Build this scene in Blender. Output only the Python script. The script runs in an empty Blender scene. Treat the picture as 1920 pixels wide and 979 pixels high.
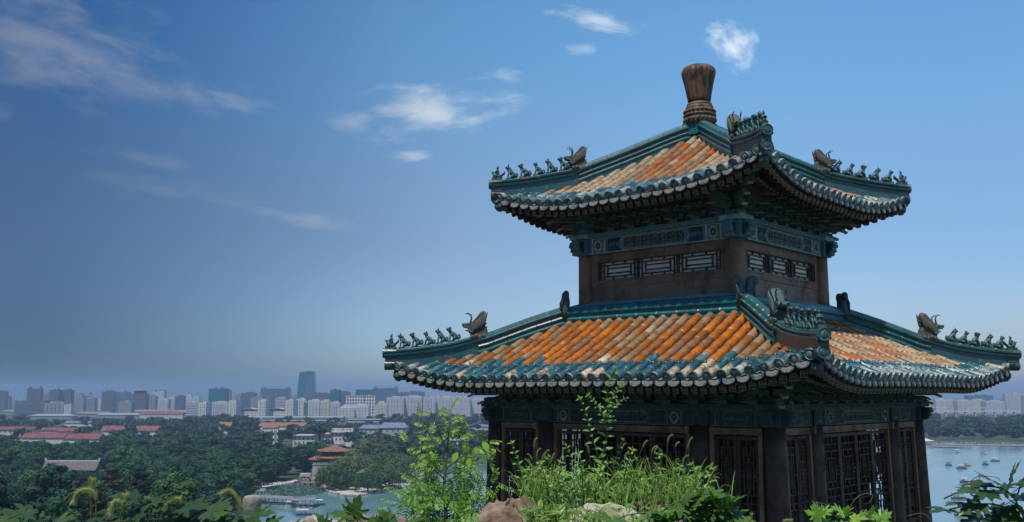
import bpy, math, random
from mathutils import Vector, Matrix, Euler, noise as mnoise

S = bpy.context.scene
COL = S.collection
R = math.radians
rnd = random.Random(7)

# ------------------------------------------------------------------ camera, sky, sun, exposure
PITCH = R(7.7944)
FPX = 1816.09
cam_d = bpy.data.cameras.new('camera')
cam = bpy.data.objects.new('camera', cam_d)
COL.objects.link(cam)
cam.location = (0, 0, 0)
cam.rotation_euler = (R(90) + PITCH, 0, 0)
cam_d.sensor_width = 36.0
cam_d.lens = FPX / 1920 * 36.0
cam_d.clip_start = 0.05
cam_d.clip_end = 60000
S.camera = cam

SUN_EL, SUN_AZ = R(66), R(206)          # azimuth clockwise from the view direction (+Y)
SUN_DIR = Vector((math.sin(SUN_AZ) * math.cos(SUN_EL), math.cos(SUN_AZ) * math.cos(SUN_EL), math.sin(SUN_EL)))
sun_d = bpy.data.lights.new('sun', 'SUN')
sun_d.energy = 3.2
sun_d.angle = R(1.0)
sun_d.color = (1.0, 0.94, 0.86)
sun = bpy.data.objects.new('sun', sun_d)
COL.objects.link(sun)
sun.rotation_euler = SUN_DIR.to_track_quat('Z', 'Y').to_euler()
sun.location = (0, 0, 60)

S.view_settings.view_transform = 'Standard'
S.view_settings.look = 'None'
S.view_settings.exposure = 0.6
S.view_settings.gamma = 1.0
S.view_settings.use_curve_mapping = False
S.cycles.volume_bounces = 0
S.cycles.max_bounces = 6
S.cycles.diffuse_bounces = 3
S.cycles.glossy_bounces = 3
S.cycles.transmission_bounces = 4
S.cycles.transparent_max_bounces = 12
S.cycles.use_denoising = True


class NT:
    """small node-tree writer"""
    def __init__(self, tree):
        self.t = tree
        for n in list(tree.nodes):
            tree.nodes.remove(n)

    def n(self, kind, **kw):
        nd = self.t.nodes.new('ShaderNode' + kind)
        ins = kw.pop('ins', {})
        for k, v in kw.items():
            setattr(nd, k, v)
        for k, v in ins.items():
            self.set(nd.inputs[k], v)
        return nd

    def set(self, sock, v):
        if isinstance(v, bpy.types.NodeSocket):
            self.t.links.new(v, sock)
        elif isinstance(v, bpy.types.Node):
            self.t.links.new(v.outputs[0], sock)
        else:
            if hasattr(sock.default_value, '__len__') and not hasattr(v, '__len__'):
                v = [v] * len(sock.default_value)
            if hasattr(v, '__len__') and len(v) == 3 and len(sock.default_value) == 4:
                v = tuple(v) + (1,)
            sock.default_value = v

    def math(self, op, a, b=0.0, c=None, clamp=False):
        nd = self.t.nodes.new('ShaderNodeMath')
        nd.operation = op
        nd.use_clamp = clamp
        self.set(nd.inputs[0], a)
        self.set(nd.inputs[1], b)
        if c is not None:
            self.set(nd.inputs[2], c)
        return nd.outputs[0]

    def mix(self, fac, a, b, mode='MIX', clamp=False):
        nd = self.t.nodes.new('ShaderNodeMix')
        nd.data_type = 'RGBA'
        nd.blend_type = mode
        nd.clamp_result = clamp
        self.set(nd.inputs[0], fac)
        self.set(nd.inputs[6], a)
        self.set(nd.inputs[7], b)
        return nd.outputs[2]

    def ramp(self, fac, stops, interp='LINEAR'):
        nd = self.t.nodes.new('ShaderNodeValToRGB')
        cr = nd.color_ramp
        cr.interpolation = interp
        while len(cr.elements) < len(stops):
            cr.elements.new(0.5)
        for e, (p, c) in zip(cr.elements, stops):
            e.position = p
            e.color = (c, c, c, 1) if not hasattr(c, '__len__') else (tuple(c) + (1,))[:4]
        self.set(nd.inputs[0], fac)
        return nd.outputs[0]

    def smooth(self, x, lo, hi):
        nd = self.t.nodes.new('ShaderNodeMapRange')
        nd.interpolation_type = 'SMOOTHSTEP'
        self.set(nd.inputs[0], x)
        self.set(nd.inputs[1], lo)
        self.set(nd.inputs[2], hi)
        self.set(nd.inputs[3], 0.0)
        self.set(nd.inputs[4], 1.0)
        return nd.outputs[0]

    def noise(self, vec, scale, detail=4, rough=0.55, dist=0.0):
        nd = self.n('TexNoise', ins={'Scale': scale, 'Detail': detail, 'Roughness': rough, 'Distortion': dist})
        if vec is not None:
            self.set(nd.inputs['Vector'], vec)
        return nd.outputs[0]


# world: Nishita sky, graded by direction, with thin clouds at infinity
W = bpy.data.worlds.new('World')
S.world = W
W.use_nodes = True
w = NT(W.node_tree)
SKY_STRENGTH = 0.12
sky = w.n('TexSky', sky_type='NISHITA', sun_disc=False, sun_elevation=SUN_EL, sun_rotation=SUN_AZ,
          altitude=60.0, air_density=1.0, dust_density=1.0, ozone_density=3.0)
tc = w.n('TexCoord')
sep = w.n('SeparateXYZ', ins={0: tc.outputs['Generated']})
dx, dy, dz = sep.outputs
az = w.math('ARCTAN2', dx, dy)                 # 0 straight ahead, + to the right
el = w.math('ARCSINE', dz)
# east (near the sun) is pale and bright, west is a deeper, duller blue; a bank of haze sits low
SKYMIX = dict(west=(0.30, 0.36, 0.45), east=(0.95, 1.0, 1.02))
side = w.smooth(az, -0.62, 0.30)
grade = w.mix(side, SKYMIX['west'], SKYMIX['east'])
skyc = w.mix(1.0, sky.outputs[0], grade, 'MULTIPLY')
skyc = w.mix(1.0, skyc, w.mix(w.smooth(el, -0.02, 0.30), (0.66, 0.74, 0.94), (1.0, 1.0, 1.0)), 'MULTIPLY')
azn = w.math('ADD', az, 0.5, clamp=True)
band_hi = w.ramp(azn, [(0.05, (0.30, 0.66, 0.88)), (0.38, (0.70, 1.00, 1.04)), (0.95, (0.64, 0.90, 0.98))])
band_mid = w.ramp(azn, [(0.05, (0.52, 0.57, 0.60)), (0.45, (0.84, 0.81, 0.77)), (0.95, (0.67, 0.75, 0.77))])
band_lo = w.ramp(azn, [(0.05, (0.35, 0.44, 0.52)), (0.36, (1.02, 1.03, 0.97)), (0.95, (0.94, 0.82, 0.76))])
band = w.mix(w.smooth(el, 0.02, 0.17), band_lo, band_mid)
band = w.mix(w.smooth(el, 0.15, 0.38), band, band_hi)
skyc = w.mix(1.0, skyc, band, 'MULTIPLY')


def cloud_mask(azd, eld, wa, we, tilt, strength, lo, hi, scale, seed, stretch=(1.0, 3.0)):
    """soft elliptical patch of cloud: direction in degrees, half sizes in degrees"""
    a = w.math('SUBTRACT', az, R(azd))
    e = w.math('SUBTRACT', el, R(eld))
    ct, st = math.cos(R(tilt)), math.sin(R(tilt))
    p = w.math('ADD', w.math('MULTIPLY', a, ct / R(wa)), w.math('MULTIPLY', e, st / R(wa)))
    q = w.math('ADD', w.math('MULTIPLY', a, -st / R(we)), w.math('MULTIPLY', e, ct / R(we)))
    r2 = w.math('ADD', w.math('MULTIPLY', p, p), w.math('MULTIPLY', q, q))
    fall = w.math('SUBTRACT', 1.0, w.math('SQRT', r2), clamp=True)
    vec = w.n('CombineXYZ', ins={0: w.math('MULTIPLY', w.math('ADD', w.math('MULTIPLY', a, ct), w.math('MULTIPLY', e, st)), stretch[0]),
                                 1: w.math('MULTIPLY', w.math('ADD', w.math('MULTIPLY', a, -st), w.math('MULTIPLY', e, ct)), stretch[1] if we < 0.7 * wa else 1.3), 2: seed})
    nz = w.noise(vec.outputs[0], scale, 8, 0.58, 0.35)
    v = w.math('ADD', nz, w.math('MULTIPLY', w.math('SUBTRACT', fall, 0.5), 0.55))
    m = w.smooth(v, lo, hi)
    m = w.math('MULTIPLY', m, w.smooth(fall, 0.0, 0.35))
    return w.math('MULTIPLY', m, strength)


#                az     el    wa    we   tilt  str   lo    hi  scale seed
CLOUDS = [(-26.5, 18.6, 12.5, 5.4, -10, 0.55, 0.38, 0.95, 14, 1.3),
          (-30.0, 14.6, 3.5, 1.6, 0, 0.40, 0.40, 0.95, 18, 2.1),
          (-16.6, 16.6, 4.0, 1.2, -8, 0.35, 0.42, 0.9, 26, 3.7),
          (-4.5, 16.6, 7.2, 2.9, 6, 0.85, 0.40, 0.92, 17, 4.4),
          (-6.0, 14.0, 2.2, 0.7, 3, 0.60, 0.42, 0.85, 24, 5.2),
          (-9.6, 15.7, 3.0, 1.6, 0, 0.35, 0.42, 0.9, 24, 12.2),
          (13.4, 19.8, 2.6, 2.0, -35, 1.0, 0.40, 0.86, 34, 6.9),
          (5.6, 21.6, 4.6, 1.0, -9, 0.62, 0.38, 0.82, 22, 7.5),
          (4.6, 20.0, 1.9, 0.7, -5, 0.30, 0.40, 0.8, 26, 8.1),
          (-0.4, 18.6, 1.8, 0.7, 0, 0.25, 0.40, 0.8, 26, 8.8),
          (-12.4, 10.1, 5.2, 0.95, -4, 0.30, 0.40, 0.88, 20, 9.3),
          (-20.0, 11.2, 9.5, 1.2, -5, 0.18, 0.40, 0.95, 18, 10.4),
          (-21.5, 13.0, 6.0, 0.9, -6, 0.22, 0.42, 0.95, 20, 11.6)]
cm = None
for c in CLOUDS:
    m = cloud_mask(*c)
    cm = m if cm is None else w.math('MAXIMUM', cm, m)
cloud_c = w.mix(side, (1.5, 1.65, 2.1), (4.8, 5.4, 5.8))
skyc = w.mix(w.math('MINIMUM', cm, 0.9), skyc, cloud_c)
bg = w.n('Background', ins={'Color': skyc, 'Strength': SKY_STRENGTH})
out = w.n('OutputWorld')
w.t.links.new(bg.outputs[0], out.inputs[0])

# ------------------------------------------------------------------ helpers


class MB:
    """collects shapes, then links them as ONE mesh object"""
    def __init__(self):
        self.v, self.f, self.c, self.c2, self.sm, self.mi = [], [], [], [], [], []

    def add(self, verts, faces, col=None, col2=None, smooth=False, mi=0, M=None):
        o = len(self.v)
        if M is not None:
            verts = [M @ Vector(p) for p in verts]
        self.v += [tuple(p) for p in verts]
        for f in faces:
            self.f.append([i + o for i in f])
            self.c.append(col)
            self.c2.append(col2 if col2 is not None else col)
            self.sm.append(smooth)
            self.mi.append(mi)

    def box(self, c, s, M=None, **k):
        x, y, z = c
        a, b, d = s[0] / 2, s[1] / 2, s[2] / 2
        vs = [(x + i * a, y + j * b, z + l * d) for i in (-1, 1) for j in (-1, 1) for l in (-1, 1)]
        self.add(vs, [(0, 1, 3, 2), (4, 6, 7, 5), (0, 4, 5, 1), (2, 3, 7, 6), (0, 2, 6, 4), (1, 5, 7, 3)], M=M, **k)

    def bar(self, p, q, wd, ht, up=(0, 0, 1), **k):
        """rectangular bar from p to q"""
        p, q = Vector(p), Vector(q)
        t = (q - p)
        if t.length < 1e-6:
            return
        t.normalize()
        u = Vector(up)
        sd = t.cross(u)
        if sd.length < 1e-4:
            sd = t.cross(Vector((1, 0, 0)))
        sd.normalize()
        u = sd.cross(t)
        vs = []
        for e in (p, q):
            for a, b in ((-1, -1), (1, -1), (1, 1), (-1, 1)):
                vs.append(e + sd * (a * wd / 2) + u * (b * ht / 2))
        self.add(vs, [(3, 2, 1, 0), (4, 5, 6, 7), (0, 1, 5, 4), (1, 2, 6, 5), (2, 3, 7, 6), (3, 0, 4, 7)], **k)

    def tube(self, pts, rad, n=8, cap=True, smooth=True, flat=1.0, **k):
        pts = [Vector(p) for p in pts]
        if not hasattr(rad, '__len__'):
            rad = [rad] * len(pts)
        vs, fs = [], []
        prev = None
        for i, p in enumerate(pts):
            t = (pts[min(i + 1, len(pts) - 1)] - pts[max(i - 1, 0)])
            if t.length < 1e-9:
                t = Vector((0, 0, 1))
            t.normalize()
            if prev is None:
                a = Vector((0, 0, 1)) if abs(t.z) < 0.9 else Vector((1, 0, 0))
                s1 = t.cross(a).normalized()
            else:
                s1 = (prev - t * prev.dot(t))
                s1 = s1.normalized() if s1.length > 1e-6 else t.orthogonal().normalized()
            prev = s1
            s2 = t.cross(s1)
            for j in range(n):
                an = 2 * math.pi * j / n
                vs.append(p + s1 * (math.cos(an) * rad[i]) + s2 * (math.sin(an) * rad[i] * flat))
        for i in range(len(pts) - 1):
            for j in range(n):
                fs.append((i * n + j, i * n + (j + 1) % n, (i + 1) * n + (j + 1) % n, (i + 1) * n + j))
        if cap:
            fs.append(tuple(range(n - 1, -1, -1)))
            fs.append(tuple((len(pts) - 1) * n + j for j in range(n)))
        self.add(vs, fs, smooth=smooth, **k)

    def lathe(self, prof, n=24, c=(0, 0, 0), smooth=True, wob=None, **k):
        vs, fs = [], []
        for i, (r, z) in enumerate(prof):
            for j in range(n):
                an = 2 * math.pi * j / n
                rr = r * (wob(an, i) if wob else 1)
                vs.append((c[0] + rr * math.cos(an), c[1] + rr * math.sin(an), c[2] + z))
        for i in range(len(prof) - 1):
            for j in range(n):
                fs.append((i * n + j, i * n + (j + 1) % n, (i + 1) * n + (j + 1) % n, (i + 1) * n + j))
        fs.append(tuple(range(n - 1, -1, -1)))
        fs.append(tuple((len(prof) - 1) * n + j for j in range(n)))
        self.add(vs, fs, smooth=smooth, **k)

    def ball(self, c, r, n=8, m=6, jit=0.0, **k):
        if not hasattr(r, '__len__'):
            r = (r, r, r)
        vs, fs = [], []
        for i in range(1, m):
            ph = math.pi * i / m
            for j in range(n):
                an = 2 * math.pi * j / n
                q = 1 + (jit * rnd.uniform(-1, 1) if jit else 0)
                vs.append((c[0] + r[0] * q * math.sin(ph) * math.cos(an), c[1] + r[1] * q * math.sin(ph) * math.sin(an), c[2] + r[2] * q * math.cos(ph)))
        t = len(vs)
        vs += [(c[0], c[1], c[2] + r[2]), (c[0], c[1], c[2] - r[2])]
        for i in range(m - 2):
            for j in range(n):
                fs.append((i * n + j, (i + 1) * n + j, (i + 1) * n + (j + 1) % n, i * n + (j + 1) % n))
        for j in range(n):
            fs.append((t, j, (j + 1) % n))
            fs.append((t + 1, (m - 2) * n + (j + 1) % n, (m - 2) * n + j))
        self.add(vs, fs, smooth=True, **k)

    def prism(self, poly, y0, y1, M=None, taper=1.0, **k):
        """polygon in x,z extruded along y, optional shrink of the two faces (a cheap bevel)"""
        n = len(poly)
        cx = sum(p[0] for p in poly) / n
        cz = sum(p[1] for p in poly) / n
        ym, h = (y0 + y1) / 2, (y1 - y0) / 2
        vs = []
        if taper >= 0.999:
            rows = [(y0, 1), (y1, 1)]
        else:
            rows = [(y0, taper), (ym - h * 0.55, 1), (ym + h * 0.55, 1), (y1, taper)]
        for y, s in rows:
            vs += [(cx + (x - cx) * s, y, cz + (z - cz) * s) for x, z in poly]
        fs = [tuple(range(n)), tuple((len(rows) - 1) * n + i for i in range(n - 1, -1, -1))]
        for r in range(len(rows) - 1):
            for i in range(n):
                j = (i + 1) % n
                fs.append((r * n + i, (r + 1) * n + i, (r + 1) * n + j, r * n + j))
        self.add(vs, fs, M=M, **k)

    def merge(self, o, M=None):
        off = len(self.v)
        self.v += [tuple(M @ Vector(p)) for p in o.v] if M is not None else list(o.v)
        self.f += [[i + off for i in f] for f in o.f]
        self.c += o.c
        self.c2 += o.c2
        self.sm += o.sm
        self.mi += o.mi

    def mesh(self, name, mats, shift=None):
        me = bpy.data.meshes.new(name)
        vs = self.v if shift is None else [(a + shift[0], b + shift[1], c + shift[2]) for a, b, c in self.v]
        me.from_pydata(vs, [], self.f)
        if not isinstance(mats, (list, tuple)):
            mats = [mats]
        for m in mats:
            me.materials.append(m)
        me.polygons.foreach_set('use_smooth', self.sm)
        if len(mats) > 1:
            me.polygons.foreach_set('material_index', self.mi)
        for nm, cl in (('Col', self.c), ('Col2', self.c2)):
            if any(c is not None for c in cl):
                at = me.color_attributes.new(nm, 'FLOAT_COLOR', 'CORNER')
                buf = []
                for f, c in zip(self.f, cl):
                    c = c or (0.5, 0.5, 0.5, 0.5)
                    c = tuple(c) if len(c) == 4 else tuple(c) + (1.0,)
                    buf += c * len(f)
                at.data.foreach_set('color', buf)
        me.update()
        return me

    def build(self, name, mats, parent=None, loc=None, rot=None, shift=None):
        o = bpy.data.objects.new(name, self.mesh(name, mats, shift))
        COL.objects.link(o)
        if parent is not None:
            o.parent = parent
        if loc is not None:
            o.location = loc
        if rot is not None:
            o.rotation_euler = rot
        return o


def tag(o, label=None, cat=None, group=None, kind=None):
    if label:
        o['label'] = label
    if cat:
        o['category'] = cat
    if group:
        o['group'] = group
    if kind:
        o['kind'] = kind
    return o


def empty(name, loc=(0, 0, 0), rz=0.0):
    o = bpy.data.objects.new(name, None)
    COL.objects.link(o)
    o.empty_display_size = 0.3
    o.location = loc
    o.rotation_euler = (0, 0, rz)
    return o


def inst(name, me, parent=None, loc=(0, 0, 0), rot=(0, 0, 0), sc=(1, 1, 1)):
    o = bpy.data.objects.new(name, me)
    COL.objects.link(o)
    o.parent = parent
    o.location = loc
    o.rotation_euler = rot
    o.scale = sc if hasattr(sc, '__len__') else (sc, sc, sc)
    return o


def copy_tree(o, parent=None):
    c = o.copy()
    COL.objects.link(c)
    c.parent = parent
    for ch in o.children:
        copy_tree(ch, c)
    return c


def ray(px, py):
    """direction (unit forward) of a photo pixel, photo size 1920 x 979"""
    c, s = math.cos(PITCH), math.sin(PITCH)
    u, v = (px - 960) / FPX, (489.5 - py) / FPX
    return Vector((u, c - v * s, s + v * c))


def on_ground(px, py, z=-50.0):
    r = ray(px, py)
    return r * (z / r.z)


def at_depth(px, py, D):
    r = ray(px, py)
    return r * (D / r.y)


# ------------------------------------------------------------------ materials


def material(name):
    m = bpy.data.materials.new(name)
    m.use_nodes = True
    n = NT(m.node_tree)
    b = n.n('BsdfPrincipled')
    o = n.n('OutputMaterial')
    n.t.links.new(b.outputs[0], o.inputs[0])
    return m, n, b


def bump(n, b, h, strength=0.3, dist=0.02):
    bp = n.n('Bump', ins={'Height': h, 'Strength': strength, 'Distance': dist})
    n.set(b.inputs['Normal'], bp.outputs[0])


def weathered(name, c1, c2, scale=4.0, lo=0.42, hi=0.62, r1=0.6, r2=0.85, bmp=0.25, bscale=None, fine=0.35, spec=0.4, metal=0.0, stretch=None):
    """two-tone worn surface"""
    m, n, b = material(name)
    t = n.n('TexCoord')
    vec = t.outputs['Object']
    if stretch:
        mp = n.n('Mapping', ins={'Vector': vec, 'Scale': stretch})
        vec = mp.outputs[0]
    a = n.noise(vec, scale, 6, 0.62, 0.3)
    f = n.smooth(a, lo, hi)
    col = n.mix(f, c1, c2)
    g = n.noise(vec, scale * 7, 4, 0.7)
    col = n.mix(fine, col, n.ramp(g, [(0.25, 0.25), (0.75, 1.0)]), 'MULTIPLY')
    n.set(b.inputs['Base Color'], col)
    n.set(b.inputs['Roughness'], n.math('ADD', r1, n.math('MULTIPLY', f, r2 - r1)))
    b.inputs['Specular IOR Level'].default_value = spec
    b.inputs['Metallic'].default_value = metal
    if bmp:
        bump(n, b, n.noise(vec, bscale or scale * 5, 6, 0.65), bmp, 0.02)
    return m


def glazed(name, scale=7.0, wear=(0.5, 0.64), rough=0.2, bmp=0.18):
    """glazed ceramic; colour and worn colour come from the mesh, glaze lost in patches"""
    m, n, b = material(name)
    t = n.n('TexCoord')
    vec = t.outputs['Object']
    a1 = n.n('Attribute', attribute_name='Col')
    a2 = n.n('Attribute', attribute_name='Col2')
    big = n.noise(vec, scale, 7, 0.68, 0.4)
    thr = n.math('ADD', big, n.math('MULTIPLY', n.math('SUBTRACT', 0.5, a1.outputs['Alpha']), 0.35))
    f = n.smooth(thr, wear[0], wear[1])
    col = n.mix(f, a1.outputs['Color'], a2.outputs['Color'])
    dirt = n.noise(vec, scale * 2.3, 5, 0.75)
    col = n.mix(n.math('MULTIPLY', n.smooth(dirt, 0.50, 0.68), 0.65), col, (0.035, 0.03, 0.025))
    pale = n.noise(vec, scale * 4.0, 5, 0.7, 0.5)
    col = n.mix(n.math('MULTIPLY', n.smooth(pale, 0.57, 0.68), 0.5), col, (0.40, 0.35, 0.28))
    soot = n.noise(vec, scale * 0.35, 4, 0.6)
    col = n.mix(n.math('MULTIPLY', n.smooth(soot, 0.48, 0.72), 0.55), col, n.mix(0.7, col, (0.07, 0.055, 0.04)))
    n.set(b.inputs['Base Color'], col)
    n.set(b.inputs['Roughness'], n.math('ADD', rough, n.math('MULTIPLY', f, 0.5)))
    b.inputs['Specular IOR Level'].default_value = 0.5
    bump(n, b, n.noise(vec, scale * 4, 6, 0.7), bmp, 0.02)
    return m


TILE = glazed('glazed_tile', wear=(0.46, 0.60), bmp=0.35)
RIDGE = glazed('glazed_ridge', scale=5.0, wear=(0.57, 0.74), rough=0.34)
TEAL = (0.012, 0.095, 0.125)
TEAL_WORN = (0.17, 0.24, 0.235)
# ------------------------------------------------------------------ the pavilion
PX, PY, PTH, PB = 4.6008, 23.0413, R(-42.209), -3.9
pav = empty('pavilion', (PX, PY, PB), PTH)
tag(pav, 'square two-storey timber pavilion with orange and teal glazed tile roofs and brown urn finial', 'pavilion')
SH = (0, 0, -PB)                                    # meshes are written with the camera's height as z = 0


def face_m(k):
    return Matrix.Rotation(k * math.pi / 2, 4, 'Z')


class Roof:
    def __init__(s, De, d0, z1, z0, lift, l0, lw, n, sp, out, bend):
        s.De, s.d0, s.z1, s.z0, s.lift, s.l0, s.lw, s.n, s.sp, s.out, s.bend = De, d0, z1, z0, lift, l0, lw, n, sp, out, bend

    def edge(s, x):
        return s.De + s.out * min(1.15, abs(x) / s.De) ** 3

    def z(s, x, d):
        t = 1 - (d - s.d0) / (s.De - s.d0)
        h = s.z1 + (s.z0 - s.z1) * ((1 - s.bend) * t + s.bend * t * abs(t))
        u = max(0.0, (abs(x) - s.l0) / s.lw)
        g = max(0.0, 1 - t) ** 1.3
        return h + s.lift * u * u * g


UP = Roof(3.40, 0.20, 4.25, 6.13, 0.50, 1.0, 2.6, 25, 0.281, 0.16, 0.22)
LO = Roof(5.00, 2.40, 0.29, 1.62, 0.45, 2.5, 2.8, 36, 0.289, 0.22, 0.16)

ORANGE = [((0.52, 0.145, 0.008, 0.95), (0.22, 0.095, 0.04)), ((0.42, 0.115, 0.008, 0.72), (0.21, 0.095, 0.045)),
          ((0.30, 0.098, 0.016, 0.42), (0.22, 0.11, 0.055)), ((0.25, 0.125, 0.042, 0.22), (0.28, 0.165, 0.075)),
          ((0.31, 0.20, 0.095, 0.18), (0.35, 0.25, 0.145))]
BLUE = [((0.010, 0.085, 0.125, 0.95), (0.13, 0.19, 0.19)), ((0.018, 0.115, 0.15, 0.8), (0.22, 0.27, 0.25)),
        ((0.07, 0.17, 0.19, 0.6), (0.28, 0.31, 0.28)), ((0.20, 0.29, 0.31, 0.4), (0.40, 0.40, 0.34))]
CREAM = ((0.56, 0.45, 0.31, 0.55), (0.10, 0.085, 0.07))


def roof_mesh(rf, upper):
    mb = MB()
    half = (rf.n - 1) / 2
    TL = 0.31
    for k in range(4):
        F = face_m(k)
        # pan tiles between the rolls: shallow stepped channels
        for i in range(-1, rf.n):
            s = (i - half + 0.5) * rf.sp
            s = max(-rf.De - rf.out, min(rf.De + rf.out, s))
            d1 = rf.edge(s)
            da = max(rf.d0, abs(s) - 0.10)
            if da >= d1:
                continue
            nt = max(1, int(round((d1 - da) / 0.17)))
            for j in range(nt):
                a, b = d1 - (d1 - da) * j / nt, d1 - (d1 - da) * (j + 1) / nt
                hw = rf.sp * 0.5
                row = []
                for d, up in ((a, 0.030), (b, 0.008)):
                    for off, dip in ((-hw, 0.03), (0, 0.0), (hw, 0.03)):
                        row.append((s + off, -d, rf.z(s + off, d) + up + dip - 0.07))
                near_eave = j * 0.17 < 0.55
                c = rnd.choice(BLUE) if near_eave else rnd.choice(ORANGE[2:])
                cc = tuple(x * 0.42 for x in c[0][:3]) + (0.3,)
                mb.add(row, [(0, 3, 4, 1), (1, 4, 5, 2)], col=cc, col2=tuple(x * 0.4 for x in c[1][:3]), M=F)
        # rolls
        for i in range(rf.n):
            s = (i - half) * rf.sp
            d1 = rf.edge(s)
            da = max(rf.d0 + 0.0, abs(s) + 0.02)
            L = d1 - da
            if L < 0.06:
                continue
            nt = max(1, int(math.ceil(L / TL)))
            blue_n = 2 if rnd.random() < 0.92 else 3
            if abs(s) > rf.De - 0.75:
                blue_n = 3
            # glaze runs along a roll: neighbours tend to share their state
            mood = 0.5 + 0.5 * math.sin(i * 0.55 + k * 2 + (1.1 if upper else 0.3))
            base_idx = rnd.gauss(3.0 - 2.5 * mood, 0.9)
            for j in range(nt):
                a = d1 - j * TL
                b = max(da, a - TL)
                if j < blue_n:
                    if j == 0:
                        p_cream = 0.34 if (not upper and -2.2 < s < 4.0 and k == 0) else 0.10
                        c = CREAM if rnd.random() < p_cream else BLUE[min(3, int(rnd.triangular(0, 4, 1.6)))]
                        if k == 1 or upper:  # right face paler: sky glare put into the teal; upper roof pale too
                            c = BLUE[min(3, int(rnd.triangular(0, 4, 3.6)))]
                    else:
                        c = CREAM if (rnd.random() < 0.06) else BLUE[min(3, int(rnd.triangular(0, 4 if (k == 1 or upper) else 2.6, 2.6 if (k == 1 or upper) else 0.7)))]
                else:
                    q = rnd.random()
                    idx = int(min(4, max(0, base_idx + rnd.gauss(0.1, 0.75))))
                    if j > nt - 3 and rnd.random() < 0.5:
                        idx = min(4, idx + 1)
                    if k == 1 or upper:  # right face: glare painted as paler tiles; upper roof shifted to worn tones
                        idx = min(4, idx + (2 if rnd.random() < 0.6 else 1))
                    if k == 0 and not upper and idx == 4 and rnd.random() < 0.8:
                        idx = 3
                    c = ORANGE[idx]
                jit = rnd.uniform(0.85, 1.15)
                col = tuple(x * jit for x in c[0][:3]) + (c[0][3] + rnd.uniform(-0.15, 0.15),)
                vs, fs = [], []
                NA = 8
                ox, oz = rnd.uniform(-.006, .006), rnd.uniform(-.004, .004)
                for d, r in ((a, 0.092), (a - 0.022, 0.094), (b + 0.0, 0.084)):
                    z = rf.z(s, d)
                    dz = (rf.z(s, d - 0.02) - z) / 0.02
                    nl = math.hypot(1, dz)
                    ny, nz = -dz / nl, 1 / nl
                    for t in range(NA + 1):
                        an = math.pi * (-0.08 + 1.16 * t / NA)
                        cx, cz = math.cos(an) * r, math.sin(an) * r
                        vs.append((s + cx + ox, -d + cz * ny, z + cz * nz + 0.012 + oz))
                for q in range(2):
                    for t in range(NA):
                        fs.append((q * (NA + 1) + t, q * (NA + 1) + t + 1, (q + 1) * (NA + 1) + t + 1, (q + 1) * (NA + 1) + t))
                fs.append(tuple(range(NA, -1, -1)))
                fs.append(tuple(2 * (NA + 1) + t for t in range(NA + 1)))
                mb.add(vs, fs, col=col, col2=c[1], smooth=True, M=F)
                if j > 0:           # lime or dirt in the joint
                    jc = rnd.choice([(0.40, 0.34, 0.26, 0.2), (0.05, 0.04, 0.03, 0.2), (0.05, 0.04, 0.03, 0.2)])
                    for q in range(NA):
                        mb.c[-len(fs) + q] = jc
                        mb.c2[-len(fs) + q] = (0.12, 0.10, 0.08)
            # mortar and grass roots where a roll meets the ridge
            # round end tile
            z = rf.z(s, d1)
            dz = (rf.z(s, d1 - 0.05) - z) / 0.05
            T = F @ Matrix.Translation((s, -d1, z + 0.028)) @ Matrix.Rotation(math.atan(dz), 4, 'X') @ Matrix.Rotation(math.pi / 2, 4, 'X')
            b_ = rnd.choice(BLUE[1:3])
            bc = tuple(x * 0.62 for x in b_[0][:3]) + (0.4,)
            dm = MB()
            dm.lathe([(0.098, -0.02), (0.103, 0.0), (0.103, 0.022), (0.090, 0.027), (0.084, 0.018), (0.052, 0.018), (0.046, 0.026), (0.015, 0.03)], 14)
            mb.add(dm.v, dm.f, col=bc, col2=b_[1], M=T)
            # nail cap
            dn = d1 - 0.42
            if dn > da + 0.03:
                nb = MB()
                nb.lathe([(0.036, 0.0), (0.04, 0.03), (0.032, 0.055), (0.012, 0.068)], 8)
                mb.add(nb.v, nb.f, col=(0.008, 0.05, 0.07, 0.9), col2=(0.05, 0.08, 0.08), smooth=True,
                       M=F @ Matrix.Translation((s, -dn, rf.z(s, dn) + 0.075)))
        # drip tiles hang between the rolls
        for i in range(rf.n + 1):
            s = (i - half - 0.5) * rf.sp
            if abs(s) > rf.edge(s) - 0.05:
                continue
            d1 = rf.edge(s)
            z = rf.z(s, d1)
            w2, hh = rf.sp * 0.43, 0.135
            poly = [(-w2, 0.02)] + [(-w2 * math.cos(t * math.pi / 8), -hh * (0.35 + 0.65 * math.sin(t * math.pi / 8)) + 0.02) for t in range(0, 9)] + [(w2, 0.02), (0, -0.012)]
            c = rnd.choice([BLUE[1], BLUE[2], BLUE[3], BLUE[3], CREAM])
            col = tuple(x * 0.5 for x in c[0][:3]) + (0.35,)
            slope = (rf.z(s + .1, d1) - rf.z(s - .1, d1)) / 0.2
            M = F @ Matrix.Translation((s, -d1 + 0.035, z - 0.055)) @ Matrix.Rotation(-math.atan(slope), 4, 'Y') @ Matrix.Rotation(R(-14), 4, 'X')
            mb.prism(poly, -0.03, -0.005, M=M, col=col, col2=tuple(x * 0.55 for x in c[1][:3]))
            inner = [(x * 0.78, (y - 0.02) * 0.78 - 0.002) for x, y in poly]
            mb.prism(inner, -0.038, -0.03, M=M, col=tuple(x * 0.7 for x in col[:3]) + (0.2,), col2=(0.17, 0.19, 0.17))
    return mb


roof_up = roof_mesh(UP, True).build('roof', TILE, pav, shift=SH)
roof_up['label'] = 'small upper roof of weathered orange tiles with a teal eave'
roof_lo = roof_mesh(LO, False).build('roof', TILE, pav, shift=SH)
roof_lo['label'] = 'wide lower roof of bright orange tiles with a teal and cream eave'

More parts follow.
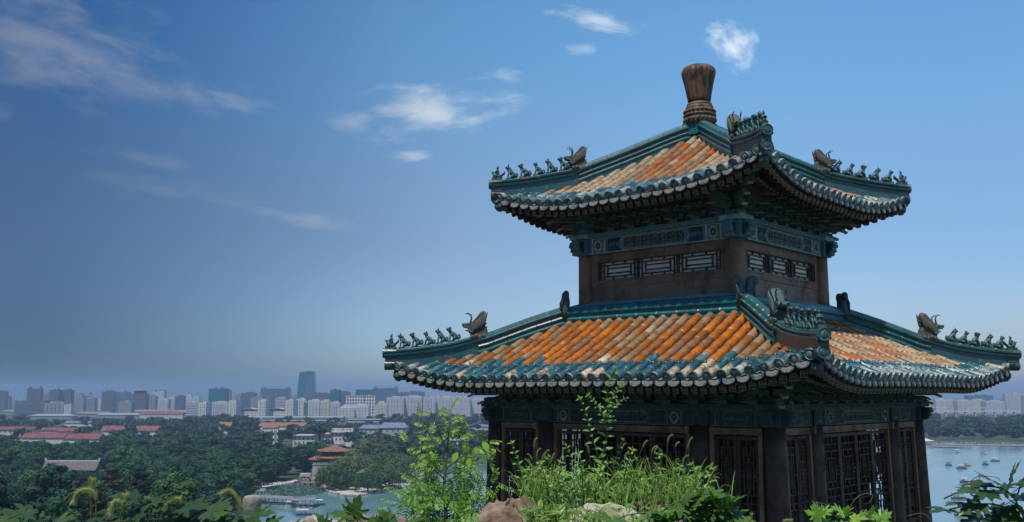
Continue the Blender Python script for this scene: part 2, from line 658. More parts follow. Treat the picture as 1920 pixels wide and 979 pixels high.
# ---- eave undersides: boards, square flying rafters with fret ends, round rafters
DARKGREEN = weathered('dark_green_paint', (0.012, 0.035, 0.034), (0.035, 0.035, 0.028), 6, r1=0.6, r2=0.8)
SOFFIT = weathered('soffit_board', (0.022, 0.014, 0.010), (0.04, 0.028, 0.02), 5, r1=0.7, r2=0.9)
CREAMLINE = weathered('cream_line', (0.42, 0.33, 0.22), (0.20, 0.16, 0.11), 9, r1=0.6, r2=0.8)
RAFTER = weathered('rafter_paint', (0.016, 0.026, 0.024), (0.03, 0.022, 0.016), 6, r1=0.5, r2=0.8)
DOTEND = weathered('rafter_end_paint', (0.11, 0.17, 0.16), (0.18, 0.16, 0.12), 12, r1=0.5, r2=0.8)

for rf, par in ((UP, roof_up), (LO, roof_lo)):
    mb = MB()
    for k in range(4):
        F = face_m(k)
        N, Dn = 48, 8
        for off_t, off_b, dlo in ((-0.065, -0.185, None),):
            vs, fs = [], []
            for i in range(N + 1):
                u = -1 + 2 * i / N
                for j in range(Dn + 1):
                    t = j / Dn
                    smax = rf.De + rf.out
                    s = u * smax
                    d1 = rf.edge(s) - 0.03
                    da = max(rf.d0, abs(s))
                    d = max(da + (d1 - da) * t, rf.d0) if d1 > da else da
                    vs.append((s, -d, rf.z(s, d) + off_b))
            for i in range(N):
                for j in range(Dn):
                    a = i * (Dn + 1) + j
                    fs.append((a, a + 1, a + Dn + 2, a + Dn + 1))
            mb.add(vs, fs, M=F)
        # fascia strip under the drip tiles
        for i in range(N):
            s0, s1 = [(-1 + 2 * q / N) * (rf.De + rf.out * 0.9) for q in (i, i + 1)]
            d0_, d1_ = rf.edge(s0) - 0.06, rf.edge(s1) - 0.06
            bb = MB()
            bb.bar((s0, -d0_, rf.z(s0, d0_) - 0.13), (s1, -d1_, rf.z(s1, d1_) - 0.13), 0.03, 0.14)
            mb.add(bb.v, bb.f, M=F)
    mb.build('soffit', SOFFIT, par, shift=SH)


def rafter_end_mb():
    """square beam end: pale border and a key-fret cross inside"""
    e = MB()
    h, t = 0.056, 0.010
    for a, b in (((-h, -h), (h, -h)), ((h, -h), (h, h)), ((h, h), (-h, h)), ((-h, h), (-h, -h))):
        e.bar((a[0], 0, a[1]), (b[0], 0, b[1]), t, t)
    q = 0.030
    for a, b in (((0, -h), (0, h)), ((-h, 0), (h, 0)), ((0, q), (-q, q)), ((q, 0), (q, q)), ((0, -q), (q, -q)), ((-q, 0), (-q, -q))):
        e.bar((a[0], 0, a[1]), (b[0], 0, b[1]), 0.009, 0.008)
    return e


fly = MB()
fly.box((0, 0.45, 0), (0.122, 0.90, 0.122), mi=0)
fe = rafter_end_mb()
fly.add(fe.v, fe.f, mi=1, M=Matrix.Translation((0, -0.003, 0)))
fly_me = fly.mesh('flying_rafter', [RAFTER, CREAMLINE])
rnd_r = MB()
rnd_r.tube([(0, 0, 0), (0, 1.0, 0)], 0.046, 10, mi=0)
rnd_r.lathe([(0.046, -0.003), (0.040, 0.012), (0.02, 0.02)], 10, mi=1)
# the lathe stands on z: lay its dome against the end
_e = MB()
_d = MB()
_d.lathe([(0.0465, -0.004), (0.040, 0.012), (0.02, 0.02)], 10)
_e.tube([(0, 0, 0), (0, 1.0, 0)], 0.046, 10, mi=0)
_e.add(_d.v, _d.f, mi=1, smooth=True, M=Matrix.Rotation(math.pi / 2, 4, 'X'))
rnd_me = _e.mesh('rafter', [RAFTER, DOTEND])

fly_list, round_list = [], []
for rf, par, nper, wall_d in ((UP, roof_up, 33, 2.0), (LO, roof_lo, 50, 3.4)):
    for k in range(4):
        F = face_m(k)
        for i in range(nper):
            u = -1 + 2 * (i + 0.5) / nper
            s = u * (rf.De - 0.02)
            d1 = rf.edge(s) - 0.10
            # rafters fan out towards the corner
            fan = max(0.0, (abs(s) - wall_d * 0.95) / (rf.De - wall_d * 0.95)) * R(38) * (1 if s > 0 else -1)
            dzz = (rf.z(s, d1 - 0.3) - rf.z(s, d1)) / 0.3
            M = F @ Matrix.Translation((s, -d1, rf.z(s, d1) - 0.265)) @ Matrix.Rotation(fan, 4, 'Z') @ Matrix.Rotation(math.atan(dzz) * 0.75, 4, 'X')
            fly_list.append((k, par, M))
            d2 = d1 - 0.42
            s2 = s * (1 - 0.42 * math.tan(abs(fan)) / max(0.5, abs(s))) if abs(s) > 0.5 else s
            if d2 > abs(s2) + 0.1:
                M2 = F @ Matrix.Translation((s2, -d2, rf.z(s2, d2) - 0.385)) @ Matrix.Rotation(fan, 4, 'Z') @ Matrix.Rotation(math.atan(dzz) * 0.9, 4, 'X')
                round_list.append((k, par, M2))


PAV_M = Matrix.Translation((PX, PY, 0)) @ Matrix.Rotation(PTH, 4, 'Z')


def place_many(name, me, lst, limit=100):
    """the ones nearest the camera on the two seen sides as parts, the rest one stuff part per roof"""
    seen = sorted([q for q in lst if q[0] in (0, 1)], key=lambda q: (PAV_M @ q[2].translation).length)
    rest = seen[limit:] + [q for q in lst if q[0] not in (0, 1)]
    for k, par, M in seen[:limit]:
        o = inst(name, me, par)
        o.matrix_local = Matrix.Translation(SH) @ M
    for par in (roof_up, roof_lo):
        mb = MB()
        for k, p, M in rest:
            if p is par:
                for poly in me.polygons:
                    mb.f.append([len(mb.v) + q for q in range(len(poly.vertices))])
                    mb.v += [tuple(M @ me.vertices[v].co) for v in poly.vertices]
                    mb.c.append(None)
                    mb.c2.append(None)
                    mb.sm.append(False)
                    mb.mi.append(poly.material_index)
        if mb.f:
            tag(mb.build(name, list(me.materials), par, shift=SH), kind='stuff')


place_many('flying_rafter', fly_me, fly_list)
place_many('rafter', rnd_me, round_list)

# ---- ridges

def teal_pick(j=0.25):
    q = rnd.uniform(1 - j, 1 + j)
    g = rnd.random()
    base = (0.008, 0.125, 0.145) if g < 0.7 else ((0.018, 0.150, 0.165) if g < 0.96 else (0.02, 0.062, 0.11))
    return (base[0] * q, base[1] * q, base[2] * q, 0.75 + rnd.uniform(-0.2, 0.2))


# half section of a built-up ridge, (side, height 0..1), from the foot up to the crown
PROF_BIG = [(0.125, -0.35), (0.125, 0.00), (0.150, 0.03), (0.150, 0.09), (0.115, 0.13), (0.100, 0.24), (0.130, 0.30), (0.140, 0.37), (0.120, 0.43),
            (0.095, 0.50), (0.100, 0.58), (0.145, 0.64), (0.150, 0.72), (0.110, 0.76), (0.105, 0.82), (0.090, 0.93), (0.050, 0.99), (0.0, 1.0)]
PROF_SMALL = [(0.07, -0.25), (0.07, -0.05), (0.125, -0.02), (0.135, 0.2), (0.09, 0.28), (0.085, 0.42), (0.125, 0.5), (0.13, 0.62), (0.085, 0.68), (0.09, 0.78), (0.06, 0.95), (0.0, 1.0)]


def sweep_ridge(mb, pts, side, prof, wscale=1.0, seg=0.36, worn=0.0):
    """pts: (Vector foot, height); sides mirrored; broken into lengths like the moulded tiles"""
    P = [Vector(p) for p, h in pts]
    H = [h for p, h in pts]
    # resample
    cum = [0]
    for a, b in zip(P, P[1:]):
        cum.append(cum[-1] + (b - a).length)
    n = max(2, int(round(cum[-1] / seg)))

    def ev(t):
        for i in range(len(P) - 1):
            if t <= cum[i + 1] + 1e-9:
                q = (t - cum[i]) / max(1e-9, cum[i + 1] - cum[i])
                return P[i].lerp(P[i + 1], q), H[i] + (H[i + 1] - H[i]) * q
        return P[-1], H[-1]
    sd = Vector(side).normalized()
    full = [(x, h) for x, h in prof] + [(-x, h) for x, h in reversed(prof[:-1])]
    for j in range(n):
        stations = [cum[-1] * (j + q) / n for q in (0.0, 0.03, 0.35, 0.65, 0.97, 1.0)]
        sc = [0.975, 1.0, 1.0, 1.0, 1.0, 0.975]
        jx = rnd.uniform(-0.004, 0.004)
        vs, fs = [], []
        for t, q in zip(stations, sc):
            p, h = ev(t)
            for x, y in full:
                vs.append(p + sd * (x * wscale * q + jx) + Vector((0, 0, y * h * (q if y > 0 else 1))))
        m = len(full)
        for a in range(len(stations) - 1):
            for i in range(m - 1):
                fs.append((a * m + i, (a + 1) * m + i, (a + 1) * m + i + 1, a * m + i + 1))
        if j == 0:
            fs.append(tuple(range(m)))
        if j == n - 1:
            fs.append(tuple((len(stations) - 1) * m + i for i in range(m - 1, -1, -1)))
        c = teal_pick()
        c2 = TEAL_WORN
        if worn > 0:
            q = rnd.uniform(0.8, 1.2)
            c = (0.016 * q, 0.098 * q, 0.105 * q, 0.72 - worn)
            c2 = rnd.choice([(0.16, 0.095, 0.06), (0.09, 0.10, 0.085), (0.12, 0.15, 0.14)]) if worn > 0.3 else rnd.choice([(0.10, 0.15, 0.145), (0.07, 0.12, 0.12), (0.26, 0.23, 0.16)])
        mb.add(vs, fs, col=c, col2=c2)


def interp(tab, d):
    for (a, za), (b, zb) in zip(tab, tab[1:]):
        if d <= b:
            return za + (zb - za) * (d - a) / (b - a)
    return tab[-1][1]


TOP_UP = [(0.0, 6.60), (0.26, 6.53), (0.68, 6.29), (1.05, 6.06), (1.52, 5.785), (1.9, 5.575), (2.25, 5.365), (2.9, 5.19), (3.26, 5.115), (3.62, 5.065)]
TOP_LO = [(2.34, 2.07), (2.9, 1.82), (3.44, 1.54), (3.66, 1.42), (3.97, 1.315), (4.23, 1.215), (4.67, 1.114), (5.02, 1.06), (5.37, 1.025)]

# ---- ridge figures (glazed, built facing -Y, foot at the origin)


def seated_beast(kind):
    m = MB()
    # haunch-to-chest body, upright forelegs, neck and raised head
    m.tube([(0, 0.085, 0.03), (0, 0.075, 0.09), (0, 0.02, 0.15), (0, -0.035, 0.185), (0, -0.05, 0.225)], [0.05, 0.06, 0.056, 0.047, 0.036], 9)
    m.tube([(0, -0.045, 0.21), (0, -0.06, 0.255), (0, -0.085, 0.275), (0, -0.125, 0.262)], [0.036, 0.046, 0.042, 0.022], 9)
    for sx in (-1, 1):
        m.tube([(sx * 0.032, -0.03, 0.16), (sx * 0.034, -0.06, 0.08), (sx * 0.034, -0.062, 0.012), (sx * 0.034, -0.09, 0.008)], [0.026, 0.018, 0.017, 0.015], 7)
        m.tube([(sx * 0.045, 0.07, 0.075), (sx * 0.055, 0.02, 0.05), (sx * 0.05, 0.005, 0.012), (sx * 0.05, -0.03, 0.01)], [0.04, 0.035, 0.02, 0.016], 7)
        if kind in (0, 2):
            m.tube([(sx * 0.025, -0.06, 0.285), (sx * 0.035, -0.045, 0.335)], [0.017, 0.003], 5)
        else:
            m.tube([(sx * 0.03, -0.065, 0.29), (sx * 0.045, -0.03, 0.30), (sx * 0.04, 0.0, 0.28)], [0.014, 0.012, 0.004], 5)
    if kind == 1:      # maned lion
        for a in range(9):
            an = a / 9 * 6.28
            m.ball((0.05 * math.cos(an), -0.035, 0.25 + 0.055 * math.sin(an)), 0.02, 6, 4)
    if kind == 2:      # single horn, mane comb
        m.tube([(0, -0.07, 0.305), (0, -0.05, 0.36)], [0.014, 0.003], 5)
        for a in range(4):
            m.ball((0, -0.015 + a * 0.022, 0.27 - a * 0.03), (0.012, 0.022, 0.02), 6, 4)
    # curling tail
    m.tube([(0, 0.12, 0.03), (0, 0.16, 0.07), (0, 0.155, 0.13), (0, 0.125, 0.15)], [0.02, 0.026, 0.026, 0.01], 7)
    m.box((0, 0.02, -0.01), (0.13, 0.26, 0.04))
    return m


def rider():
    m = MB()
    # an immortal sitting on a hen
    m.tube([(0, 0.10, 0.10), (0, 0.03, 0.07), (0, -0.06, 0.09), (0, -0.10, 0.14)], [0.03, 0.062, 0.055, 0.028], 9)
    m.tube([(0, -0.095, 0.13), (0, -0.115, 0.175), (0, -0.155, 0.165)], [0.028, 0.026, 0.006], 7)
    for a in (-0.035, 0, 0.035):
        m.tube([(a * 0.5, 0.09, 0.10), (a, 0.15, 0.16), (a, 0.16, 0.215)], [0.022, 0.02, 0.006], 6)
    m.tube([(0, 0.0, 0.10), (0, -0.005, 0.17), (0, -0.005, 0.23), (0, -0.005, 0.245)], [0.055, 0.042, 0.036, 0.016], 9)
    for sx in (-1, 1):
        m.tube([(sx * 0.035, -0.005, 0.225), (sx * 0.05, -0.04, 0.18), (sx * 0.015, -0.065, 0.175)], [0.016, 0.015, 0.012], 6)
        m.tube([(sx * 0.03, -0.01, 0.12), (sx * 0.062, -0.04, 0.09), (sx * 0.06, -0.03, 0.03)], [0.025, 0.02, 0.014], 6)
    m.ball((0, -0.008, 0.275), (0.027, 0.029, 0.034), 9, 7)
    m.tube([(0, 0, 0.30), (0, 0.0, 0.335)], [0.02, 0.006], 6)
    m.box((0, 0.0, 0.01), (0.12, 0.24, 0.08))
    return m


def dragon_head():
    """horned dragon head across the ridge, snout to -Y, mane curling up at the back"""
    m = MB()
    out_ = [(0.207, -0.08), (0.216, 0.115), (0.27, 0.165), (0.33, 0.175), (0.25, 0.20), (0.28, 0.225), (0.375, 0.235), (0.405, 0.276), (0.37, 0.322), (0.31, 0.315), (0.253, 0.336), (0.175, 0.345), (0.115, 0.40), (0.046, 0.46),
            (-0.023, 0.538), (-0.097, 0.566), (-0.147, 0.53), (-0.143, 0.414), (-0.115, 0.30), (-0.15, 0.25), (-0.184, 0.207), (-0.22, 0.046), (-0.22, -0.08)]
    SW = Matrix(((0, 1, 0, 0), (1, 0, 0, 0), (0, 0, 1, 0), (0, 0, 0, 1)))
    m.prism([(-x, z) for x, z in out_], -0.10, 0.10, M=SW, taper=0.9)
    for sx in (-1, 1):
        m.ball((sx * 0.085, -0.245, 0.30), (0.03, 0.035, 0.03), 8, 6)
        m.ball((sx * 0.06, -0.385, 0.295), (0.028, 0.028, 0.025), 8, 6)
        m.tube([(sx * 0.07, -0.21, 0.33), (sx * 0.085, -0.185, 0.42), (sx * 0.09, -0.20, 0.48), (sx * 0.085, -0.26, 0.515), (sx * 0.075, -0.33, 0.505)], [0.022, 0.019, 0.016, 0.012, 0.004], 7)
        for q in range(5):        # mane locks sweeping up and back
            y0 = -0.15 + 0.055 * q
            m.tube([(sx * 0.10, y0, 0.12 + 0.02 * q), (sx * 0.115, y0 + 0.05, 0.22 + 0.03 * q), (sx * 0.105, y0 + 0.09, 0.33 + 0.04 * q), (sx * 0.09, y0 + 0.12, 0.40 + 0.035 * q)], [0.018, 0.028, 0.024, 0.006], 6)
        for q in range(4):        # jaw whiskers and scales
            m.ball((sx * 0.105, -0.17 + 0.09 * q, 0.05 + 0.02 * (q % 2)), (0.03, 0.05, 0.045), 7, 5)
        m.tube([(sx * 0.09, -0.27, 0.19), (sx * 0.12, -0.20, 0.14), (sx * 0.11, -0.12, 0.16)], [0.016, 0.02, 0.006], 6)
    for q in range(5):            # crest spines
        m.tube([(0, 0.13 - 0.012 * q, 0.22 + 0.075 * q), (0, 0.19 - 0.012 * q, 0.26 + 0.075 * q)], [0.03, 0.006], 5)
    return m


def corner_beast():
    """double curl beast where two ridges meet"""
    m = MB()
    for sx in (-1, 1):
        cur = [(sx * (0.16 - 0.085 * math.cos(q * 0.55 - 0.6) * (1 - q / 14)), 0.0, 0.13 + 0.085 * math.sin(q * 0.55 - 0.6) * (1 - q / 14)) for q in range(10)]
        m.tube([(sx * 0.06, 0.0, -0.30), (sx * 0.075, -0.02, -0.14), (sx * 0.08, 0.0, 0.0)] + cur, [0.10, 0.095, 0.085] + [0.075 - 0.004 * q for q in range(10)], 10)
        m.ball((sx * 0.165, 0, 0.13), (0.07, 0.06, 0.07), 10, 7)
        for q in range(4):
            m.tube([(sx * (0.05 + 0.03 * q), -0.09, -0.25 + 0.03 * q), (sx * (0.08 + 0.025 * q), -0.085, -0.08 + 0.03 * q), (sx * (0.15 + 0.01 * q), -0.05, 0.03 + 0.03 * q)], [0.02, 0.024, 0.01], 6)
        m.ball((sx * 0.09, -0.10, -0.12), 0.03, 8, 6)
    m.tube([(0, -0.10, -0.20), (0, -0.17, -0.16), (0, -0.20, -0.20)], [0.07, 0.05, 0.03], 8)
    return m


def colour_mb(m, c, c2):
    m.c = [c] * len(m.f)
    m.c2 = [c2] * len(m.f)
    return m


FIGM = glazed('figure_glaze', scale=9.0, wear=(0.45, 0.7), rough=0.5)
FIG_C, FIG_C2 = (0.012, 0.07, 0.076, 0.45), (0.05, 0.075, 0.068)
beast_me = [colour_mb(seated_beast(q), FIG_C, FIG_C2).mesh('ridge_figure', FIGM) for q in range(3)]
rider_me = colour_mb(rider(), FIG_C, FIG_C2).mesh('ridge_rider', FIGM)
dragon_me = colour_mb(dragon_head(), (0.02, 0.06, 0.06, 0.3), (0.13, 0.09, 0.06)).mesh('dragon_head', FIGM)
dragon2_me = colour_mb(dragon_head(), (0.014, 0.06, 0.068, 0.45), (0.07, 0.09, 0.085)).mesh('dragon_head', FIGM)
cbeast_me = colour_mb(corner_beast(), (0.016, 0.07, 0.075, 0.4), (0.12, 0.14, 0.12)).mesh('corner_beast', FIGM)


def hip(rf, tab, dend, dragon_d, figs, start, big_h, lower):
    """one diagonal ridge for each corner"""
    for k in range(4):
        # corner between face k and face k+1: direction (+1,-1) rotated
        F = face_m(k)
        side = F @ Vector((1, 1, 0))
        mb = MB()

        def pos(d):
            return F @ Vector((d, -d, 0))

        def run(a, b, n, foot, prof, ws, worn):
            pts = []
            for i in range(n + 1):
                d = a + (b - a) * i / n
                zt = interp(tab, d)
                zb = rf.z(d, d) - 0.05
                h = min(foot, max(0.12, zt - zb))
                pts.append((pos(d) + Vector((0, 0, zt - h)), h))
            sweep_ridge(mb, pts, side, prof, ws, worn=worn)
        run(start, dragon_d + 0.02, 10, big_h, PROF_BIG, 1.0, 0.02)
        run(dragon_d, dend, 10, 0.17, PROF_SMALL, 1.0, 0.4 if lower is False else 0.18)
        # low skirt of mortar and tile closing the gap down to the roof
        for i in range(14):
            d, e = start + (dend - 0.12 - start) * i / 14, start + (dend - 0.12 - start) * (i + 1) / 14
            za, zb = rf.z(d, d) - 0.06, rf.z(e, e) - 0.06
            ta, tb = interp(tab, d) - 0.15, interp(tab, e) - 0.15
            q = side.normalized() * 0.085
            vs = []
            for p, lo, hi in ((pos(d), za, ta), (pos(e), zb, tb)):
                for sgn in (-1, 1):
                    vs += [p + q * sgn + Vector((0, 0, lo)), p + q * sgn * 0.92 + Vector((0, 0, hi))]
            c = rnd.choice([(0.010, 0.075, 0.088, 0.7), (0.014, 0.08, 0.09, 0.7)])
            mb.add(vs, [(0, 4, 5, 1), (2, 3, 7, 6), (1, 5, 7, 3)], col=c, col2=TEAL_WORN)
        # round end tiles closing the tip, one over the other
        out = F @ Vector((1, -1, 0)).normalized()
        tip = pos(dend) + Vector((0, 0, interp(tab, dend)))
        ang = math.atan2(out.y, out.x)
        T0 = Matrix.Translation(tip) @ Matrix.Rotation(ang, 4, 'Z') @ Matrix.Rotation(math.pi / 2, 4, 'Y')
        disc = MB()
        disc.lathe([(0.112, -0.28), (0.115, 0.01), (0.115, 0.04), (0.10, 0.046), (0.092, 0.034), (0.06, 0.034), (0.052, 0.044), (0.015, 0.048)], 16)
        c = (0.02, 0.07, 0.075, 0.4)
        mb.add(disc.v, disc.f, col=c, col2=TEAL_WORN, M=Matrix.Translation((0, 0, -0.09)) @ T0)
        mb.add(disc.v, disc.f, col=c, col2=TEAL_WORN, M=Matrix.Translation(Vector((0, 0, -0.37)) - out * 0.05) @ T0)
        mb.bar(tip - out * 0.30 + Vector((0, 0, -0.23)), tip - out * 0.02 + Vector((0, 0, -0.23)), 0.19, 0.12, col=(0.02, 0.05, 0.05, 0.3), col2=(0.1, 0.1, 0.09))
        o = mb.build('hip_ridge', RIDGE, pav, shift=SH)
        rz = math.atan2(out.y, out.x) + math.pi / 2     # figures face -Y in their own frame
        slope = lambda d: math.atan2(interp(tab, d - 0.1) - interp(tab, d + 0.1), 0.2 * math.sqrt(2))
        for j, d in enumerate(figs):
            p = pos(d) + Vector((0, 0, interp(tab, d) + 0.005 - PB))
            me = rider_me if j == 0 else beast_me[(j * 2 + k) % 3]
            sc = 0.98 + 0.10 * ((j * 7 + k * 3) % 5) / 5
            f = inst('ridge_rider' if j == 0 else 'ridge_figure', me, o, p, (R(4) * ((j % 3) - 1), 0, rz + R(5) * ((j * 5 + k) % 3 - 1)), (sc, sc, sc))
        p = pos(dragon_d) + Vector((0, 0, interp(tab, dragon_d) - 0.12 - PB))
        inst('dragon_head', dragon_me if not (lower and k == 0) else dragon2_me, o, p, (0, 0, rz), (1.05, 1.0, 1.2) if lower else (0.95, 0.92, 1.08))


hip(UP, TOP_UP, 3.62, 2.10, [3.51, 3.28, 3.05, 2.82, 2.60, 2.37], 0.16, 0.40, False)
hip(LO, TOP_LO, 5.36, 3.80, [5.26, 5.06, 4.85, 4.65, 4.44, 4.24], 2.36, 0.44, True)

# level ridge round the foot of the upper storey
for k in range(4):
    F = face_m(k)
    mb = MB()
    pts = [(F @ Vector((s, -2.34, 2.02 - 0.47)), 0.47) for s in (-2.36, -1.2, 0, 1.2, 2.36)]
    sweep_ridge(mb, pts, F @ Vector((0, -1, 0)), PROF_BIG, 0.95, seg=0.52, worn=0.0)
    # sloped flashing up to the wall
    vs = [F @ Vector(p) for p in ((-2.36, -2.34, 2.015), (2.36, -2.34, 2.015), (2.1, -2.0, 2.13), (-2.1, -2.0, 2.13))]
    mb.add(vs, [(0, 1, 2, 3)], col=(0.20, 0.40, 0.42, 0.6), col2=(0.30, 0.42, 0.41))
    mb.build('wall_ridge', RIDGE, pav, shift=SH)
    p = F @ Vector((2.36, -2.36, 2.12 - PB))
    inst('corner_beast', cbeast_me, pav, p, (0, 0, math.radians(45) + k * math.pi / 2), 1.15)

# ---- finial
FIN = weathered('finial_clay', (0.20, 0.105, 0.062), (0.045, 0.034, 0.025), 3.2, 0.42, 0.60, 0.5, 0.8, 0.5, 30, 0.6, stretch=(3.2, 3.2, 0.45))
COLLAR = weathered('finial_collar_clay', (0.17, 0.10, 0.055), (0.06, 0.05, 0.035), 7, 0.4, 0.62, 0.6, 0.85, 0.9, 22, 0.5)
mb = MB()
mb.lathe([(0.255, 7.06), (0.27, 7.075), (0.285, 7.16), (0.315, 7.34), (0.355, 7.54), (0.395, 7.71), (0.415, 7.80), (0.415, 7.86), (0.39, 7.92), (0.32, 7.975), (0.20, 8.005), (0.08, 8.012)], 48,
         wob=lambda a, i: 1 + 0.012 * math.sin(a * 19 + i * 0.1) * (i > 1) * (i < 9))
fin = mb.build('finial', FIN, pav, shift=SH)
mb = MB()
mb.lathe([(0.36, 6.50), (0.385, 6.56), (0.385, 6.66), (0.37, 6.69), (0.40, 6.71), (0.40, 6.745), (0.36, 6.77), (0.365, 6.80), (0.375, 6.84), (0.36, 6.875), (0.33, 6.885), (0.34, 6.91), (0.335, 6.95), (0.30, 6.965), (0.31, 6.99), (0.305, 7.03), (0.27, 7.05), (0.25, 7.062)], 40)
for a in range(22):        # carved lotus petals and beads
    an = a / 22 * 2 * math.pi
    mb.ball((0.37 * math.cos(an), 0.37 * math.sin(an), 6.83), (0.04, 0.04, 0.03), 6, 4)
    mb.ball((0.375 * math.cos(an), 0.375 * math.sin(an), 6.61), (0.045, 0.045, 0.05), 6, 4)
mb.build('collar', COLLAR, fin, shift=SH)
mb = MB()
mb.box((0, 0, 6.38), (0.62, 0.62, 0.30), col=teal_pick(), col2=TEAL_WORN)
mb.build('finial_plinth', RIDGE, pav, shift=SH)

# ---- timber
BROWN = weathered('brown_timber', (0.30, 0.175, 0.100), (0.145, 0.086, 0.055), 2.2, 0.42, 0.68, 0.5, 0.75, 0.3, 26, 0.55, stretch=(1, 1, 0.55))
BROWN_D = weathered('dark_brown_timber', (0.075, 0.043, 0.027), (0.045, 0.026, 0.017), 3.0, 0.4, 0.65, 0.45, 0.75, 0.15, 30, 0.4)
LATTICE = weathered('lattice_timber', (0.085, 0.052, 0.034), (0.05, 0.032, 0.022), 5, 0.4, 0.65, 0.5, 0.75, 0.1, 40, 0.3)
PAPER = weathered('window_paper', (0.90, 0.85, 0.70), (0.74, 0.69, 0.56), 3.5, 0.45, 0.7, 0.8, 0.9, 0.1, 20, 0.3)

# upper storey walls and windows
UW = 2.014
ZW = [(2.62, 3.045)]
for k in range(4):
    F = face_m(k)
    mb = MB()

    def fb(c, s, mb=mb, F=F):
        mb.box((c[0], -c[1], c[2]), s, M=F)
    fb((0, UW - 0.06, 2.33), (3.7, 0.12, 0.57))                   # below the windows
    fb((0, UW - 0.045, 2.475), (3.7, 0.14, 0.035))                # ledge
    fb((0, UW - 0.06, 3.165), (3.7, 0.12, 0.20))                  # above
    for sx in (-1, 1):
        fb((sx * 1.755, UW - 0.06, 2.84), (0.19, 0.12, 0.452))
    # raised frame round the window band
    for z in (2.605, 3.075):
        fb((0, UW - 0.005, z), (3.36, 0.05, 0.04))
    for sx in (-1, 1):
        fb((sx * 1.665, UW - 0.004, 2.84), (0.035, 0.05, 0.43))
    mb.build('wall', BROWN, pav, shift=SH)
    for c in (-1.07, 0.0, 1.07):
        fm = MB()
        x0, x1, z0, z1 = c - 0.525, c + 0.525, 2.626, 3.054
        for z in (z0, z1):
            fm.box((c, -(UW - 0.04), z), (1.06, 0.06, 0.034), M=F)
        for x in (x0, x1):
            fm.box((x, -(UW - 0.04), 2.84), (0.036, 0.06, 0.40), M=F)
        wn = fm.build('window', LATTICE, pav, shift=SH)
        lt = MB()
        y = -(UW - 0.05)
        t = 0.028

        def hb(xa, xb, z, lt=lt, F=F, c=c):
            lt.box((c + (xa + xb) / 2, -(UW - 0.052), z), (xb - xa, 0.03, t), M=F)

        def vb(x, za, zb, lt=lt, F=F, c=c):
            lt.box((c + x, -(UW - 0.052), (za + zb) / 2), (t, 0.034, zb - za), M=F)
        zc, A, B = 2.84, 0.51, 0.20
        for z in (zc - 0.135, zc - 0.055, zc + 0.055, zc + 0.135):
            hb(-0.43 if abs(z - zc) > 0.1 else -0.30, 0.43 if abs(z - zc) > 0.1 else 0.30, z)
        hb(-0.51, -0.43, zc)
        hb(0.43, 0.51, zc)
        hb(-0.51, -0.43, zc + 0.135)
        hb(0.43, 0.51, zc - 0.135)
        for sx in (-1, 1):
            vb(sx * 0.43, zc - 0.20, zc + 0.20)
            vb(sx * 0.33, zc - 0.135, zc + 0.135)
            vb(sx * 0.17, zc + 0.135, zc + 0.20)
            vb(sx * 0.17, zc - 0.20, zc - 0.135)
        lt.build('lattice', LATTICE, wn, shift=SH)
        pn = MB()
        pn.box((c, -(UW - 0.078), 2.84), (1.05, 0.008, 0.42), M=F)
        pn.build('pane', PAPER, wn, shift=SH)

# columns, slightly battered
def column(x, y, z0, z1, r, lean, mat):
    mb = MB()
    n = 6
    pts, rad = [], []
    for i in range(n + 1):
        t = i / n
        z = z1 + (z0 - z1) * t
        pts.append((x + (1 if x > 0 else -1) * lean * (z1 - z) * (abs(x) > 0.01), y + (1 if y > 0 else -1) * lean * (z1 - z), z))
        rad.append(r * (1 + 0.05 * t))
    mb.tube(pts, rad, 24)
    return mb


for sx in (-1, 1):
    for sy in (-1, 1):
        column(sx * UW, sy * UW, 2.0, 3.30, 0.165, 0.0, BROWN).build('column', BROWN, pav, shift=SH)
LWD = 3.5
BAT = 0.022
cols = set()
for k in range(4):
    for s in (-3.5, -1.95, 1.95):
        p = face_m(k) @ Vector((s, -LWD, 0))
        cols.add((round(p.x, 3), round(p.y, 3)))
for x, y in sorted(cols):
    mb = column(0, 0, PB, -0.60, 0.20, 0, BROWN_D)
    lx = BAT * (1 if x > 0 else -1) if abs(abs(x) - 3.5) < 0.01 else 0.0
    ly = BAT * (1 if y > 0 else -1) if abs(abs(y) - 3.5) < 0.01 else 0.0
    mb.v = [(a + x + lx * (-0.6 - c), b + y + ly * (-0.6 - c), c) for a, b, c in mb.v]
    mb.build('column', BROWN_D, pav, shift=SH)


def batter(mb, F):
    """lean a bay written on the plane y = -LWD outwards at its foot, then turn it to its face"""
    mb.v = [tuple(F @ Vector((a, b - BAT * max(0, (-0.6 - c)), c))) for a, b, c in mb.v]
    return mb


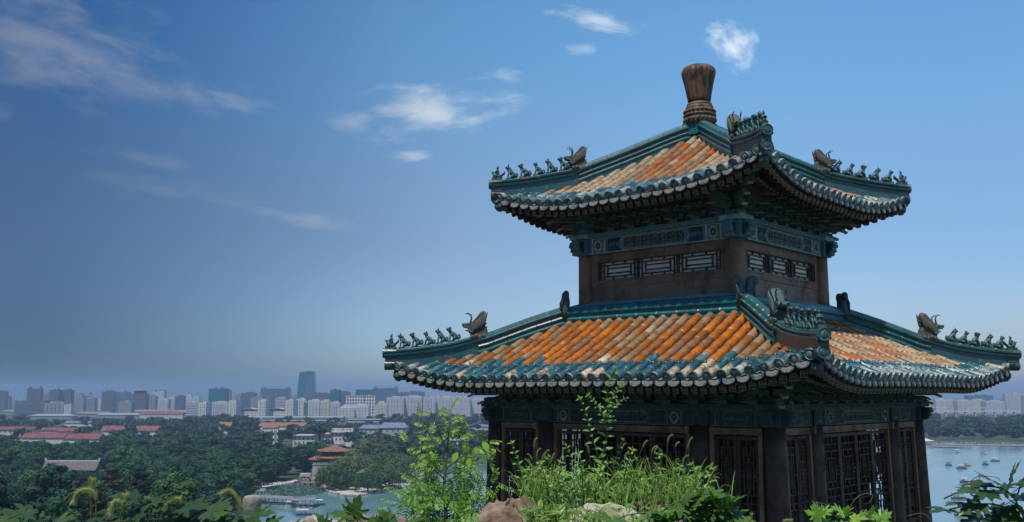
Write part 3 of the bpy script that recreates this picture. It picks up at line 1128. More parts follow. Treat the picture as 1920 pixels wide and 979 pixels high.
def door_leaf(x0, x1, ztop, zbot, F, flip):
    fr = MB()
    y, w = -LWD, 0.062
    for x in (x0 + w / 2, x1 - w / 2):
        fr.box((x, y, (ztop + zbot) / 2), (w, 0.07, ztop - zbot))
    zsk = -2.85
    for z in (ztop - w / 2, zsk, zbot + w / 2, zsk - 0.2):
        fr.box(((x0 + x1) / 2, y, z), (x1 - x0 - 2 * w, 0.066, w))
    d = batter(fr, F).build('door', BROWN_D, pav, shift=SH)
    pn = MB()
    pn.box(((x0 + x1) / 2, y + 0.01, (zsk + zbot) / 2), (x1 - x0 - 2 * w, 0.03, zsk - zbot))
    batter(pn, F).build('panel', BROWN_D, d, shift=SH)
    lt = MB()
    t = 0.022
    a, b = x0 + w, x1 - w
    W_ = b - a
    zt, zb = ztop - w, zsk + w / 2
    H_ = zt - zb

    def H(u0, u1, v):
        lt.box((a + W_ * (u0 + u1) / 2, y, zt - H_ * v), (W_ * (u1 - u0), 0.03, t))

    def V(u, v0, v1):
        lt.box((a + W_ * u, y, zt - H_ * (v0 + v1) / 2), (t, 0.034, H_ * (v1 - v0)))
    for v in (0.075, 0.145, 0.52, 0.60, 0.66, 0.93):
        H(0, 1, v)
    for v in (0.215, 0.45, 0.73, 0.86):
        H(0.2, 0.8, v)
    for u in (0.2, 0.8):
        V(u, 0.075, 0.52)
        V(u, 0.66, 0.93)
    for u in (0.38, 0.62):
        V(u, 0.215, 0.45)
        V(u, 0.73, 0.86)
        V(u, 0.0, 0.145)
        V(u, 0.52, 0.66)
    for u in (0.5,):
        V(u, 0.215, 0.45)
        V(u, 0.93, 1.0)
        V(u, 0.45, 0.52)
        V(u, 0.145, 0.215)
    for v in (0.30, 0.38, 0.79):
        H(0.0, 0.2, v)
        H(0.8, 1.0, v)
    for u, v in ((0.5, 0.18), (0.5, 0.485), (0.5, 0.63), (0.5, 0.335), (0.1, 0.34), (0.9, 0.34)):   # little carved rosettes
        cx_, cz_ = a + W_ * u, zt - H_ * v
        r_ = MB()
        r_.lathe([(0.034, -0.02), (0.034, 0.02), (0.012, 0.026)], 8)
        lt.add(r_.v, r_.f, M=Matrix.Translation((cx_, y - 0.004, cz_)) @ Matrix.Rotation(math.pi / 2, 4, 'X'))
    batter(lt, F).build('lattice', LATTICE, d, shift=SH)


for k in range(4):
    F = face_m(k)
    for (x0, x1, nl) in ((-3.28, -2.17, 2), (-1.73, 1.73, 4), (2.17, 3.28, 2)):
        fr = MB()
        jw = 0.085
        for x in (x0 + jw / 2, x1 - jw / 2):
            fr.box((x, -LWD, (-0.74 + PB) / 2), (jw, 0.15, -0.74 - PB))
        fr.box(((x0 + x1) / 2, -LWD - 0.012, -0.695), (x1 - x0, 0.16, 0.10))
        # slim outer moulding
        fr.box(((x0 + x1) / 2, -LWD - 0.10, -0.757), (x1 - x0 - 0.1, 0.03, 0.022))
        batter(fr, F).build('door_frame', BROWN, pav, shift=SH)
        lw = (x1 - x0 - 2 * jw) / nl
        for i in range(nl):
            door_leaf(x0 + jw + lw * i + 0.006, x0 + jw + lw * (i + 1) - 0.006, -0.80, PB + 0.06, F, i % 2)
    # bare wall strips either side of the columns
    ws = MB()
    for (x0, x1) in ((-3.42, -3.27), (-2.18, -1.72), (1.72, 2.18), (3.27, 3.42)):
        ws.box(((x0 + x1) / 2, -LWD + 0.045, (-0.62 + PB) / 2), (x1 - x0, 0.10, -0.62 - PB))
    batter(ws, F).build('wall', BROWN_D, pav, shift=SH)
    # threshold blocks under the beam by the inner columns
    bk = MB()
    for x in (-1.95, 1.95):
        bk.box((x - 0.24, -LWD - 0.14, -0.70), (0.07, 0.08, 0.14))
    batter(bk, F).build('wall_block', CREAMLINE if k == 0 else BROWN, pav, shift=SH)
mb = MB()
mb.box((0, 0, PB + 0.02), (7.4, 7.4, 0.1))
mb.build('floor', SOFFIT, pav, shift=SH)
mb = MB()
mb.box((-0.45, 0.925, (PB - 0.2) / 2), (4.9, 4.15, -0.22 - PB))  # added dark box that stops daylight showing through the lattice doors
mb.build('inner_light_block', BROWN_D, pav, shift=SH)
mb = MB()
mb.box((0, 0, -0.16), (6.7, 6.7, 0.06))
mb.build('ceiling', SOFFIT, pav, shift=SH)

# ---- painted friezes: tie beam with raised panels
FR_BASE = weathered('frieze_teal', (0.075, 0.24, 0.275), (0.13, 0.24, 0.25), 9, 0.4, 0.65, 0.55, 0.8, 0.4, 40, 0.5)
FR_DARK = weathered('frieze_dark', (0.018, 0.055, 0.062), (0.03, 0.05, 0.05), 9, 0.4, 0.65, 0.55, 0.8, 0.4, 40, 0.4)
FR_LINE = weathered('frieze_pale_line', (0.36, 0.58, 0.58), (0.22, 0.36, 0.36), 9, 0.4, 0.65, 0.55, 0.8, 0.3, 40, 0.4)
FR_BLUE = weathered('frieze_blue', (0.07, 0.18, 0.40), (0.10, 0.20, 0.30), 9, 0.4, 0.65, 0.55, 0.8, 0.3, 40, 0.4)
FR_CREAM = weathered('frieze_cream', (0.55, 0.52, 0.42), (0.34, 0.33, 0.28), 14, 0.4, 0.6, 0.6, 0.8, 0.6, 60, 0.5)
FMATS_UP = [FR_BASE, FR_DARK, FR_LINE, FR_BLUE, FR_CREAM]
FMATS_LO_SHADED = [weathered('lower_frieze_teal_shaded', (0.035, 0.09, 0.095), (0.055, 0.075, 0.07), 9, 0.4, 0.65, 0.55, 0.8, 0.4, 40, 0.5), FR_DARK,  # darker copies of the frieze colours: shade under the lower eave painted in
            weathered('lower_frieze_line_shaded', (0.12, 0.17, 0.16), (0.08, 0.105, 0.10), 9, 0.4, 0.65, 0.55, 0.8, 0.3, 40, 0.4),
            weathered('lower_frieze_blue_shaded', (0.025, 0.06, 0.10), (0.04, 0.07, 0.09), 9, 0.4, 0.65, 0.55, 0.8, 0.3, 40, 0.4),
            weathered('lower_frieze_cream_shaded', (0.42, 0.40, 0.33), (0.24, 0.23, 0.20), 14, 0.4, 0.6, 0.6, 0.8, 0.6, 60, 0.5)]
FMATS = FMATS_UP


def scrolls(mb, x0, x1, z0, z1, y, mi, n, seed, t=0.012):
    """carved running scrolls"""
    r = random.Random(seed)
    h = z1 - z0
    wv = (x1 - x0) / n
    for i in range(n):
        cx = x0 + wv * (i + 0.5)
        sg = 1 if i % 2 else -1
        pts = []
        for q in range(9):
            a = q / 8 * math.pi * 2.1
            rr = min(wv, h) * 0.48 * (1 - q / 12)
            pts.append((cx + rr * math.cos(a * sg + 1.0), y, (z0 + z1) / 2 + rr * math.sin(a * sg + 1.0)))
        mb.tube(pts, t * 0.5, 4, mi=mi)


def medallion(cx, cz, r, F, y, parent, sq=1.0):
    md = MB()
    d = MB()
    d.lathe([(r, 0.0), (r, 0.012), (r * 0.92, 0.02), (r * 0.86, 0.012), (r * 0.4, 0.014)], 20)
    M = Matrix.Translation((cx, y, cz)) @ Matrix.Scale(sq, 4, (1, 0, 0)) @ Matrix.Rotation(math.pi / 2, 4, 'X')
    md.add(d.v, d.f, mi=4, M=M)
    for i in range(7):        # curled dragon relief
        a = i / 7 * 6.28
        pts = [(cx + sq * r * 0.5 * math.cos(a + q * 0.4) * (1 - q * 0.14), y - 0.02, cz + r * 0.55 * math.sin(a + q * 0.4) * (1 - q * 0.14)) for q in range(5)]
        md.tube(pts, r * 0.06, 5, mi=1)
    md.v = [tuple(F @ Vector(p)) for p in md.v]
    md.build('medallion', FMATS, parent, shift=SH)


def chevron(mb, cx, z0, z1, w, y, sg, mi, t=0.02):
    zc = (z0 + z1) / 2
    mb.bar((cx, y, z1), (cx + sg * w, y, zc), t, 0.014, up=(0, 1, 0), mi=mi)
    mb.bar((cx + sg * w, y, zc), (cx, y, z0), t, 0.014, up=(0, 1, 0), mi=mi)


def frieze(x0, x1, z0, z1, dd, k, style, ext=0.0):
    F = face_m(k)
    mb = MB()
    y = -dd
    L = x1 - x0
    zc, h = (z0 + z1) / 2, z1 - z0
    mb.box(((x0 + x1) / 2, y + 0.09, zc), (L, 0.18, h), mi=0)
    yy = y - 0.004
    for z in (z0 + 0.012, z1 - 0.012):
        mb.box(((x0 + x1) / 2, y - 0.004, z), (L, 0.012, 0.02), mi=2)
    meds = []
    if style == 'long':
        cx = (x0 + x1) / 2
        hp = L * 0.215
        for sg in (-1, 1):
            e = cx + sg * L / 2
            for q, mi in ((0.045, 3), (0.075, 2), (0.265, 2), (0.295, 3)):
                mb.box((e - sg * q * L * 0.5, y - 0.003, zc), (0.05, 0.014, h - 0.05), mi=mi)
            meds.append(e - sg * L * 0.085)
            # dark pocket with chevrons
            mb.box((e - sg * L * 0.205, y - 0.001, zc), (L * 0.09, 0.008, h - 0.06), mi=1)
            scrolls(mb, e - sg * L * 0.205 - L * 0.04, e - sg * L * 0.205 + L * 0.04, z0 + 0.05, z1 - 0.05, y - 0.008, 2, 3, int(k * 7 + sg + 3))
            chevron(mb, cx + sg * (hp + 0.02), z0 + 0.03, z1 - 0.03, 0.12, y - 0.006, sg, 2)
            chevron(mb, cx + sg * (hp + 0.075), z0 + 0.03, z1 - 0.03, 0.12, y - 0.006, sg, 3, 0.028)
            chevron(mb, cx + sg * (hp - 0.03), z0 + 0.06, z1 - 0.06, 0.10, y - 0.006, sg, 4, 0.012)
        for z in (z0 + 0.05, z1 - 0.05):
            mb.box((cx, y - 0.006, z), (2 * hp, 0.014, 0.016), mi=4)
        mb.box((cx, y - 0.001, zc), (2 * hp, 0.008, h - 0.12), mi=1)
        for rw in range(2):
            scrolls(mb, cx - hp + 0.03, cx + hp - 0.03, zc - h * 0.33 + rw * h * 0.33, zc + rw * h * 0.33, y - 0.008, 4 if rw else 2, 13, k + rw, 0.013)
    else:
        cx = (x0 + x1) / 2
        hp = L * 0.17
        for sg in (-1, 1):
            e = cx + sg * L / 2
            for q, mi in ((0.06, 3), (0.12, 2), (0.2, 0)):
                mb.box((e - sg * q * L, y - 0.003, zc), (0.05, 0.014, h - 0.05), mi=mi)
            chevron(mb, cx + sg * hp, z0 + 0.03, z1 - 0.03, 0.10, y - 0.006, sg, 2)
            chevron(mb, cx + sg * (hp + 0.06), z0 + 0.03, z1 - 0.03, 0.10, y - 0.006, sg, 3, 0.026)
        for z in (z0 + 0.05, z1 - 0.05):
            mb.box((cx, y - 0.006, z), (2 * hp, 0.014, 0.016), mi=2)
        mb.box((cx, y - 0.001, zc), (2 * hp, 0.008, h - 0.12), mi=1)
        scrolls(mb, cx - hp, cx + hp, z0 + 0.05, z1 - 0.05, y - 0.008, 4, 4, k + 20, 0.013)
    mb.v = [tuple(F @ Vector(p)) for p in mb.v]
    o = mb.build('frieze_beam', FMATS, pav, shift=SH)
    for m in meds:
        medallion(m, zc, h * 0.40, F, y - 0.004, o, 0.85)
    return o


def beam_head(z0, z1, half, k, lower):
    """tie-beam ends crossing at the corner column, with a stepped nose, and the bracket seat above"""
    F = face_m(k)
    mb = MB()
    zc, h = (z0 + z1) / 2, z1 - z0
    prof = [(0, z0 + 0.02), (0.20, z0 + 0.02), (0.24, z0 + 0.05), (0.22, z0 + h * 0.25), (0.29, z0 + h * 0.33), (0.27, z0 + h * 0.55), (0.33, z0 + h * 0.62), (0.30, z1 - 0.01), (0, z1 - 0.01)]
    for a in (0, 1):
        M = F @ Matrix.Translation((half, -half, 0)) @ Matrix.Rotation(-a * math.pi / 2, 4, 'Z') @ Matrix.Translation((0.10, 0, 0))
        mb.prism(prof, -0.10, 0.10, M=M, mi=0)
        mb.prism([(x * 0.8, zc + (z - zc) * 0.72) for x, z in prof], -0.108, 0.108, M=M, mi=1)
    mb.box((half, -half, zc), (0.40, 0.40, h - 0.004), M=F, mi=0)
    mb.box((half + 0.01, -half - 0.01, z1 + 0.06), (0.52, 0.52, 0.10), M=F, mi=2)
    mb.box((half, -half, z1 + 0.17), (0.34, 0.34, 0.12), M=F, mi=0)
    mb.build('beam_head', FMATS, pav, shift=SH)


for k in range(4):
    FMATS = FMATS_UP
    frieze(-1.85, 1.85, 3.25, 3.615, UW + 0.11, k, 'long')
    beam_head(3.25, 3.615, UW, k, False)
    FMATS = FMATS_LO_SHADED
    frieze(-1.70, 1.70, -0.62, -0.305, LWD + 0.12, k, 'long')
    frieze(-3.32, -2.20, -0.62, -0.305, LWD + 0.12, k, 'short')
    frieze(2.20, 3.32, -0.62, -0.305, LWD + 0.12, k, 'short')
    for x in (-1.95, 1.95):
        mb = MB()
        F = face_m(k)
        mb.box((x, -LWD - 0.02, -0.462), (0.50, 0.30, 0.31), M=F, mi=1)
        for q in (-1, 1):
            mb.bar(F @ Vector((x, -LWD - 0.176, -0.345)), F @ Vector((x + q * 0.10, -LWD - 0.176, -0.50)), 0.02, 0.012, up=F @ Vector((0, 1, 0)), mi=2)
            mb.box((x + q * 0.17, -LWD - 0.172, -0.462), (0.03, 0.012, 0.27), M=F, mi=3)
        mb.box((x, -LWD - 0.172, -0.53), (0.22, 0.012, 0.02), M=F, mi=2)
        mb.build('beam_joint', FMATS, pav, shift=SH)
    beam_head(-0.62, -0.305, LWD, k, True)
    for dd, z, half in ((UW + 0.16, 3.675, 2.28), (LWD + 0.17, -0.25, 3.78)):
        F = face_m(k)
        mb = MB()
        mb.box((0, -dd + 0.15, z), (2 * half, 0.34, 0.11), M=F, mi=0)
        for i in range(int(half * 2 / 0.17)):
            x = -half + 0.085 + 0.17 * i
            pts = [F @ Vector((x + 0.06 * math.cos(q), -dd - 0.022, z + 0.035 - 0.07 * math.sin(q))) for q in (0, 0.6, 1.2, 1.9, 2.5, 3.14)]
            mb.tube(pts, 0.006, 4, mi=2)
        mb.build('plate_beam', FMATS_UP if z > 0 else FMATS_LO_SHADED, pav, shift=SH)

# ---- brackets under the eaves
BRK = weathered('bracket_paint', (0.085, 0.21, 0.215), (0.11, 0.13, 0.11), 8, 0.4, 0.65, 0.55, 0.8, 0.3, 30, 0.4)
BRKL = weathered('bracket_edge', (0.42, 0.46, 0.40), (0.24, 0.26, 0.22), 10, 0.4, 0.65, 0.6, 0.8, 0.2, 30, 0.4)


def bracket_mb(H, out):
    m = MB()
    tiers = 3
    th = H / (tiers + 0.6)
    m.box((0, -0.02, th * 0.22), (0.20, 0.20, th * 0.44))
    for t in range(tiers):
        z = th * (0.62 + t)
        reach = 0.10 + out * (t + 1) / tiers
        # forward arm with an upturned beak
        m.bar((0, 0.16, z), (0, -reach, z), 0.075, th * 0.52)
        pr = [(-reach, z - th * 0.26), (-reach - 0.13, z - th * 0.20), (-reach - 0.20, z - th * 0.38), (-reach - 0.12, z + th * 0.05), (-reach, z + th * 0.26)]
        m.prism([(p[0], p[1]) for p in pr], -0.036, 0.036, M=Matrix(((0, 1, 0, 0), (1, 0, 0, 0), (0, 0, 1, 0), (0, 0, 0, 1))), mi=0)
        m.bar((0, -reach - 0.005, z - th * 0.24), (0, -reach - 0.195, z - th * 0.375), 0.08, 0.012, mi=1)
        # cross arms, bowed, with little cushion blocks
        for dpt in range(t + 1):
            yy = -out * dpt / tiers
            wl = 0.20 + 0.05 * (t - dpt)
            m.bar((-wl, yy, z), (wl, yy, z), 0.065, th * 0.42)
            for sx in (-1, 0, 1):
                m.box((sx * (wl - 0.045), yy, z + th * 0.36), (0.095, 0.10, th * 0.26))
                m.box((sx * (wl - 0.045), yy - 0.052, z + th * 0.27), (0.095, 0.006, 0.014), mi=1)
    return m


br_up = bracket_mb(0.66, 0.42).mesh('bracket_set', [BRK, BRKL])
br_lo = bracket_mb(0.62, 0.55).mesh('bracket_set', [BRK, BRKL])
for (me, dd, z, half, n, H, out, rf) in ((br_up, UW + 0.06, 3.73, 1.72, 7, 0.66, 0.42, UP), (br_lo, LWD + 0.06, -0.195, 3.15, 11, 0.62, 0.55, LO)):
    for k in range(4):
        F = face_m(k)
        if k in (0, 1):
            for i in range(n):
                s = -half + 2 * half * i / (n - 1)
                o = inst('bracket_set', me, pav)
                o.matrix_local = Matrix.Translation(SH) @ F @ Matrix.Translation((s, -dd, z))
        # board behind with flame outlines, and the eave purlin in front
        mb = MB()
        mb.box((0, -dd + 0.12, z + 0.42), (2 * half + 0.55, 0.05, 0.95), M=F, mi=0)
        for i in range(n - 1):
            s = -half + 2 * half * (i + 0.5) / (n - 1)
            w_ = half / (n - 1) * 0.55
            for sc in (1.0, 0.6):
                pts = [F @ Vector((s + w_ * sc * a, -dd + 0.085, z + 0.03 + 0.36 * sc * b)) for a, b in ((-1, 0), (-1.05, 0.35), (-0.55, 0.62), (0, 1), (0.55, 0.62), (1.05, 0.35), (1, 0))]
                mb.tube(pts, 0.009, 4, mi=1)
        mb.build('bracket_board', [BRK, BRKL], pav, shift=SH)
        mb = MB()
        dz_ = rf.z(0, dd + out) - 0.42
        mb.tube([F @ Vector((q * (dd + out + 0.1), -(dd + out), dz_)) for q in (-1, 1)], 0.10, 12, mi=0)
        mb.build('eave_purlin', [RAFTER], pav, shift=SH)

# ---- corner (hip) rafters with beast heads


def sleeve_beast():
    m = MB()
    m.tube([(0, 0.10, 0), (0, -0.02, 0.0), (0, -0.10, 0.01), (0, -0.17, -0.015), (0, -0.20, -0.03)], [0.10, 0.105, 0.095, 0.07, 0.03], 10)
    for sx in (-1, 1):
        m.ball((sx * 0.07, -0.08, 0.07), 0.03, 8, 6)
        m.ball((sx * 0.04, -0.18, 0.03), 0.025, 8, 6)
        m.tube([(sx * 0.07, 0.0, 0.08), (sx * 0.10, 0.07, 0.12), (sx * 0.08, 0.10, 0.10)], [0.03, 0.022, 0.006], 6)
    m.tube([(0, -0.04, -0.09), (0, -0.13, -0.075), (0, -0.17, -0.06)], [0.04, 0.04, 0.015], 8)
    return m


sb_me = colour_mb(sleeve_beast(), (0.02, 0.075, 0.08, 0.35), (0.13, 0.15, 0.13)).mesh('beast_head', FIGM)
for rf, zoff, wall in ((UP, 0.0, UW), (LO, 0.0, LWD)):
    for k in range(4):
        F = face_m(k)
        t = rf.De + rf.out - 0.16
        z1 = rf.z(t, t) - 0.24
        z0 = rf.z(wall, wall) - 0.40
        mb = MB()
        a, b = Vector((wall - 0.1, -wall + 0.1, z0)), Vector((t, -t, z1))
        mb.bar(F @ a, F @ b, 0.17, 0.20, mi=0)
        b2 = a.lerp(b, 0.66)
        mb.bar(F @ (a + Vector((0, 0, -0.21))), F @ (b2 + Vector((0, 0, -0.18))), 0.17, 0.19, mi=0)
        # stepped corner arms carrying it
        for q in range(4):
            e = wall + 0.22 + 0.16 * q
            zz = (3.78 if rf is UP else -0.15) + 0.17 * q
            mb.bar(F @ Vector((wall, -wall, zz)), F @ Vector((e, -e, zz)), 0.11, 0.12, mi=0)
            for sg in (0, 1):
                pa = Vector((wall, -wall - 0.14 * q, zz)) if sg else Vector((wall + 0.14 * q, -wall, zz))
                pb = pa + (Vector((-0.42, 0, 0)) if sg else Vector((0, 0.42, 0)))
                mb.bar(F @ pa, F @ pb, 0.08, 0.10, mi=0)
            tip = F @ Vector((e + 0.006, -e - 0.006, zz - 0.03))
            mb.bar(tip, tip + F @ Vector((0.10, -0.10, -0.06)), 0.11, 0.05, mi=1)
        o = mb.build('hip_rafter', [BRK, BRKL], pav, shift=SH)
        out = F @ Vector((1, -1, 0))
        p = F @ b
        inst('beast_head', sb_me, o, (p.x, p.y, p.z - PB), (0, 0, math.atan2(out.y, out.x) + math.pi / 2), 1.05)
# ------------------------------------------------------------------ ground, lake, hill, haze
import numpy as np
GZ = -50.0
rb = random.Random(41)


def flat(name, poly, z, mat, label=None):
    me = bpy.data.meshes.new(name)
    me.from_pydata([(p[0], p[1], z) for p in poly], [], [list(range(len(poly)))])
    me.materials.append(mat)
    o = bpy.data.objects.new(name, me)
    COL.objects.link(o)
    o['kind'] = 'structure'
    return o


def ground_material(name, stops, scale, rough=0.95):
    m, n, b = material(name)
    t = n.n('TexCoord')
    a = n.noise(t.outputs['Object'], scale, 8, 0.65, 0.2)
    n.set(b.inputs['Base Color'], n.ramp(a, stops))
    b.inputs['Roughness'].default_value = rough
    return m


GROUND = ground_material('ground_soil', [(0.3, (0.018, 0.035, 0.016)), (0.5, (0.03, 0.05, 0.022)), (0.7, (0.06, 0.07, 0.04))], 0.02)
HILL = ground_material('hill_soil', [(0.3, (0.02, 0.035, 0.012)), (0.55, (0.035, 0.05, 0.02)), (0.72, (0.10, 0.075, 0.045))], 0.5)
PAVE = ground_material('pale_paving', [(0.3, (0.30, 0.28, 0.25)), (0.6, (0.42, 0.40, 0.36)), (0.75, (0.22, 0.22, 0.19))], 0.15)

flat('ground', [(-9000, -400), (9000, -400), (9000, 11000), (-9000, 11000)], GZ, GROUND)

WATER, n, b = material('lake_water')
t = n.n('TexCoord')
mp = n.n('Mapping', ins={'Vector': t.outputs['Object'], 'Scale': (0.6, 1.4, 1.0)})
wv = n.noise(mp.outputs[0], 0.5, 5, 0.6, 0.4)
big = n.noise(t.outputs['Object'], 0.011, 4, 0.55, 0.6)
n.set(b.inputs['Base Color'], n.mix(n.smooth(big, 0.35, 0.7), (0.10, 0.195, 0.235), (0.125, 0.225, 0.24)))
n.set(b.inputs['Roughness'], n.math('ADD', 0.06, n.math('MULTIPLY', n.smooth(big, 0.4, 0.65), 0.12)))
bump(n, b, wv, 0.16, 0.2)
LAKE_PX = [(300, 1150), (415, 985), (452, 948), (478, 926), (500, 914), (556, 905), (600, 900), (640, 897), (700, 893), (760, 884), (830, 872), (900, 866),
           (1100, 852), (1400, 843), (1740, 834), (1830, 836), (1920, 838), (2300, 842), (2800, 900), (2800, 1250)]
LAKE = [on_ground(*p) for p in LAKE_PX]
flat('lake', LAKE, GZ + 0.12, WATER)
ISLAND_PX = [(606, 908), (612, 922), (650, 931), (676, 931), (694, 926), (712, 919), (742, 918), (764, 912), (786, 900), (800, 884), (760, 876), (700, 880), (650, 890), (618, 898)]
ISLAND = [on_ground(*p) for p in ISLAND_PX]
flat('path', ISLAND, GZ + 0.7, PAVE)


def inside(poly, x, y):
    c = False
    j = len(poly) - 1
    for i in range(len(poly)):
        xi, yi, xj, yj = poly[i][0], poly[i][1], poly[j][0], poly[j][1]
        if (yi > y) != (yj > y) and x < (xj - xi) * (y - yi) / (yj - yi) + xi:
            c = not c
        j = i
    return c


def hill_z(x, y):
    """the wooded hill the pavilion stands on"""
    r = math.hypot(x, y * 1.0)
    q = math.hypot(x - PX, y - PY)
    if r < 9.5:
        z = -1.75 - 0.02 * r
    elif r < 15:
        z = -1.94 + (-3.95 + 1.94) * (r - 9.5) / 5.5
    else:
        z = -3.95
    edge = max(0.0, min(r - 6.0 - 6.0 * (y > 0), q - 7.5))
    z -= 0.30 * edge if edge < 30 else 9.0 + (edge - 30) * 0.118
    z += 1.2 * mnoise.noise((x * 0.05, y * 0.05, 0)) * min(1, edge / 10)
    return max(z, GZ - 2)


vs, fs = [], []
NR, NA = 60, 96
for i in range(NR):
    rr = 0.5 + 420 * (i / (NR - 1)) ** 2.2
    for j in range(NA):
        a = 2 * math.pi * j / NA
        x, y = rr * math.cos(a) + 2, rr * math.sin(a) + 8
        if y < -120:
            y = -120 + (y + 120) * 0.02
        vs.append((x, y, hill_z(x, y)))
for i in range(NR - 1):
    for j in range(NA):
        fs.append((i * NA + j, i * NA + (j + 1) % NA, (i + 1) * NA + (j + 1) % NA, (i + 1) * NA + j))
fs.append(tuple(range(NA - 1, -1, -1)))
me = bpy.data.meshes.new('hill')
me.from_pydata(vs, [], fs)
me.materials.append(HILL)
me.polygons.foreach_set('use_smooth', [True] * len(fs))
hill_o = bpy.data.objects.new('hill', me)
COL.objects.link(hill_o)
hill_o['kind'] = 'structure'
# stone terrace the pavilion stands on
TERR = weathered('terrace_stone', (0.30, 0.28, 0.25), (0.18, 0.17, 0.15), 1.2, 0.4, 0.65, 0.8, 0.95, 0.3, 12, 0.4)
mb = MB()
mb.box((0, 0, -0.35), (10.4, 10.4, 0.70))
mb.box((0, 0, -0.60), (11.2, 11.2, 0.50))
o = mb.build('stone_terrace', TERR, None, (PX, PY, PB), (0, 0, PTH))
tag(o, 'low grey stone platform under the two-storey pavilion', 'platform')

HAZE, n, b = material('haze_air')
n.t.nodes.remove(b)
pv = n.n('VolumePrincipled', ins={'Color': (0.50, 0.72, 1.0), 'Density': 0.00016, 'Anisotropy': 0.25})
on = [q for q in n.t.nodes if q.type == 'OUTPUT_MATERIAL'][0]
n.t.links.new(pv.outputs[0], on.inputs['Volume'])
mb = MB()
mb.box((0, 5200, 24.0), (19000, 12400, 154.0))
hz = mb.build('haze', HAZE)
hz['kind'] = 'stuff'
hz.display_type = 'WIRE'

# ------------------------------------------------------------------ trees


def foliage_material(name, c1, c2, spread=0.35):
    m, n, b = material(name)
    at = n.n('Attribute', attribute_name='Col')
    oi = n.n('ObjectInfo')
    mid = tuple((p + q) / 2 for p, q in zip(c1, c2))
    base = n.ramp(oi.outputs['Random'], [(0.0, c1), (0.35, tuple(x * y for x, y in zip(c1, (0.75, 0.95, 1.15)))), (0.6, mid), (0.85, c2), (1.0, tuple(x * y for x, y in zip(c2, (1.5, 1.25, 0.9))))])
    t = n.n('TexCoord')
    col = n.mix(1.0, base, at.outputs['Color'], 'MULTIPLY')
    n.set(b.inputs['Base Color'], col)
    b.inputs['Roughness'].default_value = 0.75
    b.inputs['Specular IOR Level'].default_value = 0.25
    return m


LEAF_A = foliage_material('leaf_broad', (0.010, 0.042, 0.021), (0.022, 0.070, 0.025))
LEAF_P = foliage_material('leaf_pine', (0.012, 0.022, 0.012), (0.026, 0.030, 0.014))
LEAF_W = foliage_material('leaf_willow', (0.050, 0.098, 0.034), (0.078, 0.122, 0.046))
LEAF_O = foliage_material('leaf_olive', (0.048, 0.074, 0.034), (0.075, 0.095, 0.048))
BARK = weathered('bark', (0.055, 0.042, 0.032), (0.03, 0.024, 0.02), 3, r1=0.85, r2=0.95)


def crown_arrays(kind, nclump, nleaf, leaf, seed):
    """verts (n,3), quads, colours for a crown 1 unit high and about 1 wide (base at 0)"""
    r = np.random.RandomState(seed)
    V, C = [], []
    if kind == 'broad':
        cen = []
        while len(cen) < nclump:
            p = r.uniform(-1, 1, 3)
            q = np.linalg.norm(p)
            if 0.55 < q < 1.0 and p[2] > -0.8:
                cen.append(p)
        cen = np.array(cen) * np.array([0.42, 0.42, 0.42]) + np.array([0, 0, 0.55])
        cen += r.normal(0, 0.03, cen.shape)
        rad = r.uniform(0.10, 0.20, nclump)
    elif kind == 'pine':
        z = r.uniform(0.12, 1.0, nclump) ** 0.9
        a = r.uniform(0, 6.28, nclump)
        lay = np.round(z * 7) / 7 + r.normal(0, 0.02, nclump)
        rr = (0.40 * (1.05 - z) + 0.06) * r.uniform(0.45, 1.1, nclump)
        cen = np.stack([rr * np.cos(a), rr * np.sin(a), lay], 1)
        rad = r.uniform(0.05, 0.10, nclump)
    elif kind == 'willow':
        a = r.uniform(0, 6.28, nclump)
        rr = np.sqrt(r.uniform(0, 1, nclump)) * 0.46
        z = 0.92 - 0.9 * rr ** 1.6 * 1.6 - r.uniform(0, 0.38, nclump)
        cen = np.stack([rr * np.cos(a), rr * np.sin(a), np.clip(z, 0.12, 1)], 1)
        rad = r.uniform(0.06, 0.11, nclump)
    lump = r.uniform(0.7, 1.35, nclump)
    for i in range(nclump):
        d = r.normal(0, 1, (nleaf, 3))
        d /= np.linalg.norm(d, axis=1)[:, None]
        rad3 = np.array([rad[i], rad[i], rad[i] * (0.8 if kind != 'willow' else 2.2)])
        if kind == 'pine':
            rad3 = np.array([rad[i] * 1.3, rad[i] * 1.3, rad[i] * 0.5])
        pc = cen[i] + d * rad3 * r.uniform(0.75, 1.1, (nleaf, 1))
        nrm = d + r.normal(0, 0.24, d.shape)
        nrm /= np.linalg.norm(nrm, axis=1)[:, None]
        up = np.tile([0.0, 0.0, 1.0], (nleaf, 1)) + r.normal(0, 0.3, d.shape)
        s = np.cross(nrm, up)
        s /= np.linalg.norm(s, axis=1)[:, None] + 1e-9
        u = np.cross(s, nrm)
        w = leaf * r.uniform(0.6, 1.3, (nleaf, 1))
        h = w * (2.6 if kind == 'willow' else 1.0)
        if kind == 'willow':
            w = w * 0.55
        q = np.stack([pc - s * w - u * h * 0.3, pc + s * w * 0.8 - u * h, pc + s * w + u * h * 0.4, pc - s * w * 0.7 + u * h], 1)
        V.append(q.reshape(-1, 3))
        C.append(np.repeat(lump[i] * r.uniform(0.85, 1.15, nleaf), 1))
    V = np.concatenate(V)
    C = np.concatenate(C)
    return V, C


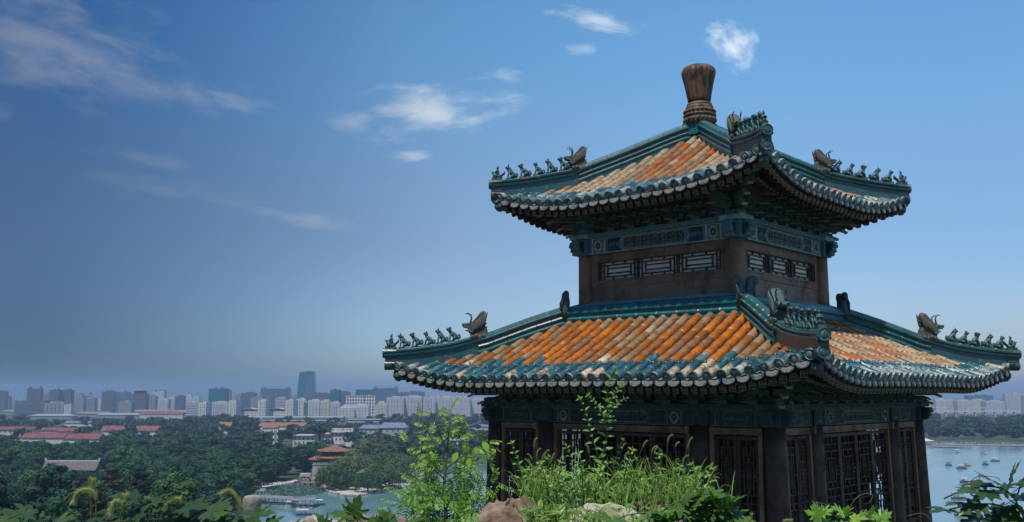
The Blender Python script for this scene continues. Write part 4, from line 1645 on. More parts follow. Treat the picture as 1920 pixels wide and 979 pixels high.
def quad_mesh(name, V, C, mat, tint=None):
    nq = len(V) // 4
    me = bpy.data.meshes.new(name)
    me.vertices.add(len(V))
    me.vertices.foreach_set('co', V.astype(np.float32).ravel())
    me.loops.add(len(V))
    me.loops.foreach_set('vertex_index', np.arange(len(V), dtype=np.int32))
    me.polygons.add(nq)
    me.polygons.foreach_set('loop_start', np.arange(0, len(V), 4, dtype=np.int32))
    me.polygons.foreach_set('loop_total', np.full(nq, 4, dtype=np.int32))
    me.materials.append(mat)
    at = me.color_attributes.new('Col', 'FLOAT_COLOR', 'CORNER')
    c = np.ones((nq, 4, 4), np.float32)
    c[:, :, :3] = C[:, None, None] if C.ndim == 1 else C[:, None, :]
    at.data.foreach_set('color', c.ravel())
    me.update(calc_edges=True)
    return me


def trunk_mb(kind, hgt):
    m = MB()
    if kind == 'willow':
        m.tube([(0, 0, -0.02), (0.01, 0.0, 0.2), (0.03, 0.01, 0.45), (0.02, 0, 0.6)], [0.035, 0.026, 0.02, 0.01], 7)
    else:
        m.tube([(0, 0, -0.03), (0.005, 0.01, 0.2), (0.0, 0.0, 0.5), (0.01, 0, 0.85)], [0.030, 0.023, 0.015, 0.004], 7)
    for i in range(6):
        a = i * 1.1 + rb.random()
        z = 0.25 + 0.08 * i
        L = 0.30 if kind != 'pine' else 0.2
        m.tube([(0, 0, z), (L * 0.5 * math.cos(a), L * 0.5 * math.sin(a), z + 0.10), (L * math.cos(a), L * math.sin(a), z + (0.2 if kind != 'pine' else 0.08))], [0.013, 0.008, 0.003], 5)
    return m


PROTO = {}


def proto(key, kind, nclump, nleaf, leaf, mat, seeds):
    PROTO[key] = []
    for sd in seeds:
        V, C = crown_arrays(kind, nclump, nleaf, leaf, sd)
        PROTO[key].append((quad_mesh('crown', V, C, mat), trunk_mb(kind, 1).mesh('trunk', BARK), V, C))


proto('broad', 'broad', 38, 150, 0.023, LEAF_A, (1, 2, 3, 4))
proto('olive', 'broad', 38, 150, 0.022, LEAF_O, (5, 6))
proto('pine', 'pine', 130, 46, 0.019, LEAF_P, (7, 8))
proto('willow', 'willow', 110, 50, 0.014, LEAF_W, (9, 10, 11))
FAR_ARR = [crown_arrays('broad', 18, 24, 0.062, s) for s in (21, 22, 23, 24)]


def tree(key, x, y, z, h, w, label, group, name='tree'):
    k = rb.randrange(len(PROTO[key]))
    cm_, tm_, _, _ = PROTO[key][k]
    t = empty(name, (x, y, z), rb.uniform(0, 6.28))
    tag(t, label, 'tree', group)
    lift = 0.10 * h if key != 'willow' else 0.0
    c = inst('crown', cm_, t, (0, 0, lift), (0, 0, 0), (w, w * rb.uniform(0.9, 1.1), h - lift))
    inst('trunk', tm_, t, (0, 0, 0), (0, 0, 0), (w * 0.9, w * 0.9, h))
    return t


# clearings: world circles / boxes where the photograph shows buildings or open ground
CLEAR = []
OCC = []          # (x0, x1, y, distance): nothing nearer may rise above that photo line there


def clear_px(x0, x1, ybase, depth):
    a, b_ = on_ground(x0, ybase), on_ground(x1, ybase)
    CLEAR.append((min(a.x, b_.x) - 3, max(a.x, b_.x) + 3, a.y - 4, a.y + depth))


def clear_strip(x0, x1, yfront, yback):
    """open ground between two image rows"""
    a, b_, c_ = on_ground(x0, yfront), on_ground(x1, yfront), on_ground((x0 + x1) / 2, yback)
    CLEAR.append((min(a.x, b_.x), max(a.x, b_.x), a.y, c_.y))


def keep_low(x0, x1, yvis, ybase):
    OCC.append((x0 - 4, x1 + 4, yvis, on_ground((x0 + x1) / 2, ybase).y))


def cap_height(x, y, h, zb=GZ):
    if rb.random() < 0.22 and h < 16:
        return h
    u = 960 + FPX * x / y
    for a, b_, yv, D in OCC:
        if a - 0.4 * h * FPX / y < u < b_ + 0.4 * h * FPX / y and y < D + 2:
            top = -(yv - 735 + rb.uniform(0, 5)) / FPX * y
            h = min(h, top - zb)
    return h


def blocked(x, y):
    for c in CLEAR:
        if c[0] < x < c[1] and c[2] < y < c[3]:
            return True
    return False
# ------------------------------------------------------------------ buildings of the city and the park


def facade(name, wall, glass, fu=3.4, fz=3.2, wu=0.55, wz=0.5, rough=0.7, vertical=False):
    """rows of windows on every side of a far block"""
    m, n, b = material(name)
    t = n.n('TexCoord')
    s = n.n('SeparateXYZ', ins={0: t.outputs['Object']})
    nn = n.n('SeparateXYZ', ins={0: t.outputs['Normal']})
    sidex = n.math('GREATER_THAN', n.math('ABSOLUTE', nn.outputs[0]), 0.6)
    u = n.math('ADD', n.math('MULTIPLY', s.outputs[1], sidex), n.math('MULTIPLY', s.outputs[0], n.math('SUBTRACT', 1.0, sidex)))
    a = n.math('LESS_THAN', n.math('FRACT', n.math('ADD', n.math('DIVIDE', u, fu), 100.25)), wu)
    z = n.math('LESS_THAN', n.math('FRACT', n.math('ADD', n.math('DIVIDE', s.outputs[2], fz), 0.3)), wz)
    win = a if vertical else n.math('MULTIPLY', a, z)
    win = n.math('MULTIPLY', win, n.math('LESS_THAN', n.math('ABSOLUTE', nn.outputs[2]), 0.5))
    dirt = n.noise(t.outputs['Object'], 0.08, 4, 0.6)
    wc = n.mix(0.35, wall, n.ramp(dirt, [(0.3, 0.45), (0.7, 1.0)]), 'MULTIPLY')
    n.set(b.inputs['Base Color'], n.mix(win, wc, glass))
    n.set(b.inputs['Roughness'], n.math('SUBTRACT', rough, n.math('MULTIPLY', win, rough - 0.2)))
    return m


F_WHITE = facade('white_facade', (0.62, 0.61, 0.58), (0.10, 0.13, 0.16))
F_CREAM = facade('cream_facade', (0.58, 0.54, 0.42), (0.12, 0.14, 0.15))
F_LAV = facade('pale_facade', (0.52, 0.50, 0.52), (0.16, 0.17, 0.22), 2.8, 3.0, 0.5, 0.55)
F_GREY = facade('grey_facade', (0.26, 0.27, 0.28), (0.08, 0.10, 0.13))
F_DARK = facade('dark_facade', (0.11, 0.12, 0.14), (0.05, 0.07, 0.10), 4.0, 3.6, 0.7, 0.6, 0.5)
F_BAND = facade('banded_facade', (0.48, 0.48, 0.47), (0.07, 0.09, 0.12), 300, 3.6, 1.0, 0.5)
F_TEAL = facade('teal_glass', (0.004, 0.13, 0.155), (0.004, 0.085, 0.115), 3.0, 3.8, 0.8, 0.75, 0.25)
F_BLUE = facade('blue_glass', (0.10, 0.15, 0.22), (0.06, 0.09, 0.15), 3.0, 3.8, 0.8, 0.6, 0.3)
F_GRID = facade('white_grid', (0.62, 0.62, 0.61), (0.06, 0.07, 0.10), 6.0, 7.0, 0.66, 0.68)
PLAIN = weathered('pale_wall', (0.60, 0.59, 0.56), (0.46, 0.46, 0.44), 0.2, r1=0.8, r2=0.9, bmp=0)
ROOFD = weathered('dark_flat_roof', (0.14, 0.15, 0.16), (0.22, 0.22, 0.22), 0.1, r1=0.8, r2=0.9, bmp=0)
RED = weathered('red_roof_tiles', (0.21, 0.058, 0.060), (0.13, 0.045, 0.048), 0.25, r1=0.7, r2=0.85, bmp=0)
ORNG = weathered('orange_roof_tiles', (0.28, 0.125, 0.06), (0.21, 0.09, 0.05), 0.4, r1=0.7, r2=0.85, bmp=0)
BLUER = weathered('slate_blue_roof', (0.12, 0.15, 0.24), (0.17, 0.20, 0.28), 0.3, r1=0.6, r2=0.8, bmp=0)
GREYR = weathered('grey_roof_tiles', (0.14, 0.14, 0.13), (0.22, 0.21, 0.19), 0.6, r1=0.8, r2=0.9, bmp=0)
WINDK = weathered('window_glass_dark', (0.03, 0.035, 0.04), (0.06, 0.065, 0.07), 1, r1=0.25, r2=0.4, bmp=0)
SHED = weathered('shed_roof', (0.30, 0.31, 0.33), (0.22, 0.23, 0.25), 0.3, r1=0.7, r2=0.85, bmp=0)
GLASS2 = F_DARK


def px2w(x0, x1, ytop, D):
    """left, right, top of a block standing D metres off"""
    a, b_ = at_depth(x0, ytop, D), at_depth(x1, ytop, D)
    return a.x, b_.x, a.z


def block(x0, x1, ytop, D, mat, label, depth=None, yaw=0.0, top='box', bays=0, ybase=None, cat='building', name='tower_block', group=None):
    xa, xb, zt = px2w(x0, x1, ytop, D)
    wd = xb - xa
    dp = depth or max(14.0, min(26.0, wd * 0.7))
    cx = (xa + xb) / 2
    if yaw:
        wd = max(4.0, (wd - dp * abs(math.sin(R(yaw)))) / math.cos(R(yaw)))
    H = zt - GZ
    root = empty(name, (cx, D + dp / 2, GZ), R(yaw))
    tag(root, label, cat, group)
    mb = MB()
    if top in ('box', 'plain', 'mast', 'frame'):
        hb = H - (3.5 if top in ('box', 'mast') else 0)
        mb.box((0, 0, hb / 2 - 0.5), (wd, dp, hb + 1.0))
        mb.build('wall', mat, root)
        if top in ('box', 'mast'):
            p = MB()
            p.box((wd * 0.05, 0, hb + 1.75), (wd * 0.5, dp * 0.6, 3.5))
            p.build('roof_block', mat, root)
        p = MB()
        for sx, sy, lx, ly in ((0, -1, wd, 0.4), (0, 1, wd, 0.4), (-1, 0, 0.4, dp - 0.8), (1, 0, 0.4, dp - 0.8)):
            p.box((sx * (wd / 2 - 0.2), sy * (dp / 2 - 0.2), hb + 0.45), (lx, ly, 0.9))
        p.build('parapet', PLAIN if mat in (F_WHITE, F_CREAM, F_LAV) else ROOFD, root)
        if top == 'frame':
            p = MB()
            for sx in (-1, 1):
                p.box((sx * (wd * 0.42), 0, hb + 2.5), (wd * 0.08, dp * 0.5, 5.0))
            p.box((0, 0, hb + 5.4), (wd * 0.95, dp * 0.5, 0.8))
            p.build('roof_frame', ROOFD, root)
    elif top == 'step':
        for q, (f, g) in enumerate(((1.0, 0.72), (0.72, 0.88), (0.45, 1.0))):
            z0 = 0 if q == 0 else H * (0.72, 0.88)[q - 1]
            p = MB()
            p.box((0, 0, (z0 + H * g) / 2), (wd * f, dp * f, H * g - z0))
            p.build('wall', mat, root)
    if top in ('box', 'plain', 'frame') and wd > 14:
        for q in range(rb.randrange(1, 4)):
            p = MB()
            x, sz = rb.uniform(-0.38, 0.38) * wd, rb.uniform(1.6, 3.6)
            p.box((x, -dp * 0.25, H - (3.5 if top == 'box' else 0) + sz / 2), (sz * rb.uniform(0.8, 2.2), sz, sz))
            p.build('roof_plant', rb.choice([PLAIN, ROOFD, mat]), root)
        if rb.random() < 0.35:
            p = MB()
            p.tube([(wd * 0.2, 0, H - 3), (wd * 0.2, 0, H + rb.uniform(6, 12))], 0.35, 5)
            p.build('aerial', ROOFD, root)
    for i in range(bays):
        p = MB()
        x = -wd / 2 + wd * (i + 0.5) / bays
        p.box((x, -dp / 2 - 0.7, (H - 6) / 2), (wd / bays * 0.42, 1.4, H - 6))
        p.build('bay', mat, root)
    return root


#        x0   x1   ytop  D   material  label ... ------------------------------------------------ west of the glass tower
B = block
B(-14, 10, 732, 2700, F_DARK, 'dark office block cut by the left edge of the skyline', yaw=8)
B(10, 18, 743, 2750, F_GREY, 'narrow grey block leaning close to the leftmost office block')
B(51, 74, 729, 2500, F_DARK, 'dark broad tower standing beside the thin radio mast', top='frame')
B(76, 93, 737, 2600, F_GREY, 'grey block between the mast and the twin dark towers', bays=3)
B(93, 111, 729, 2500, F_DARK, 'left one of the twin dark towers near the radio mast')
B(115, 134, 729, 2520, F_DARK, 'right one of the twin dark towers near the radio mast')
B(135, 158, 737, 2650, F_GREY, 'stepped grey block right of the twin dark towers', top='step')
B(156, 166, 741, 2800, F_BLUE, 'slim bluish block left of the spired clock tower')
B(163, 179, 745, 2450, F_GREY, 'squat grey block in front of the spired clock tower', bays=3)
B(181, 190, 748, 2900, F_LAV, 'small pale block between clock tower and dark hospital-like block')
B(190, 213, 732, 2550, F_DARK, 'wide dark block with flat top beside a bluish neighbour', yaw=6)
B(213, 239, 736, 2680, F_BLUE, 'wide bluish office block behind the flat-roofed grey hall', top='plain')
B(84, 122, 753, 2250, F_GREY, 'low wide grey block in front of the twin dark towers', bays=5, ybase=775)
B(28, 84, 752, 2300, F_DARK, 'long low dark slab below the mast tower', top='plain', depth=30)
B(120, 134, 757, 2230, F_LAV, 'small pale block right of the low wide grey block')
B(222, 247, 751, 2250, F_GREY, 'low grey block left of the tower with pitched cap')
B(273, 292, 741, 2600, F_GREY, 'grey block directly right of the tower with pitched cap', bays=3)
B(288, 308, 735, 2800, F_LAV, 'pale block carrying an open roof frame', top='frame')
B(296, 316, 747, 2400, F_LAV, 'pale residential slab with three bays below the framed roof block', bays=3)
B(312, 331, 744, 2550, F_LAV, 'pale residential slab with four bays left of a dark slab', bays=4)
B(328, 345, 741, 2500, F_DARK, 'dark upright slab between two pale residential blocks')
B(345, 362, 739, 3000, F_LAV, 'distant pale block with step in its roof', top='step')
B(362, 374, 742, 3000, F_LAV, 'distant pale narrow block left of the teal-fronted block')
B(349, 374, 754, 2150, F_BAND, 'low block with dark and white horizontal bands')
B(391, 425, 727, 2500, F_TEAL, 'broad dark teal glass block left of centre skyline', yaw=-7)
B(424, 432, 730, 2560, F_GREY, 'thin grey service tower attached to broad teal block')
B(398, 428, 752, 2250, F_LAV, 'low pale block with ribbed front below the broad teal block', bays=7)
B(434, 452, 738, 2700, F_GREY, 'grey stepped block left of the large bluish office group', top='step')
B(452, 478, 735, 2600, F_DARK, 'dark roofed block behind the second white slab tower')
B(470, 492, 743, 2400, F_GREY, 'grey mid-rise with two bays behind white slab towers', bays=2)
B(488, 543, 729, 2550, F_BLUE, 'largest bluish office block with uneven roof', yaw=4, top='frame')
B(505, 521, 737, 2420, F_DARK, 'dark narrow slab in front of the largest bluish block')
B(516, 536, 744, 2350, F_BAND, 'banded block in front of the largest bluish block')
B(541, 558, 741, 2650, F_GREY, 'grey block just left of the tapered glass tower')
# the four alike slab towers
for i, (x0, x1, yt) in enumerate(((371, 394, 752), (428, 450, 748), (483, 505, 748), (535, 557, 748))):
    B(x0, x1, yt, 1960, F_WHITE, ('leftmost of four alike white slab towers, beside the banded block', 'second white slab tower, left of a hall with wavy canopy', 'third white slab tower, between two halls with wavy canopies',
                                  'rightmost of four alike white slab towers, below the tapered glass tower')[i], yaw=-24, depth=16, bays=2, group='white slab towers in a row')
# ------------------------------------------------ the tapered glass tower
xa, xb, zt = px2w(558.5, 589.5, 697, 3000)
root = empty('glass_tower', ((xa + xb) / 2, 3020, GZ))
tag(root, 'tall tapered teal glass tower rising above the whole skyline', 'tower')
H, wd = zt - GZ, (xb - xa)
mb = MB()
rows = [(0, 1.02, 0), (0.35, 1.03, 0), (0.7, 0.97, 0), (0.9, 0.90, 0), (1.0, 0.86, 0.05)]
vs = []
for t_, s_, sl in rows:
    for sx, sy in ((-1, -1), (1, -1), (1, 1), (-1, 1)):
        x = sx * wd / 2 * s_ + wd * 0.05 * max(0, t_ - 0.5)
        vs.append((x, sy * 17 * s_, t_ * H + (sx * sl * H * 0.18)))
fs = []
for q in range(len(rows) - 1):
    for j in range(4):
        fs.append((q * 4 + j, q * 4 + (j + 1) % 4, q * 4 + 4 + (j + 1) % 4, q * 4 + 4 + j))
fs.append((16, 17, 18, 19))
mb.add(vs, fs)
mb.build('wall', F_TEAL, root)
mb = MB()
mb.box((wd * 0.18, -17.6, H * 0.47), (wd * 0.45, 1.0, H * 0.88))
mb.build('glass_fin', F_BLUE, root)
mb = MB()
mb.box((wd * 0.1, 0, H + 0.4), (wd * 0.3, 10, 3))
mb.build('roof_block', F_TEAL, root)
# ------------------------------------------------ east of it
B(556, 573, 746, 2250, F_WHITE, 'white block with small windows directly below the tapered glass tower', bays=2)
B(573, 622, 736, 2480, F_DARK, 'dark long office roofline right of the tapered glass tower', yaw=5)
B(570, 584, 752, 2200, F_DARK, 'dark narrow slab among white apartment blocks')
B(619, 638, 729, 2450, F_TEAL, 'dark teal slab rising above the white grid block', yaw=-8)
B(636, 655, 733, 2500, F_DARK, 'dark office block behind the white grid block')
B(578, 601, 748, 2120, F_WHITE, 'white apartment block with four bays left of a yellowish one', bays=4)
B(600, 619, 749, 2120, F_CREAM, 'yellowish apartment block with three bays', bays=3)
B(620, 637, 752, 2100, F_LAV, 'pale apartment block with pillars right of the yellowish one', bays=4)
B(649, 685, 742, 2200, F_GRID, 'white block with large square grid of dark openings', top='plain')
B(684, 704, 742, 2180, F_GRID, 'white end tower with dark vertical recess beside the grid block', top='plain')
B(634, 665, 759, 2050, F_WHITE, 'lower stepped white apartment block in front of the grid block', bays=5, top='step')
B(660, 692, 757, 2060, F_WHITE, 'long white apartment block beside the stepped one', bays=6)
B(704, 726, 752, 2100, F_CREAM, 'cream apartment block left of the tall pale slabs', bays=3, top='step')
B(667, 700, 731, 2600, F_TEAL, 'wide teal roofed block behind the white end tower', top='plain')
B(699, 745, 728, 2650, F_BLUE, 'long bluish block highest behind the tall pale slabs', top='frame')
B(745, 758, 735, 2700, F_BLUE, 'low bluish link block behind the tall pale slabs')
B(757, 795, 733, 2650, F_BLUE, 'bluish flat-topped block left of the eave of the near pavilion')
for i, (x0, x1, yt, lb) in enumerate(((725, 757, 743, 'first'), (755, 791, 741, 'second'), (794, 816, 742, 'third'), (815, 850, 742, 'fourth'), (849, 882, 743, 'fifth'), (880, 915, 746, 'sixth'))):
    B(x0, x1, yt, 2180 + 25 * (i % 2), F_LAV, '%s from the left in the wall of tall pale apartment slabs' % lb, bays=6 if x1 - x0 > 28 else 4, group='tall pale apartment slabs')
# ------------------------------------------------ right of the pavilion
for i, (x0, x1, yt, D, mt, lb, by) in enumerate((
        (1728, 1755, 750, 2500, F_LAV, 'pale slab nearest the right-hand pavilion column', 4), (1754, 1775, 747, 2450, F_WHITE, 'white slab second from the pavilion column across the lake', 4),
        (1774, 1795, 748, 2500, F_LAV, 'pale slab third from the pavilion column across the lake', 4), (1795, 1822, 749, 2420, F_LAV, 'wide pale slab in middle of the far right skyline', 5),
        (1822, 1848, 748, 2480, F_WHITE, 'white slab right of the middle of the far right skyline', 5), (1848, 1883, 750, 2400, F_LAV, 'long low pale slab left of the twin high blocks', 6),
        (1884, 1898, 736, 2450, F_LAV, 'left one of the two highest blocks across the lake', 3), (1897, 1912, 735, 2480, F_LAV, 'right one of the two highest blocks across the lake', 3),
        (1912, 1940, 742, 2500, F_GREY, 'grey block at the right end of the far skyline', 3), (1815, 1862, 740, 2900, F_BLUE, 'faint bluish block behind the middle slabs across the lake', 0))):
    B(x0, x1, yt, D, mt, lb, bays=by)
# more of the same town where the pavilion hides it or the picture ends
# tower with pitched cap
xa, xb, zt = px2w(246, 272, 739, 2350)
root = empty('capped_tower', ((xa + xb) / 2, 2365, GZ))
tag(root, 'office tower with stepped shoulders and pitched pagoda-like cap', 'tower')
wd, H = xb - xa, zt - GZ
mb = MB()
mb.box((0, 0, H / 2), (wd, 26, H))
mb.build('wall', F_DARK, root)
mb = MB()
mb.box((0, 0, H + 4), (wd * 0.72, 20, 8))
mb.build('upper_wall', F_DARK, root)
mb = MB()
w2 = wd * 0.43
mb.add([(-w2, -13, H + 8), (w2, -13, H + 8), (w2, 13, H + 8), (-w2, 13, H + 8), (-w2 * 0.35, -3, H + 15), (w2 * 0.35, -3, H + 15), (w2 * 0.35, 3, H + 15), (-w2 * 0.35, 3, H + 15)],
       [(0, 1, 5, 4), (1, 2, 6, 5), (2, 3, 7, 6), (3, 0, 4, 7), (4, 5, 6, 7), (3, 2, 1, 0)])
mb.tube([(0, 0, H + 15), (0, 0, H + 18)], 1.2, 6)
mb.build('roof', GREYR, root)
# spired clock tower
p = at_depth(169, 742, 2850)
root = empty('clock_tower', (p.x, 2850, GZ))
tag(root, 'slim pale tower with small cupola and spire', 'tower')
mb = MB()
Hh = (735 - 737) / FPX * 2850 - GZ
mb.box((0, 0, Hh / 2), (9, 9, Hh))
mb.build('shaft', F_LAV, root)
mb = MB()
mb.lathe([(3.6, 0), (3.6, 4), (4.2, 4.3), (2.6, 6), (1.2, 8.5), (0.5, 10), (0.12, 15)], 10, c=(0, 0, Hh))
mb.build('spire', GREYR, root)
# radio mast
p0, p1 = at_depth(73.5, 752, 2400), at_depth(75.5, 689, 2400)
mb = MB()
mb.tube([(0, 0, 0), (1.2, 0, (p0.z - GZ)), (p1.x - p0.x, 0, p1.z - GZ)], [1.1, 0.8, 0.35], 6)
for q in range(8):
    zz = 40 + q * 8
    mb.box((1.2, 0, zz), (2.2, 2.2, 0.4))
o = mb.build('radio_mast', ROOFD, None, (p0.x, 2400, GZ))
tag(o, 'thin tall radio mast above the dark towers', 'mast')
# long viaduct / wall across the lake
a, b_ = at_depth(1690, 766, 2150), at_depth(1910, 768, 2150)
root = empty('viaduct', ((a.x + b_.x) / 2, 2150, GZ))
tag(root, 'long low viaduct running before the pale slabs across the lake', 'viaduct')
mb = MB()
L = b_.x - a.x
mb.box((0, 0, 11.5), (L, 8, 2.2))
mb.build('deck', PLAIN, root)
for q in range(12):
    mb = MB()
    mb.box((-L / 2 + L * (q + 0.5) / 12, 0, 5.2), (2.2, 5, 10.4))
    mb.build('pier', PLAIN, root)
for q, xx in enumerate((-0.18, 0.14)):
    mb = MB()
    for s_ in (-1, 1):
        mb.box((xx * L + s_ * 20, 0, 16), (1.4, 3, 7))
    mb.box((xx * L, 0, 20), (44, 3, 1.4))
    mb.build('sign_gantry', PLAIN, root)


# ---- low halls and houses with pitched roofs
def hall(x0, x1, yridge, yeave, ybase, wallm, roofm, label, depth=14, name='hall', cat='building', windows=0, group=None, hip=0.0, dormers=0, yaw=0.0, wrows=1):
    g0, g1 = on_ground(x0, ybase), on_ground(x1, ybase)
    D = g0.y
    clear_px(x0 + 3, x1 - 3, ybase, depth)
    keep_low(x0, x1, yeave + (ybase - yeave) * 0.06, ybase)
    wd = g1.x - g0.x
    he = (ybase - yeave) / FPX * D
    hr = (ybase - yridge) / FPX * D
    root = empty(name, ((g0.x + g1.x) / 2, D + depth / 2, GZ), R(yaw))
    tag(root, label, cat, group)
    mb = MB()
    mb.box((0, 0, he / 2 - 0.5), (wd, depth, he + 1.0))
    mb.build('wall', wallm, root)
    w2, d2, o_ = wd / 2 + 0.8, depth / 2 + 0.8, hip * wd / 2
    mb = MB()
    z = he + 0.02
    mb.add([(-w2, -d2, z), (w2, -d2, z), (w2, d2, z), (-w2, d2, z), (-w2 + o_, 0, hr), (w2 - o_, 0, hr), (-w2, -d2, z - 0.35), (w2, -d2, z - 0.35), (w2, d2, z - 0.35), (-w2, d2, z - 0.35)],
           [(0, 1, 5, 4), (2, 3, 4, 5), (1, 2, 5), (3, 0, 4), (6, 9, 8, 7), (0, 6, 7, 1), (1, 7, 8, 2), (2, 8, 9, 3), (3, 9, 6, 0)])
    rf_ = mb.build('roof', roofm, root)
    mb = MB()
    mb.tube([(-w2 + o_, 0, hr), (w2 - o_, 0, hr)], 0.28, 6)
    mb.build('ridge', PLAIN if roofm is GREYR else roofm, rf_)
    for i in range(dormers):
        x = -wd / 2 + wd * (i + 0.5) / dormers
        mb = MB()
        mb.box((x, -depth * 0.28, he + (hr - he) * 0.45), (1.6, 2.4, 1.6))
        mb.build('dormer', wallm, rf_)
    for rw in range(wrows):
        for i in range(windows):
            x = -wd / 2 + wd * (i + 0.5) / windows
            mb = MB()
            zz = he * (rw + 0.62) / wrows if wrows > 1 else he * 0.55
            hh = min(1.7, he * 0.4)
            mb.box((x, -depth / 2 - 0.02, zz), (1.3, 0.12, hh))
            f_ = mb.build('window', WINDK, root)
            mb = MB()
            mb.box((x, -depth / 2 - 0.12, zz - hh / 2 - 0.1), (1.7, 0.25, 0.16))
            mb.build('sill', PLAIN, f_)
    return root


hall(-25, 61, 801, 806, 826, PLAIN, RED, 'white house row with bright red roof at the left edge', windows=9, wrows=2)
hall(40, 118, 813, 821, 832, PLAIN, RED, 'red roof below the white house row at left', depth=16)
hall(76, 112, 802, 807, 816, PLAIN, RED, 'white gabled house with red roof left of a tree', windows=4, wrows=2)
hall(108, 150, 803, 809, 818, PLAIN, RED, 'plain red roof right of the white gabled house')
hall(118, 184, 814, 823, 832, PLAIN, RED, 'longest red roof, partly behind trees', depth=18)
hall(190, 232, 799, 808, 816, PLAIN, RED, 'red roof left of the dark round tree', depth=12)
hall(246, 296, 799, 808, 816, PLAIN, RED, 'red roof right of the dark round tree', depth=12)
hall(262, 342, 772, 777, 785, PLAIN, RED, 'distant long red-roofed block with white pillars', windows=10)
hall(120, 178, 790, 793, 800, PLAIN, BLUER, 'far pale shed roof among trees at left', depth=20)
for i, (x0, x1, y, lb) in enumerate(((56, 134, 777, 'long pale shed below the dark slab, with central gable'), (140, 205, 773, 'pale wavy shed roof in the middle of the left skyline foot'),
                                     (180, 262, 775, 'pale long shed roofs left of the distant red block'), (240, 330, 769, 'pale curved shed behind the distant red block'), (320, 380, 770, 'grey shed left of the first white slab tower'),
                                     (0, 50, 769, 'white roofed shed at left skyline foot'))):
    hall(x0, x1, y, y + 3, y + 9, F_GREY, SHED if i % 2 == 0 else GREYR, lb, depth=26, hip=0.2)
hall(410, 432, 792, 799, 808, PLAIN, ORNG, 'small orange-red roof left of the dark round wood', depth=10)
hall(405, 428, 801, 806, 814, PLAIN, ORNG, 'lower small orange-red roof at edge of the wood', depth=10)
hall(484, 576, 793, 799, 806, PLAIN, ORNG, 'long orange roof beyond the dark wood', depth=16, hip=0.1)
hall(492, 520, 798, 802, 812, PLAIN, ORNG, 'short orange roof with white wall in front of the long orange roof', depth=10)
hall(491, 642, 781, 783, 790, F_BAND, SHED, 'long low white hall below the white slab towers', depth=30)
hall(652, 714, 786, 787, 793, F_BAND, SHED, 'low white hall right of the long white one', depth=26)
hall(880, 915, 797, 800, 806, PLAIN, BLUER, 'pale blue roof just left of the near pavilion', depth=12)
hall(845, 878, 822, 826, 834, PLAIN, PLAIN, 'pale roof glimpsed behind the sapling', depth=10)
# brick hall with tiled roof in the wood
PINKW = weathered('pinkish_brick_wall', (0.13, 0.11, 0.12), (0.10, 0.085, 0.09), 0.8, r1=0.85, r2=0.9, bmp=0)
g0, g1 = on_ground(84, 905), on_ground(216, 898)
clear_px(84, 216, 905, 16)
keep_low(96, 212, 876, 905)
root = empty('long_hall', ((g0.x + g1.x) / 2, g0.y, GZ), R(3))
tag(root, 'long old hall whose greyish-pink tiled roof shows among dark trees', 'hall')
wd = (g1.x - g0.x)
mb = MB()
mb.box((0, 0, 3.5), (wd - 3, 9, 8))
mb.build('wall', PINKW, root)
mb = MB()
mb.prism([(-6, 7.3), (-3, 9.3), (0, 12.0), (3, 9.3), (6, 7.3), (6, 7.0), (-6, 7.0)], -wd / 2, wd / 2, M=Matrix(((0, 1, 0, 0), (1, 0, 0, 0), (0, 0, 1, 0), (0, 0, 0, 1))))
rf_ = mb.build('roof', PINKW, root)
mb = MB()
mb.box((0, 0, 12.1), (wd + 0.4, 0.7, 0.7))
for s_ in (-1, 1):
    mb.tube([(s_ * (wd / 2 - 0.8), 0, 12.0), (s_ * (wd / 2), 0, 13.2), (s_ * (wd / 2 + 0.5), 0, 13.5)], [0.5, 0.4, 0.15], 6)
mb.build('ridge', PLAIN, rf_)

# halls with wavy canopies between the white slab towers
for i, (x0, x1, lb) in enumerate(((450, 484, 'hall with wavy canopy between second and third white slab towers'), (505, 536, 'hall with wavy canopy between third and fourth white slab towers'))):
    xa, xb, zt = px2w(x0, x1, 766, 1980)
    root = empty('wavy_hall', ((xa + xb) / 2, 1990, GZ))
    tag(root, lb, 'hall', 'halls with wavy canopies')
    wd = xb - xa
    H = zt - GZ
    mb = MB()
    mb.box((0, 0, H * 0.36), (wd, 20, H * 0.72))
    mb.build('wall', F_WHITE, root)
    mb = MB()
    mb.box((0, 1, H * 0.85), (wd * 0.96, 18, H * 0.25))
    mb.build('glass_front', F_DARK, root)
    N = 20
    vs, fs = [], []
    for q in range(N + 1):
        t_ = q / N
        z = H * (0.99 + 0.06 * math.cos(t_ * 2 * math.pi * 1.0 + math.pi))
        for yy in (-11, 11):
            vs += [(-wd / 2 + wd * t_, yy, z), (-wd / 2 + wd * t_, yy, z - 1.0)]
    for q in range(N):
        a_ = q * 4
        fs += [(a_, a_ + 4, a_ + 6, a_ + 2), (a_ + 1, a_ + 3, a_ + 7, a_ + 5), (a_, a_ + 1, a_ + 5, a_ + 4), (a_ + 2, a_ + 6, a_ + 7, a_ + 3)]
    mb = MB()
    mb.add(vs, fs)
    mb.build('canopy', PLAIN, root)

